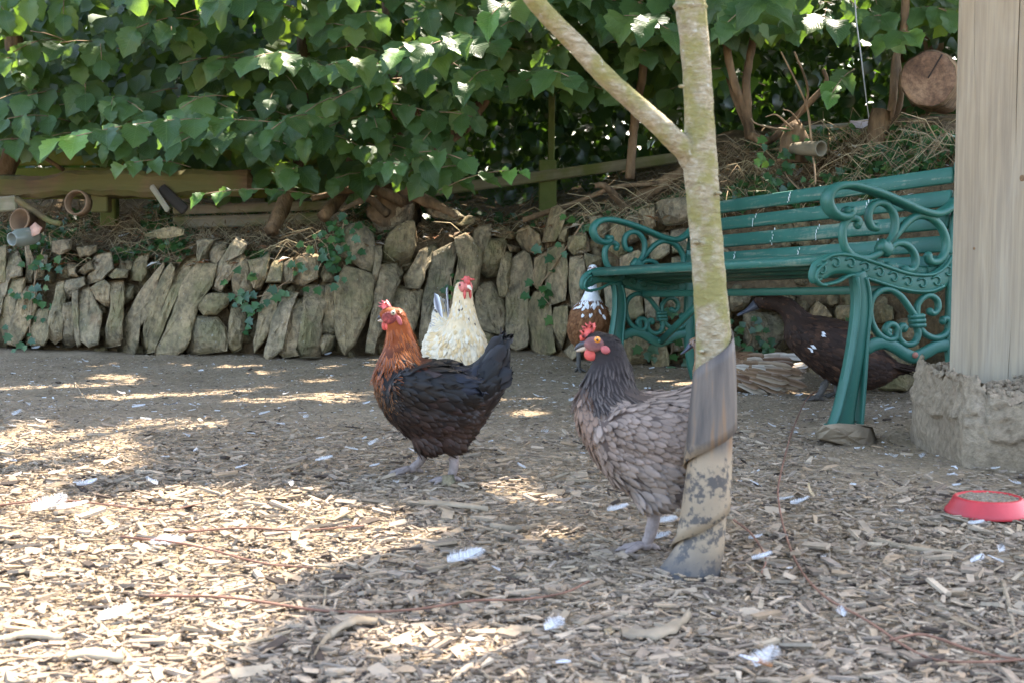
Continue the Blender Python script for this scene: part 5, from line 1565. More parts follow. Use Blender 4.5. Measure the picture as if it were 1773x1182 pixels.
def vmix(a, b, t): return tuple(a[i] + (b[i] - a[i]) * t for i in range(3))

def eye(root, p, side, r, iris, name='eye'):
    mb = MB(); n = 14
    vs, fs, mi = [], [], []
    rings = [(0.0, 1.0), (.22, .975), (.42, .91), (.62, .78), (.85, .5), (1.0, 0.0)]
    for rr, h in rings:
        for k in range(n):
            a = 2 * math.pi * k / n
            vs.append((p[0] + math.cos(a) * rr * r, p[1] + side * (h * r * .75 - r * .2), p[2] + math.sin(a) * rr * r))
    for i in range(5):
        f = [(i * n + k, i * n + (k + 1) % n, (i + 1) * n + (k + 1) % n, (i + 1) * n + k) for k in range(n)]
        mb.add(vs if i == 0 else [], [tuple(j - (0 if i == 0 else len(vs)) for j in q) for q in f], None, 0 if i < 2 else 1)
    link(name, mb.mesh(name, [PUP, iris]), root)

def leg_mesh(mb, hip, foot, yaw=math.pi, r=.0075, web=False, toe=.044):
    hip, foot = Vector(hip), Vector(foot)
    hock = hip.lerp(foot, .12) + Vector((.006, 0, 0))
    q = cr([tuple(hip), tuple(hock), tuple(hip.lerp(foot, .55) + Vector((.004, 0, 0))), tuple(foot + Vector((0, 0, .012)))], 4)
    tube(mb, q, [r * (1.35 - .35 * i / (len(q) - 1)) for i in range(len(q))], 9, jit=.05)
    ellipsoid(mb, foot + Vector((0, 0, .010)), (r * 1.3, r * 1.2, r), 8, 6)
    ends = []
    for a, L in ((yaw - .55, toe * .9), (yaw, toe), (yaw + .55, toe * .9), (yaw + math.pi + .25, toe * .5)):
        d = Vector((math.cos(a), math.sin(a), 0))
        b = [foot + Vector((0, 0, .010)), foot + d * L * .3 + Vector((0, 0, .011)), foot + d * L * .7 + Vector((0, 0, .006)), foot + d * L * .92 + Vector((0, 0, .005)), foot + d * (L * 1.12) + Vector((0, 0, .001))]
        tube(mb, b, [r * .8, r * .62, r * .6, r * .45, r * .08], 7)
        ends.append(b[3])
    if web:
        mb.add([foot + Vector((0, 0, .008)), ends[0], ends[1], ends[2]], [(0, 1, 2), (0, 2, 3)])

def serrated(root, prof, thick, mat, name='comb', y0=0.0):
    """flat fleshy outline in the xz plane, thicker at its base"""
    mb = MB(); n = len(prof)
    cx = sum(p[0] for p in prof) / n; cz = sum(p[1] for p in prof) / n
    vs = []
    for sd, sc in ((-1, .72), (-.45, 1.0), (.45, 1.0), (1, .72)):
        for x, z in prof: vs.append((cx + (x - cx) * sc, y0 + sd * thick / 2, cz + (z - cz) * sc))
    fs = [(i * n + k, i * n + (k + 1) % n, (i + 1) * n + (k + 1) % n, (i + 1) * n + k) for i in range(3) for k in range(n)]
    for i in (0, 3):
        c = len(vs); vs.append((cx, y0 + (-1 if i == 0 else 1) * thick * .62, cz))
        fs += [(c, i * n + k, i * n + (k + 1) % n) for k in range(n)]
    mb.add(vs, fs)
    link(name, mb.mesh(name, mat), root)

class Bird:
    """profile read off a crop of the photo: S crop pixels per metre, (x0, y0) on the ground between the feet"""
    def __init__(s, label, cat, name, S, x0, y0, loc, yaw):
        s.S, s.x0, s.y0 = S, x0, y0
        s.root = tag(empty(name, loc, yaw), label, cat)
        s.mb = MB()
    def c(s, x, y): return ((x - s.x0) / s.S, (s.y0 - y) / s.S)
    def torso(s, secs): loft_x(s.mb, [((x - s.x0) / s.S, (s.y0 - a) / s.S, (s.y0 - b) / s.S, w) for x, a, b, w in secs])
    def neck(s, pts):
        s.np = [(*s.c(x, y), r / s.S) for x, y, r in [p[:3] for p in pts]]
        loft_p(s.mb, [(*s.c(p[0], p[1]), p[2] / s.S, p[2] / s.S * (p[3] if len(p) > 3 else .8)) for p in pts])
    def ell(s, x, y, rx, ry, rz, yo=0.0, tilt=0.0):
        a, b = s.c(x, y); ellipsoid(s.mb, (a, yo, b), (rx / s.S, ry, rz / s.S), 16, 12, Matrix.Rotation(tilt, 3, 'Y'))
    def body(s, voxel, mat, col, it=6):
        s.me = fuse(s.mb, voxel, it)
        s.me.name = 'body'
        if 'Col' in s.me.attributes: s.me.attributes.remove(s.me.attributes['Col'])
        s.me.materials.clear()
        cols = [col(Vector(v.co)) for v in s.me.vertices]
        finish(s.me, mat, cols)
        s.bo = link('body', s.me, s.root)
    def px(s, p): return p.x * s.S + s.x0, s.y0 - p.z * s.S
    def neck_t(s, p):
        """(along 0 head..1 base, distance / radius, direction down the neck)"""
        best = (9, 9, Vector((0, 0, -1)))
        n = len(s.np)
        for i in range(n - 1):
            a = Vector((s.np[i][0], 0, s.np[i][1])); b = Vector((s.np[i + 1][0], 0, s.np[i + 1][1]))
            d = b - a; t = max(0, min(1, (p - a).dot(d) / d.length_squared))
            r = s.np[i][2] + (s.np[i + 1][2] - s.np[i][2]) * t
            q = (p - a - d * t).length / r
            if q < best[1]: best = ((i + t) / (n - 1), q, d.normalized())
        return best
    def part(s, name, mb, mat): return link(name, mb.mesh(name, mat), s.root)
    def beak(s, base, tip, r, mat, hook=.25, low=True):
        mb = MB(); (bx, bz), (tx, tz) = s.c(*base), s.c(*tip); r /= s.S
        loft_p(mb, [(bx + .004, bz, r, r * .85), (bx + (tx - bx) * .4, bz + (tz - bz) * .3, r * .72, r * .6), (bx + (tx - bx) * .8, bz + (tz - bz) * .75, r * .38, r * .3), (tx, tz - r * hook, r * .06, r * .06)], 12)
        s.part('beak', mb, mat)

# ---- black hen with copper neck -----------------------------------------------------------------
bp = G(741, 832)
yawb = math.atan2(bp.x, bp.y)
B = Bird('black hen with copper orange neck standing before the cream hen', 'hen', 'hen', 2372., 430, 1115, bp + Vector((.014, 0, 0)), -yawb * .6)
B.torso([(140, 590, 670, .018), (160, 520, 735, .045), (200, 540, 805, .064), (255, 525, 860, .078), (330, 510, 918, .084), (420, 515, 955, .085), (510, 550, 958, .080), (590, 552, 930, .072), (640, 520, 870, .060), (686, 474, 805, .052), (724, 425, 745, .042), (758, 418, 685, .032), (784, 450, 620, .018)])
B.neck([(228, 288, 38, .8), (240, 305, 52, .78), (250, 340, 58, .8), (262, 395, 68, .85), (268, 460, 84, 1.0), (268, 530, 110, 1.3), (285, 620, 122, 1.45)])
B.ell(215, 300, 52, .019, 40)
for sd in (-1, 1):
    B.ell(430, 640, 210, .022, 105, sd * .074, .10)
    B.ell(400, 900, 80, .03, 75, sd * .035); B.ell(510, 900, 75, .03, 70, sd * .035)
ORG = (.38, .092, .009); RUST = (.19, .042, .007); BLK = (.008, .0075, .008); BRN = (.036, .019, .013)
def bcol(p):
    x, y = B.px(p)
    return vmix(RUST, vmix(BLK, RUST, .25), float(sstep(380, 520, y + (x - 250) * .2))) if x < 420 and y < 560 else (vmix(BLK, BRN, float(sstep(760, 950, y))))
B.body(.0055, PLUME, bcol)
def bdir(p):
    t, q, d = B.neck_t(p); x, y = B.px(p)
    if q < 1.12 and y < 575 and x < 400: return d + Vector((.25, 0, 0)) * t
    if x > 600 and y < 800: return Vector((.62, 0, .75 if y < 620 else .25))
    if x < 230: return Vector((.35, 0, -1))
    return Vector((1, 0, -.25 - .5 * float(sstep(800, 950, y))))
def bsize(p):
    x, y = B.px(p); t, q, d = B.neck_t(p)
    if y < 350 and x < 330: return .011, .0042
    if q < 1.12 and y < 575 and x < 400: return (.018 + .020 * t, .0046 + .0012 * t)
    if x < 260 and y < 820: return .019, .0065
    if 300 < x < 640 and 520 < y < 760 and abs(p.y) > .055: return .046, .020
    if x > 620 and y < 780: return (.036 if x > 700 else .046), .023
    if y > 800: return .026, .013
    return .030, .014
def bfeat(p, r):
    x, y = B.px(p); t, q, d = B.neck_t(p)
    j = r.uniform(.75, 1.25)
    if q < 1.15 and y < 600 and x < 405:
        s = float(sstep(330, 430, y + r.uniform(-30, 30)))
        o = vmul(vmix(RUST, ORG, min(1, s * 1.3)), j)
        if y > 540: o = vmix(o, BLK, r.random() * .4 * float(sstep(540, 600, y)))
        return lambda u, v: vmix(o, BLK, s * (1.0 if v == 0 else .62 if abs(v) < .8 else 0) * min(1, .35 + u * 1.2) * (u < .96))
    if x < 330 and y < 860 and r.random() < .9 * (1 - float(sstep(180, 290, x + .25 * (y - 600)))):
        g = vmul(vmix(ORG, (.34, .15, .045), float(sstep(560, 700, y))), j)
        k = .95 * (1 - float(sstep(740, 880, y))); m_ = .6 * (1 - float(sstep(560, 720, y))) * (1 - float(sstep(190, 260, x)))
        return lambda u, v: vmix(BLK, g, (k if abs(v) > .75 else (m_ if v else 0)) * (.5 + .5 * u))
    bl = vmix((.010, .0085, .008), BRN, float(sstep(640, 900, y)) * r.uniform(.5, 1.1))
    if r.random() < .10: bl = vmix(bl, (.045, .028, .025), .6)
    if 500 < x < 620 and 540 < y < 640: bl = vmix(bl, (.010, .014, .028), .5)
    bl = vmul(bl, j)
    return lambda u, v: vmul(bl, .75 + .9 * (abs(v) > .75) * .5 + .35 * (abs(v) < .1))
def bskip(p):
    x, y = B.px(p)
    return ((x - 218) ** 2 + (y - 312) ** 2 < 48 ** 2 and y > 268) or (x < 232 and y < 300) or y > 985
link('plumage', plumage(B.me, bsize, bdir, bfeat, 4200, 3, GLOSS, bskip, .045), B.root)
# tail fan, each a long feather
def long_feather(root, a, d, up, L, W, c0, c1, mat, name='tail_feather', bend=.1):
    mb = MB(); a, d = Vector(a), Vector(d).normalized(); up = Vector(up); up = (up - d * up.dot(d)).normalized(); s = d.cross(up)
    vs, cs = [], []; n = 9
    for i in range(n + 1):
        u = i / n; hw = (.45 + .55 * min(1, u * 2.2)) * (1 if u < .8 else max(.06, math.cos((u - .8) / .2 * 1.5)))
        for v in (-1, -.5, 0, .5, 1):
            vs.append(a + d * (L * u - .04 * L * v * v * u) + s * (W * .5 * hw * v) + up * (.10 * W * (1 - v * v) - bend * L * u * u)); cs.append(vmul(c0, .55) if v == 0 else vmix(c0, c1, abs(v) ** 3))
    mb.add(vs, [(i * 5 + j, i * 5 + j + 1, (i + 1) * 5 + j + 1, (i + 1) * 5 + j) for i in range(n) for j in range(4)], cs)
    return link(name, mb.mesh(name, mat), root)
tr_ = random.Random(4)
for k in range(12):
    t = k / 11
    sd = 1 if k % 2 else -1
    x, z = B.c(668 + 20 * t, 545 + 110 * t)
    ang = math.radians(58 - 44 * t)
    long_feather(B.root, (x, sd * (.012 + .010 * (k % 3)), z), (math.cos(ang), sd * .12, math.sin(ang)), (-math.sin(ang) * .35, sd, math.cos(ang) * .35), .074 - .018 * t, .031, vmul((.014, .013, .015), tr_.uniform(.8, 1.3)), (.022, .019, .02), GLOSS, bend=-.06)
def face_patch(Bd, x, y, rx, rz, yo, mat, name='face'):
    mb = MB()
    for sd in (-1, 1):
        a, b = Bd.c(x, y); ellipsoid(mb, (a, sd * yo, b), (rx / Bd.S, .006, rz / Bd.S), 14, 10)
    link(name, mb.mesh(name, mat), Bd.root)
face_patch(B, 220, 314, 42, 32, .0145, FACE)
serrated(B.root, [B.c(*p) for p in [(172, 302), (176, 286), (186, 274), (174, 268), (160, 258), (176, 256), (162, 242), (182, 246), (176, 230), (196, 238), (202, 228), (216, 246), (226, 264), (216, 284), (195, 294)]], .008, COMBP)
for sd in (-1, 1):
    eye(B.root, (B.c(235, 289)[0], sd * .0195, B.c(235, 289)[1]), sd, .0052, IRISG)
    mb = MB(); x, z = B.c(193 if sd > 0 else 213, 350); ellipsoid(mb, (x, sd * .008, z), (.0075, .0032, .0120), 12, 8, Matrix.Rotation(.15, 3, 'Y')); link('wattle', mb.mesh('wattle', COMB), B.root)
    mb = MB(); x, z = B.c(264, 326); ellipsoid(mb, (x, sd * .0205, z), (.0048, .003, .0105), 10, 8, Matrix.Rotation(-.4, 3, 'Y')); link('ear_lobe', mb.mesh('ear_lobe', LOBE), B.root)
B.beak((190, 308), (156, 318), 17, BEAKD)
mb = MB(); loft_p(mb, [(*B.c(194, 322), .006, .005), (*B.c(175, 328), .004, .0035), (*B.c(158, 331), .0008, .0008)]); B.part('lower_beak', mb, BEAKL)
for (hx_, hy_), (fx_, fy_), yy in [((378, 960), (318, 1085), -.030), ((512, 975), (510, 1105), .032)]:
    mb = MB(); h_ = B.c(hx_, hy_); f_ = B.c(fx_, fy_ + 6)
    leg_mesh(mb, (h_[0], -yy, h_[1]), (f_[0], -yy, max(f_[1], .002)), math.pi + .1, .0085)
    B.part('leg', mb, SHANK)

# ---- grey hen -----------------------------------------------------------------------------------
gp_ = G(1118, 953)
Gh = Bird('blue grey hen half hidden behind the young tree trunk', 'hen', 'hen', 2540., 440, 985, Vector((gp_.x + 65 / 2540., gp_.y, gp_.z)), -math.atan2(gp_.x, gp_.y) * .8)
Gh.torso([(88, 370, 440, .02), (105, 320, 500, .045), (150, 350, 590, .064), (220, 345, 690, .080), (300, 326, 745, .088), (390, 340, 785, .090), (470, 332, 780, .088), (530, 312, 750, .080), (580, 285, 690, .066), (615, 262, 620, .048), (640, 255, 540, .030), (655, 270, 470, .015)])
Gh.neck([(195, 108, 42, .8), (200, 130, 56, .78), (220, 170, 64, .78), (228, 230, 82, .8), (222, 300, 106, .95), (228, 370, 124, 1.25), (260, 440, 138, 1.4)])
Gh.ell(175, 132, 52, .020, 42)
for sd in (-1, 1):
    Gh.ell(420, 470, 220, .022, 115, sd * .078, .12)
    Gh.ell(400, 710, 100, .03, 90, sd * .04); Gh.ell(520, 700, 85, .03, 80, sd * .04)
GR = (.205, .156, .126); GD = (.082, .060, .050); GN = (.020, .015, .014)
Gh.body(.0055, PLUME, lambda p: vmix(GN, GD, float(sstep(280, 400, Gh.px(p)[1]))))
def gdir(p):
    t, q, d = Gh.neck_t(p); x, y = Gh.px(p)
    if q < 1.12 and y < 400 and x < 350: return d + Vector((.25, 0, 0)) * t
    if x > 590 and y < 560: return Vector((.7, 0, .65))
    if x < 200: return Vector((.4, 0, -1))
    return Vector((1, 0, -.3 - .5 * float(sstep(640, 800, y))))
def gsize(p):
    x, y = Gh.px(p); t, q, d = Gh.neck_t(p)
    if y < 180 and x < 290: return .010, .0045
    if q < 1.12 and y < 400 and x < 350: return (.018 + .014 * t, .0062 + .002 * t)
    if x < 260 and y < 640: return .022, .0125
    if 300 < x < 620 and 330 < y < 600: return .026, .0125
    if y > 580: return .030, .0155
    return .022, .0115
def gfeat(p, r):
    x, y = Gh.px(p); t, q, d = Gh.neck_t(p); j = r.uniform(.8, 1.2)
    if q < 1.14 and y < 410 + (x - 200) * -.15 and x < 345:
        s = float(sstep(150, 260, y)); br = (.07, .040, .026) if x < 150 and y > 280 else GN
        sh = vmul((.105, .085, .075), j)
        return lambda u, v: vmix(br, sh, s * max(0, 1 - abs(v) * 1.9) * min(1, u * 1.4))
    if x < 165 and y < 560:
        a_ = vmul((.19, .125, .09), j); return lambda u, v: vmix(a_, GD, 1.0 if abs(v) > .75 or u > .95 else 0)
    fl = float(sstep(560, 640, y)) * (x > 230)
    a_ = vmul(vmix(GR, (.235, .185, .15), fl), j); e_ = vmul(vmix(GD, (.185, .155, .14), fl), j)
    return lambda u, v: vmix(vmul(a_, .92 + .22 * u), e_, 1.0 if abs(v) > .75 or u > .95 else .12 * (v == 0))
def gskip(p):
    x, y = Gh.px(p)
    return ((x - 168) ** 2 + (y - 140) ** 2 < 44 ** 2 and x < 205) or y > 805
link('plumage', plumage(Gh.me, gsize, gdir, gfeat, 6000, 5, PLUME, gskip, .06), Gh.root)
for k in range(8):
    t = k / 7; sd = 1 if k % 2 else -1
    x, z = Gh.c(560 + 10 * t, 400 + 110 * t); ang = math.radians(58 - 50 * t)
    long_feather(Gh.root, (x, sd * .012, z), (math.cos(ang), sd * .1, math.sin(ang)), (0, sd, .3), .07, .028, vmul((.13, .11, .105), tr_.uniform(.8, 1.2)), (.06, .05, .05), PLUME, bend=-.05)
GFACE = simple('dusky_face', (.15, .062, .058), .65, .3, 260, .6, .002, .5, 60)
face_patch(Gh, 163, 140, 42, 30, .0150, GFACE)
serrated(Gh.root, [Gh.c(*p) for p in [(106, 130), (102, 112), (114, 104), (102, 90), (119, 88), (110, 70), (128, 76), (124, 58), (140, 68), (142, 52), (153, 62), (164, 56), (168, 76), (160, 94), (146, 108), (134, 120), (120, 132)]], .007, COMB)
for sd in (-1, 1):
    eye(Gh.root, (Gh.c(175, 122)[0], sd * .0205, Gh.c(175, 122)[1]), sd, .0052, IRISO)
    mb = MB(); x, z = Gh.c(150, 182); ellipsoid(mb, (x, sd * .007, z), (.0115, .0032, .0105), 12, 8, Matrix.Rotation(-.3, 3, 'Y')); link('wattle', mb.mesh('wattle', COMB), Gh.root)
    mb = MB(); x, z = Gh.c(207, 161); ellipsoid(mb, (x, sd * .0215, z), (.0080, .003, .0062), 10, 8, Matrix.Rotation(.5, 3, 'Y')); link('ear_lobe', mb.mesh('ear_lobe', LOBE), Gh.root)
Gh.beak((130, 140), (82, 164), 19, BEAKD)
mb = MB(); loft_p(mb, [(*Gh.c(130, 156), .006, .005), (*Gh.c(105, 166), .0035, .003), (*Gh.c(88, 172), .0008, .0008)]); Gh.part('lower_beak', mb, BEAKL)
for (hx_, hy_), (fx_, fy_), yy in [((392, 800), (374, 968), -.035), ((560, 790), (585, 975), .035)]:
    mb = MB(); h_ = Gh.c(hx_, hy_); f_ = Gh.c(fx_, fy_)
    leg_mesh(mb, (h_[0], yy, h_[1]), (f_[0], yy, max(.002, f_[1])), math.pi + .1, .0085)
    Gh.part('leg', mb, SHANK)

# ---- cream hen facing the camera ----------------------------------------------------------------
cx_ = P(792, 690, 4.15); cz_ = float(H(cx_.x, cx_.y))
Cr = Bird('cream white hen looking at the camera from behind the black hen', 'hen', 'hen', 1000., 0, 0, Vector((cx_.x, cx_.y + .0, cz_)), math.radians(108))
# profile in millimetres, head towards -x
zt_ = .53 - (475 - 385) / FPX * 4.1 - cz_      # crown height
k_ = zt_ / .400
def mm(x, z): return (x * k_, -z * k_)
Cr.torso([(*((-118 * k_), -(222 * k_), -(168 * k_)), .03), (-105 * k_, -262 * k_, -125 * k_, .050), (-70 * k_, -280 * k_, -92 * k_, .070), (-20 * k_, -272 * k_, -80 * k_, .080), (40 * k_, -255 * k_, -84 * k_, .080), (95 * k_, -248 * k_, -105 * k_, .074), (135 * k_, -268 * k_, -145 * k_, .05), (165 * k_, -300 * k_, -200 * k_, .030), (185 * k_, -320 * k_, -255 * k_, .016)])
Cr.neck([(-66 * k_, -378 * k_, 16 * k_, .95), (-64 * k_, -368 * k_, 24 * k_, .92), (-62 * k_, -345 * k_, 30 * k_, .92), (-62 * k_, -315 * k_, 34 * k_, .95), (-62 * k_, -280 * k_, 43 * k_, .95), (-55 * k_, -235 * k_, 60 * k_, .95), (-40 * k_, -190 * k_, 74 * k_, .95)])
for sd in (-1, 1): Cr.ell(30 * k_, -180 * k_, 88 * k_, .022, 52 * k_, sd * .068, .1)
CW = (.58, .44, .26); CWH = (.60, .53, .41)
Cr.body(.006, PLUME, lambda p: vmix(CWH, CW, float(sstep(.15, .3, p.z))))
def cdir(p):
    t, q, d = Cr.neck_t(p)
    if q < 1.12 and p.z > .24: return d
    return Vector((1, 0, -.3)) if p.x > -.06 else Vector((.3, 0, -1))
def csize(p):
    if p.z > .34: return .012, .005
    if p.z > .25: return .018, .007
    return .024, .012
def cfeat(p, r):
    j = r.uniform(.9, 1.1); base = vmul(vmix(CWH, (.56, .40, .21), min(1, r.uniform(0, 1.2) * (1 if p.x < 0 else .3))), j)
    dk = r.random() < .10 and .27 < p.z < .36
    gy = p.x > .10 and r.random() < .5
    def f(u, v):
        if dk and u > .6: return (.08, .06, .05)
        if gy and abs(v) < .3: return (.22, .21, .22)
        return vmul(base, .93 if abs(v) > .75 else 1.0)
    return f
link('plumage', plumage(Cr.me, csize, cdir, cfeat, 2600, 8, PLUME, lambda p: p.x < -.075 * k_ and p.z > .345 * k_, .02), Cr.root)
for k in range(3):
    t = k / 2; sd = 1 if k % 2 else -1
    long_feather(Cr.root, (.13 * k_, sd * .010, .25 * k_ + .0 * t), (.42 + .3 * t, sd * .10, 1 - .25 * t), (-1, sd * 2, .1), .115 - .02 * t, .030, (.20, .19, .21), (.72, .70, .70), PLUME, bend=.04)
# head parts, built on the neck top and turned a little to the right of the camera
hd = empty('head', (-.066 * k_, 0, .368 * k_), math.radians(22)); hd.parent = Cr.root
bpy.data.objects.remove(hd)
hm = Matrix.Translation((-.070 * k_, 0, .365 * k_)) @ Matrix.Rotation(math.radians(12), 4, 'Z')
def hp(name, fn, mat):
    mb = MB(); fn(mb); mb.v = [tuple(hm @ Vector(v)) for v in mb.v]
    link(name, mb.mesh(name, mat), Cr.root)
hp('face', lambda m: [ellipsoid(m, (-.010, sd * .0120, .0), (.017, .008, .016), 12, 10) for sd in (-1, 1)] + [ellipsoid(m, (-.02, 0, 0), (.012, .012, .014), 12, 8)], simple('pink_face', (.55, .16, .13), .6, .3, 260, .5, .002, .3, 70))
hp('comb', lambda m: (ellipsoid(m, (-.020, .0, .016), (.015, .007, .014), 12, 8), ellipsoid(m, (.004, -.016, .021), (.017, .022, .0045), 12, 6), [ellipsoid(m, (-.030 + .011 * i, .0, .025), (.004, .0045, .007), 8, 6) for i in range(3)]), COMB)
hp('beak', lambda m: (loft_p(m, [(-.024, .002, .007, .0065), (-.034, .000, .0055, .005), (-.044, -.005, .003, .0025), (-.048, -.009, .0006, .0006)], 10)), simple('pale_beak', (.62, .50, .38), .45, .4))
hp('wattle', lambda m: ellipsoid(m, (-.022, .009, -.021), (.0075, .0035, .013), 10, 8), COMB)
hp('wattle', lambda m: ellipsoid(m, (-.022, -.009, -.021), (.0075, .0035, .013), 10, 8), COMB)
for sd in (-1, 1):
    hp('eye', lambda m: ellipsoid(m, (-.013, sd * .0195, .006), (.0042, .0022, .0042), 10, 8), IRISB)
for yy in (-.035, .035):
    mb = MB(); leg_mesh(mb, (-.0, yy, .10 * k_), (-.01, yy, .002), math.pi, .008); link('leg', mb.mesh('leg', SHANK), Cr.root)

# ---- brown and white duck behind the far end of the bench ----------------------------------------
dp = P(1020, 641, 5.66); dp.z = float(H(dp.x, dp.y))
D1 = Bird('brown duck with white neck standing behind the left end of the bench', 'duck', 'duck', 1000., 0, 0, dp, math.radians(97))
D1.torso([(-82, -250, -205, .03), (-72, -282, -168, .055), (-40, -300, -128, .075), (10, -290, -95, .083), (60, -262, -80, .080), (110, -225, -82, .064), (150, -185, -95, .042), (185, -150, -105, .02)])
D1.neck([(-72, -424, 16, .85), (-66, -412, 22, .85), (-58, -395, 22, .85), (-52, -365, 20, .9), (-48, -330, 25, .95), (-42, -290, 40, 1.0), (-30, -250, 55, 1.1)])
D1.ell(-80, -412, 26, .018, 20)
D1.body(.0065, PLUME, lambda p: (.72, .72, .73) if p.z > .285 else (.13, .055, .024))
def d1feat(p, r):
    j = r.uniform(.75, 1.25)
    if p.z > .272 + .012 * r.uniform(-1, 1) or (p.z > .23 and p.x < -.03 and r.random() < .25 and abs(p.y) < .04): c = vmul((.74, .74, .76), r.uniform(.92, 1.05))
    else: c = vmul(vmix((.15, .062, .026), (.26, .13, .06), r.random() * .6), j)
    if p.z > .415 and r.random() < .5: c = (.20, .10, .06)
    return lambda u, v: vmul(c, .85 if abs(v) > .75 else 1.05)
link('plumage', plumage(D1.me, lambda p: (.012, .006) if p.z > .29 else (.024, .012), lambda p: Vector((.2, 0, -1)) if p.z > .27 else Vector((1, 0, -.8)), d1feat, 2200, 12, PLUME, None, .04), D1.root)
mb = MB(); loft_p(mb, [(-.098, .408, .012, .012), (-.115, .402, .009, .013), (-.135, .397, .006, .014), (-.150, .394, .004, .011), (-.155, .393, .001, .006)]); D1.part('bill', mb, simple('pink_bill', (.36, .16, .12), .5, .4, None, var=.3, vscale=40))
for sd in (-1, 1):
    eye(D1.root, (-.084, sd * .0175, .416), sd, .0045, IRISB)
    mb = MB(); leg_mesh(mb, (.01, sd * .04, .12), (.0, sd * .042, .002), math.pi, .009, True); D1.part('leg', mb, SHANKD)

# ---- dark brown duck under the bench ------------------------------------------------------------
dp = P(1415, 690, 4.62); dp.z = float(H(dp.x, dp.y))
D2_ = Bird('dark brown duck with white flecks walking under the bench', 'duck', 'duck', 2.8145 * FPX / 4.62, 464, 480 and 590, dp, -.06)
D2_.y0 = (385 + FPX * (CAMH - dp.z) / 4.62 - 480) * 2.8145
D2_.torso([(300, 215, 300, .03), (330, 190, 350, .055), (390, 180, 410, .080), (460, 185, 470, .094), (540, 200, 520, .098), (620, 225, 545, .094), (700, 275, 548, .080), (770, 345, 530, .058), (830, 400, 490, .036), (890, 425, 455, .022), (915, 430, 440, .012)])
D2_.neck([(178, 112, 32, .75), (200, 116, 42, .75), (250, 122, 42, .8), (300, 142, 46, .85), (340, 185, 58, .9), (385, 250, 85, 1.0), (440, 310, 105, 1.0)])
D2_.ell(190, 118, 45, .024, 38)
DK = (.032, .019, .014)
D2_.body(.0075, PLUME, lambda p: DK)
WP = [(445, 272, 16), (380, 258, 10), (395, 322, 13), (412, 345, 8), (518, 385, 12), (470, 325, 8), (307, 190, 8), (322, 218, 7), (320, 250, 6), (500, 350, 5)]
def d2feat(p, r):
    x, y = D2_.px(p)
    for a, b, c in WP:
        if (x - a) ** 2 + (y - b) ** 2 < (c * .85) ** 2 and p.y < 0: return lambda u, v: (.72, .72, .74)
    c = vmul(vmix(DK, (.085, .042, .024), r.random() ** 3), r.uniform(.7, 1.3))
    return lambda u, v: vmul(c, 1.25 if abs(v) > .75 else .85)
def d2dir(p):
    t, q, d = D2_.neck_t(p); return d if q < 1.1 and D2_.px(p)[0] < 380 else Vector((1, 0, -.35))
def d2size(p):
    x, y = D2_.px(p)
    if x < 300: return .014, .007
    if x < 480: return .026, .014
    return (.042, .018) if y < 420 else (.028, .015)
link('plumage', plumage(D2_.me, d2size, d2dir, d2feat, 2600, 14, PLUME, None, .035), D2_.root)
mb = MB(); S_ = D2_.S
loft_p(mb, [(*D2_.c(160, 135), 26 / S_, .013), (*D2_.c(135, 152), 17 / S_, .014), (*D2_.c(105, 170), 10 / S_, .015), (*D2_.c(78, 184), 7 / S_, .014), (*D2_.c(68, 188), 3 / S_, .007)]); D2_.part('bill', mb, BILL)
for sd in (-1, 1):
    eye(D2_.root, (D2_.c(190, 102)[0], sd * .0225, D2_.c(190, 102)[1]), sd, .005, IRISB)
    mb = MB(); h_ = D2_.c(520 + 40 * sd, 500); f_ = D2_.c(510 + 60 * sd, 600); leg_mesh(mb, (h_[0], sd * .05, h_[1]), (f_[0], sd * .05, .002), math.pi, .010, True); D2_.part('leg', mb, SHANKD)
for k in range(7):
    t = k / 6; sd = 1 if k % 2 else -1
    x, z = D2_.c(790, 420 + 20 * t); long_feather(D2_.root, (x, sd * .012 * (1 + k % 3), z), (1, sd * .12, -.12 - .1 * t), (0, 0, 1), .095, .028, vmul(DK, .8), vmul(DK, 1.4), PLUME, bend=.03)

# ---- pale brown duck resting on the ground --------------------------------------------------------
dp = P(1300, 672, 4.93); dp.z = float(H(dp.x, dp.y))
D3 = Bird('tan and white duck resting on the ground behind the tree guard', 'duck', 'duck', 2.6864 * FPX / 4.93, 855, 1110, dp, -.05)
D3.y0 = (385 + FPX * (CAMH - dp.z) / 4.93 - 260) * 2.6864
D3.torso([(585, 1010, 1070, .035), (610, 985, 1095, .06), (680, 955, 1120, .085), (760, 938, 1125, .098), (840, 938, 1125, .10), (920, 955, 1122, .092), (980, 978, 1115, .075), (1030, 995, 1100, .05), (1070, 1000, 1060, .03), (1095, 1002, 1025, .015)])
D3.neck([(590, 888, 20, .8), (600, 895, 26, .8), (612, 925, 27, .85), (622, 965, 34, .95), (640, 1010, 55, 1.05), (680, 1045, 65, 1.1)])
D3.ell(592, 893, 27, .020, 24)
TAN = (.28, .165, .085); PWH = (.60, .54, .47); BRW = (.15, .078, .040)
D3.body(.0065, PLUME, lambda p: TAN)
def d3feat(p, r):
    x, y = D3.px(p); j = r.uniform(.8, 1.2)
    if x < 640 and y < 985:
        c = vmul((.30, .20, .155) if y < 930 else TAN, j); return lambda u, v: c
    k = r.random()
    if x > 940 and y > 1000: c = vmul(vmix((.42, .33, .24), BRW, k * .5), j); return lambda u, v: c
    if y < 965 : a_, e_ = vmul(BRW, j), TAN
    else:
        a_ = vmul(vmix(TAN, BRW, k * .7), j); e_ = vmix(TAN, PWH, .4)
    return lambda u, v: e_ if abs(v) > .75 or u > .95 else vmul(a_, .9 + .1 * u)
def d3size(p):
    x, y = D3.px(p)
    if x < 650: return .014, .008
    return .026, .014
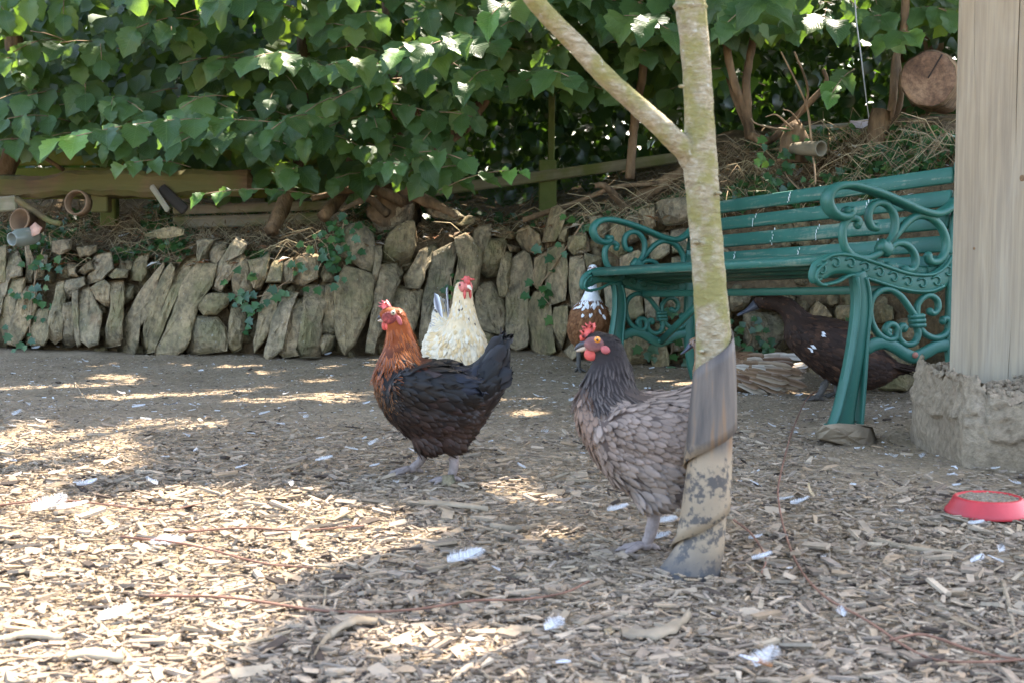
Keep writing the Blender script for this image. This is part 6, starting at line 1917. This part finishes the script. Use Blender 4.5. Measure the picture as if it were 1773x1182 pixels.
link('plumage', plumage(D3.me, d3size, lambda p: Vector((.1, 0, -1)) if D3.px(p)[0] < 640 and D3.px(p)[1] < 1000 else Vector((1, 0, -.28 if D3.px(p)[1] > 960 else -.05)), d3feat, 1900, 16, PLUME, None, .04), D3.root)
mb = MB(); S_ = D3.S
loft_p(mb, [(*D3.c(574, 905), 17 / S_, .011), (*D3.c(560, 922), 11 / S_, .012), (*D3.c(540, 940), 7 / S_, .0125), (*D3.c(526, 950), 3 / S_, .006)]); D3.part('bill', mb, BILL)
for sd in (-1, 1): eye(D3.root, (D3.c(592, 886)[0], sd * .019, D3.c(592, 886)[1]), sd, .0045, IRISB)
rw = random.Random(33)
for k in range(30):
    t = k / 29
    a_ = 980 - 210 * t + rw.uniform(-15, 15); b_ = 950 + 125 * ((k * 7) % 10) / 9
    zc, hh = 1035, 92
    x, z = D3.c(a_, b_)
    yy = -.100 * math.sqrt(max(.05, 1 - ((b_ - zc) / hh) ** 2)) * (1 if a_ < 930 else .82) - .003 - .004 * t
    c0 = rw.choice([(.26, .155, .085), (.16, .085, .045), (.34, .24, .15), (.40, .31, .22), (.22, .13, .07), (.48, .41, .33)])
    long_feather(D3.root, (x, yy, z), (1, .20 if a_ > 880 else .06, -.04 - .30 * (b_ - 950) / 125 + rw.uniform(-.05, .05)), (0, -1, .45), rw.uniform(.06, .13), rw.uniform(.022, .03), vmul(c0, 1.1), vmix(c0, PWH, rw.uniform(.1, .5)), PLUME, 'wing_feather', bend=.05)
for a_, b_, L_, an, c0, c1 in [(1030, 1008, .070, .12, (.42, .33, .23), PWH), (1035, 1016, .055, -.05, (.34, .25, .16), PWH), (1028, 1003, .06, .2, (.5, .42, .33), PWH)]:
    x, z = D3.c(a_, b_); long_feather(D3.root, (x, -.010, z), (1, 0, an), (0, -.5, 1), L_, .026, c0, c1, PLUME, 'tail_feather', bend=.04)
# ------------------------------------------------------------------ wood chip mulch
CHIPM = attr_mat('wood_chips', .9, .15, var=.18, bscale=120, bstr=.4)
pal = np.array([.79, .73, .67]) * np.array([(.30, .245, .185), (.36, .30, .23), (.25, .205, .16), (.42, .355, .275), (.20, .16, .125), (.33, .25, .17), (.28, .24, .20), (.34, .27, .19), (.30, .245, .185), (.36, .30, .23), (.33, .28, .21), (.25, .205, .16), (.28, .24, .19), (.31, .26, .2), (.07, .055, .045), (.30, .235, .17)])
def chips(n, xs, y, Ls, seed, zoff):
    g = np.random.default_rng(seed)
    y_ = y; x_ = xs
    L = Ls; W = L * g.uniform(.22, .55, n); T = np.minimum(W * g.uniform(.15, .5, n), .006)
    a = g.uniform(0, 2 * math.pi, n); tl = g.normal(0, .13, n); rl = g.normal(0, .25, n)
    ca, sa = np.cos(a), np.sin(a)
    ex = np.stack([ca * np.cos(tl), sa * np.cos(tl), np.sin(tl)], -1)
    e0 = np.stack([-sa, ca, np.zeros(n)], -1)
    ez = np.cross(ex, e0)
    ey = e0 * np.cos(rl)[:, None] + ez * np.sin(rl)[:, None]; ez = np.cross(ex, ey)
    z = H(x_, y_) + zoff * g.random(n) + np.abs(np.sin(tl)) * L * .35 + .001
    c = np.stack([x_, y_, z], -1)
    # bent, tapered splinter: 3 stations x 4 corners
    V = np.zeros((n, 12, 3))
    bend = g.normal(0, .12, n)
    k = 0
    for si, u in enumerate((-.5, g.uniform(-.1, .1, n), .5)):
        wv_ = (g.uniform(.35, .9, n), np.ones(n), g.uniform(.15, .8, n))[si]
        hz_ = (np.zeros(n), bend, np.zeros(n))[si]
        sk = g.normal(0, .12, n)
        for cy_, cz_2 in ((-1, -1), (1, -1), (1, 1), (-1, 1)):
            V[:, k] = c + ex * (L * (u + .06 * sk * cy_))[:, None] + ey * (W * .5 * wv_ * cy_ + W * .15 * sk)[:, None] + ez * (T * .5 * cz_2 * (.6 + .4 * wv_) + L * hz_)[:, None]
            k += 1
    F = []
    for i in range(2):
        for j in range(4): F.append((i * 4 + j, i * 4 + (j + 1) % 4, i * 4 + 4 + (j + 1) % 4, i * 4 + 4 + j))
    F += [(3, 2, 1, 0), (8, 9, 10, 11)]
    F = np.array(F)
    col = pal[g.integers(0, len(pal), n)] * g.uniform(.80, 1.16, n)[:, None]
    return V, F, col
def ground_xy(n, g, ymin, ymax, power=1.0):
    y = ymin + (ymax - ymin) * g.random(n) ** power
    x = (g.uniform(-120, 1900, n) - 886.5) / FPX * y
    return x, y
g = np.random.default_rng(99)
def chip_mass(name, n, x, y, L, seed, zo, label, cat, crumbs=False):
    V, F, C = chips(n, x, y, L, seed, zo)
    V = V[:, [0, 1, 2, 3, 8, 9, 10, 11]]
    F2 = np.array([(0, 1, 5, 4), (1, 2, 6, 5), (2, 3, 7, 6), (3, 0, 4, 7), (3, 2, 1, 0), (4, 5, 6, 7)])[1:]
    if crumbs: C = np.where(g.random(n)[:, None] < .05, np.array([[.55, .54, .53]]), C * .95)
    F_ = (np.arange(n)[:, None, None] * 8 + F2[None]).reshape(-1, 4)
    tag(link(name, mesh_np(name, V.reshape(-1, 3), F_, CHIPM, np.repeat(C, 8, 0))), label, cat, kind='stuff')
n = 150000
x, y = ground_xy(n, g, 1.45, 6.1, 1.25)
dens = 1.0 - .80 * sstep(2.9, 4.3, y) + .25 * vn(x * 2, y * 2, 61) - .9 * sstep(.35, .75, vn(x * 1.1 + 4, y * 1.4, 62)) * sstep(2.4, 3.2, y)
ok = (g.random(n) < dens) & (y < Yw(x) - .02)
x, y = x[ok], y[ok]; n = len(x)
L = np.clip(np.exp(g.normal(math.log(.0086), .62, n)), .0025, .05) * (1 - .40 * sstep(3.2, 4.6, y))
chip_mass('wood_chip_mulch', n, x, y, L, 100, .009, 'layer of weathered wood chips over the yard', 'wood chips')
n = 52000
x, y = ground_xy(n, g, 2.6, 6.4, .75); ok = y < Yw(x) + .02; x, y = x[ok], y[ok]; n = len(x)
chip_mass('earth_crumbs', n, x, y, np.clip(np.exp(g.normal(math.log(.006), .5, n)), .002, .022), 101, .004, 'fine crumbs and grit on the bare earth by the wall', 'grit', True)
n = 36000
y = 1.3 + 4.6 * g.random(n) ** 1.2; e_ = np.where(g.random(n) < .5, g.uniform(-700, -110, n), g.uniform(1890, 2600, n)); x = (e_ - 886.5) / FPX * y
ok = (y < Yw(x) - .02) & (g.random(n) < 1 - .7 * sstep(2.9, 4.3, y)); x, y = x[ok], y[ok]; n = len(x)
chip_mass('wood_chip_mulch', n, x, y, np.clip(np.exp(g.normal(math.log(.0095), .6, n)), .003, .05), 102, .009, 'wood chips carrying on to the sides of the yard', 'wood chips')
# the largest loose chips, one object each
protos = []
for i in range(10):
    V, F, C = chips(1, np.array([0.]), np.array([-5.]), np.array([1.0]), 200 + i, 0)
    v = V[0] - V[0].mean(0)
    mb = MB(); mb.add([tuple(q) for q in v], [tuple(f) for f in F], tuple(pal[i % 8] * (1.05 + .12 * (i % 3))))
    protos.append(mb.mesh('wood_chip', CHIPM, smooth=False))
cr_ = random.Random(44)
for i in range(240):
    yy = 1.55 + 1.5 * cr_.random() ** 1.3; xx = (cr_.uniform(-20, 1800) - 886.5) / FPX * yy
    if abs(xx - tb.x) < .07 and abs(yy - tb.y) < .08: continue
    o = link('wood_chip', protos[i % 10], None, (xx, yy, float(H(xx, yy)) + .009))
    s_ = cr_.uniform(.024, .044); o.scale = (s_, s_, s_)
    o.rotation_euler = (cr_.gauss(0, .15), cr_.gauss(0, .12), cr_.uniform(0, 6.28))
    tag(o, 'large weathered wood chip lying loose on the mulch', 'wood chip', 'large loose wood chips on the mulch')

# ------------------------------------------------------------------ sticks, bark strips, runners
def gstick(pts, r0, r1, label, mat=None, name='stick', cat='stick', dz_=.012, flat=1.0):
    return stick([G(*p, dz_ * .6) for p in pts], r0 * .75, r1 * .7, label, name, mat or DRYW, cat)
DRYW = simple('dry_wood', (.23, .178, .12), .9, .2, 60, .5, .003, .35, 14)
PALEW = simple('pale_splinter', (.27, .205, .13), .85, .2, 60, .4, .003, .25, 14)
gstick([(165, 1080), (205, 1125), (250, 1182)], .0045, .0035, 'pale stick slanting to the bottom edge in the sunny left corner', PALEW)
gstick([(282, 872), (310, 858), (345, 856)], .008, .006, 'short curved stick at the edge of the sun patch left of the black hen', PALEW)
gstick([(1736, 1015), (1748, 1065), (1760, 1125)], .0055, .004, 'straight thin stick near the right edge of the foreground', DRYW)
gstick([(1515, 942), (1570, 955), (1655, 966)], .008, .006, 'grey stick lying left of and below the red dish', DRYW)
gstick([(850, 918), (900, 922), (935, 915)], .009, .006, 'chunky grey stick lying between the two nearest hens', DRYW)
gstick([(560, 1062), (563, 1038), (565, 1018)], .003, .002, 'pale splinter standing upright in the mulch left of centre', PALEW)
gstick([(130, 665), (145, 690), (160, 712)], .003, .002, 'thin straw stalk on the bare earth at the left', PALEW)
gstick([(330, 1150), (370, 1128), (440, 1120), (510, 1100)], .006, .004, 'long pale splintered stick in the sunny foreground', PALEW)
gstick([(235, 905), (250, 930), (262, 950)], .006, .004, 'short bent pale stick in the middle of the sun patch', PALEW)
def strip(poly_c, w, label, mat=DRYW, lift=.0015, name='bark_strip'):
    q = cr([tuple(G(*p, .010 + (lift * 4 * k * (len(poly_c) - 1 - k) / (len(poly_c) - 1) ** 2))) for k, p in enumerate(poly_c)], 4)
    mb = MB(); vs = []
    for i, p in enumerate(q):
        ww = w * (.55 + .45 * math.sin(math.pi * min(1, .15 + .8 * i / (len(q) - 1)))) * R.uniform(.55, 1.15)
        for s_, zz in ((-.5, 0), (-.3, .004), (0, .007), (.3, .004), (.5, 0), (0, -.003)):
            vs.append((p[0] + R.uniform(-.001, .001), p[1] + s_ * ww, p[2] + zz))
    k = 6
    mb.add(vs, [(i * k + j, i * k + (j + 1) % k, (i + 1) * k + (j + 1) % k, (i + 1) * k + j) for i in range(len(q) - 1) for j in range(k)] + [tuple(range(k)), tuple((len(q) - 1) * k + j for j in range(k - 1, -1, -1))])
    c = Vector(q[len(q) // 2])
    return tag(link(name, mb.mesh(name, mat, c), None, c), label, 'bark strip')
strip([(725, 880), (780, 884), (845, 892)], .030, 'long flat grey bark strip lying just below the black hen')
strip([(1075, 1108), (1130, 1112), (1175, 1095), (1195, 1072)], .050, 'large curled bark piece in the foreground left of the tree guard')
strip([(545, 1150), (570, 1115), (620, 1085)], .055, 'broad bark flake at the bottom left of centre, half in sun')
strip([(570, 1115), (610, 1102), (655, 1090)], .035, 'narrow bark flake overlapping the broad one at bottom centre', lift=.01)
strip([(120, 1150), (165, 1146), (215, 1158)], .04, 'large sunlit bark chunk at the bottom left corner', PALEW)
strip([(10, 1120), (60, 1112), (110, 1122)], .032, 'shaded flat wood piece by the bottom left edge')
for lab, pts in [('thin red runner looping down the right side of the yard to the bottom edge', [(1480, 685), (1410, 690), (1378, 735), (1352, 830), (1348, 890), (1372, 970), (1420, 1045), (1500, 1100), (1600, 1150), (1700, 1168), (1800, 1168)]),
                 ('second red runner joining at the bottom right corner', [(1540, 1128), (1600, 1126), (1690, 1142), (1790, 1168)]),
                 ('long red runner crossing the foreground below the hens', [(260, 1050), (400, 1060), (560, 1070), (700, 1076), (820, 1065), (900, 1050), (975, 1045), (1020, 1030)]),
                 ('red runner on the sun patch at the left', [(-40, 893), (90, 885), (180, 882), (280, 898), (350, 890)]),
                 ('red runner trailing out of the sun patch toward the centre', [(210, 945), (330, 965), (450, 985), (540, 1000)]),
                 ('short red runner right of the sun patch', [(310, 938), (420, 935), (520, 928), (630, 925)]),
                 ('short red runner beside the foot of the tree guard', [(1270, 915), (1300, 945), (1325, 975), (1318, 1010)])]:
    stick([G(*p, .016 + .006 * math.sin(i * 2.1)) for i, p in enumerate(pts)], .0021, .0014, lab, 'runner', REDTW, 'runner', n=6)
# wood block under the bench leg, stone pieces
loose([(1410, 748), (1425, 735), (1470, 732), (1512, 738), (1520, 760), (1512, 778), (1460, 772), (1415, 758)], G(1465, 776).y + .06, 'split block of wood lying against the front foot of the bench', name='wood_block', mat=DRYW, cat='wood block', thick=.09, bulge=.03)
loose([(757, 835), (765, 822), (785, 820), (792, 835), (780, 842), (762, 841)], G(775, 842).y + .02, 'small stone beside the foot of the black hen', thick=.03, bulge=.012)
loose([(586, 895), (600, 888), (612, 893), (613, 906), (590, 908)], G(600, 908).y + .01, 'small brown stone by the dark droppings in the mulch', thick=.02, bulge=.01)
loose([(1040, 1082), (1060, 1078), (1068, 1095), (1050, 1104)], G(1055, 1104).y + .01, 'little grey stone at bottom centre in the mulch', thick=.02, bulge=.008)

# ------------------------------------------------------------------ red dish, upside down
dc = G(1710, 893); dc.z = float(H(dc.x, dc.y))
DISH = simple('red_plastic', (.40, .024, .030), .5, .5, 70, .12, .002, .22, 18)
root = empty('feeding_dish', dc); tag(root, 'red plastic dish lying upside down with dirt on it at the right edge', 'dish')
mb = MB(); I3 = Matrix.Identity(3)
r0 = 73 / FPX * dc.y
lathe(mb, [(r0, .006), (r0 * 1.01, .008), (r0 * 1.0, .012), (r0 * .93, .018), (r0 * .82, .033), (r0 * .79, .036), (r0 * .74, .037), (r0 * .70, .033), (.001, .032)], I3, 40)
link('shell', mb.mesh('shell', DISH), root)
mb = MB()
lathe(mb, [(r0 * .71, .0335), (r0 * .5, .0345), (.0005, .035)], I3, 30, (.20, .165, .125))
for i in range(420):
    a = R.uniform(0, 6.28); q = r0 * .68 * math.sqrt(R.random()); s_ = R.uniform(.0006, .0022)
    ellipsoid(mb, (math.cos(a) * q, math.sin(a) * q, .0345 + s_ * .3), (s_ * 1.6, s_, s_ * .6), 5, 3, Matrix.Rotation(a * 3, 3, 'Z'), tuple(pal[R.randrange(8)] * .9))
o = link('dirt', mb.mesh('dirt', CHIPM, smooth=False), root); o['kind'] = 'stuff'

# ------------------------------------------------------------------ feathers
FE = attr_mat('white_down', .8, .2, trans=.35)
def down(seed, cw=(.66, .66, .67), tipc=None, barred=False, curl=.25, fluff=1.0):
    """a shed feather: a shaft with a close comb of fine barbs either side, loose and downy towards its base"""
    r = random.Random(seed); mb = MB(); n = 12
    bw = r.uniform(-.25, .25)
    def sp(u): return Vector((u, bw * u * u, curl * (u - .35) ** 2 + .02))
    tube(mb, [sp(i / n) for i in range(n + 1)], np.linspace(.012, .003, n + 1), 4, cw)
    nb = 70 if not barred else 60
    for s in (-1, 1):
        for i in range(nb):
            u = (i + r.random()) / nb
            dn = max(0, 1 - u * 1.7)          # downiness
            h = (.20 if not barred else .10) * fluff * math.sin(math.pi * (.10 + .86 * u)) ** .7 * r.uniform(.75, 1.1)
            d = Vector((.55 + r.uniform(-.5, .3) * dn, s * (1 + .2 * dn), ((.75 if s > 0 else .2) + r.uniform(-.2, 1.1) * dn) if not barred else .08)).normalized()
            w = Vector((.009 if not barred else .011, 0, 0)); p = sp(u)
            m_ = p + d * h * .55 + Vector((0, 0, .02)); e = p + d * h + Vector((.04, 0, -.03 * (1 - dn)))
            c = cw
            if barred and s < 0 and .1 < u < .95: c = (.05, .05, .055)
            if tipc and u > .45: c = tipc
            mb.add([p - w, p + w, m_ + w * .8, m_ - w * .8, e], [(0, 1, 2, 3), (3, 2, 4)], c)
    return mb.mesh('feather', FE)
DOWN = [down(i, fluff=.85 + .2 * i, curl=.05 + .08 * i) for i in range(5)]
def feather(px, py, L, rot, label, me=None, grp=None, tilt=.15):
    p = G(px, py, .012)
    o = link('feather', me or DOWN[fr_.randrange(5)], None, p)
    L *= .85; o.scale = (L * .72, L, L * 1.1); o.rotation_euler = (fr_.uniform(-.3, .3), -tilt, rot)
    # centre the feather on its spot
    o.location = p - Vector((math.cos(rot), math.sin(rot), 0)) * L * .5
    return tag(o, label, 'feather', grp)
fr_ = random.Random(3)
GRP = 'white feathers scattered on the ground'
for px, py, L, rot, lab in [
 (245, 712, .06, .3, 'fluffy white feather next to the black and white striped one'), (460, 724, .05, .8, 'upturned white feather on the bare earth left of the black hen'),
 (637, 706, .035, .2, 'small white feather right in front of the black hen breast'), (648, 778, .05, 1.1, 'white feather below the breast of the black hen'),
 (567, 807, .06, .1, 'white feather on the chips left of the black hen feet'), (258, 848, .055, 2.6, 'white feather at the upper edge of the sun patch'),
 (105, 830, .055, .2, 'white feather in shade at the left above the sun patch'), (160, 852, .07, 0, 'long grey white feather beside the one at the left above the sun patch'),
 (92, 893, .10, 1.0, 'big bright ball of down in the sun patch at left'), (138, 893, .09, .2, 'second bright clump of down right of the big ball of down'),
 (305, 955, .09, .1, 'white feather clump in the middle of the sun patch'), (210, 1085, .07, .7, 'bright fluffy feather in the sunny bottom left'),
 (1620, 775, .09, .9, 'large wispy white feather leaning on the concrete footing'), (1637, 787, .03, 1.4, 'small curled feather at the concrete footing beside the large wispy one'),
 (1390, 884, .055, .2, 'white feather under the tan feather right of the tree guard'), (1305, 897 - 50, .04, 1.9, 'white feather just right of the tree guard'),
 (1328, 982, .055, .1, 'white feather at the lower right of the tree guard'), (1160, 917, .06, .1, 'white feather touching the left of the tree guard'),
 (1075, 896, .06, .3, 'fluffy feather under the breast of the grey hen'), (1150, 945, .05, .2, 'greyish feather by the foot of the grey hen'),
 (980, 1164, .028, .1, 'small bright feather at the bottom edge near the centre'), (1545, 716, .07, .5, 'white feather between bench leg and concrete footing'),
 (1480, 668, .05, .9, 'white down under the bench beside the dark duck'), (65, 608, .06, .6, 'white feather at the foot of the wall on the far left'),
 (1700, 985, .05, .4, 'white feather below the red dish'), (815, 985, .09, .5, 'grey wispy feather in the middle of the foreground'),
 (570, 619, .05, .5, 'white feather at the wall foot left of the black hen'), (1326, 1164, .07, 1.0, 'white feather at the bottom edge below the tree guard')]:
    feather(px, py, L, rot, lab)
feather(300, 708, .075, -.35, 'black and white striped wing feather on the bare earth', down(50, barred=True, curl=.15), tilt=.05)
feather(1395, 868, .06, 1.9, 'tan and white feather right of the tree guard', down(51, (.55, .43, .27), fluff=.9), tilt=.5)
feather(1300, 1168, .06, 2.6, 'brown and white feather at the bottom edge', down(52, (.40, .20, .09), (.66, .66, .7)), tilt=.3)
SMALL = []
for px, py in [(12, 690), (30, 724), (20, 745), (385, 788), (330, 762), (250, 738), (100, 608), (140, 632), (8, 788), (15, 805), (700, 745), (720, 790), (650, 815), (905, 628), (940, 628), (960, 640), (1110, 628), (1280, 842), (1550, 804), (1600, 800), (1720, 822), (1752, 846), (1735, 966), (1360, 878), (1310, 945), (1440, 664), (1385, 690), (1350, 720), (1330, 745), (1520, 730), (1590, 720), (1650, 830), (1720, 985), (610, 790), (860, 1000), (500, 690), (420, 820), (1360, 1000), (1430, 980), (1460, 1080), (1060, 700), (940, 760), (990, 700), (70, 740), (600, 640), (890, 700), (1230, 1080), (1480, 850), (1560, 900), (1690, 920), (960, 1100), (820, 1130), (700, 1130), (1240, 740), (1290, 690), (45, 705), (60, 760), (205, 690), (180, 735), (290, 800), (345, 790), (430, 760), (480, 745), (530, 730), (560, 770), (30, 830), (410, 700), (200, 640), (270, 625), (350, 650), (500, 850), (690, 850), (900, 820), (930, 690), (1640, 835)]:
    L_ = fr_.uniform(.026, .054)
    SMALL.append((feather(px + fr_.uniform(-6, 6), py + fr_.uniform(-3, 3), L_, fr_.uniform(0, 6.28), 'small white feather', None, GRP), px, py, L_))
# what each small feather lies beside
LMK = [('the black hen', 745, 820), ('the grey hen foot', 1118, 950), ('the tree guard', 1210, 1000), ('the red dish', 1705, 890), ('the right bench leg', 1460, 725), ('the concrete footing', 1640, 800),
       ('the striped feather', 300, 708), ('the big ball of down', 92, 893), ('the dark duck', 1500, 690), ('the white necked duck', 1010, 642), ('the far left wall foot', 60, 605), ('the left centre wall foot', 530, 622),
       ('the wood block', 1465, 765), ('the tan feather', 1395, 868), ('the curled bark piece', 1130, 1105), ('the grey wispy feather', 815, 985), ('the stick by the dish', 1585, 955), ('the flat bark strip', 785, 884), ('the tan duck', 1310, 668)]
def by_landmark(px, py):
    n_, a, b = min(LMK, key=lambda q: (q[1] - px) ** 2 + (2.2 * (q[2] - py)) ** 2)
    dx, dy = px - a, 2.2 * (py - b)
    w = ('right' if dx > 0 else 'left') if abs(dx) > 1.6 * abs(dy) else (('in front' if dy > 0 else 'behind') if abs(dy) > 1.6 * abs(dx) else ('front right' if dx > 0 else 'front left') if dy > 0 else ('back right' if dx > 0 else 'back left'))
    d = math.hypot(dx, dy); far = 'close by' if d < 60 else ('a little way' if d < 130 else 'well away')
    return {'right': f'{far} to the right of {n_}', 'left': f'{far} to the left of {n_}', 'in front': f'{far} in front of {n_}', 'behind': f'{far} behind {n_}'}.get(w, f'{far} to {w} of {n_}')
for o, px, py, L in SMALL:
    o['label'] = ('tiny' if L < .034 else 'small' if L < .044 else 'middling') + ' white feather ' + by_landmark(px, py)
_by = {}
for o, px, py, L in SMALL: _by.setdefault(o['label'], []).append((py, o))
for l_, q in _by.items():
    if len(q) == 2:
        q.sort(key=lambda t: t[0]); q[0][1]['label'] = l_ + ', farther one'; q[1][1]['label'] = l_ + ', nearer one'
# white down caught on the bank
for px, t, L, lab in [(205, .5, .05, 'white feather on the left bank among the ivy'), (235, .25, .05, 'white feather behind the top stones at the left of the wall'), (720, .25, .06, 'white feather on the bank by the tall pointed stone'), (865, .3, .05, 'white feather on the bank below the chicken wire'), (1375, .45, .1, 'large tuft of white down on the bank above the bench'), (1350, .40, .08, 'second tuft of white down on the bank left of the large one above the bench'), (900, .22, .05, 'white feather on the wall top below the wire fence post'), (30, .2, .04, 'white feather on the far left of the bank below the jar'), (150, .22, .04, 'white feather on the bank below the short wooden block')]:
    p = bank_pt(px, t); o = link('feather', DOWN[fr_.randrange(5)], None, p + Vector((0, 0, .02))); o.scale = (L,) * 3; o.rotation_euler = (0, -.2, fr_.uniform(0, 6))
    tag(o, lab, 'feather', 'white feathers on the bank')
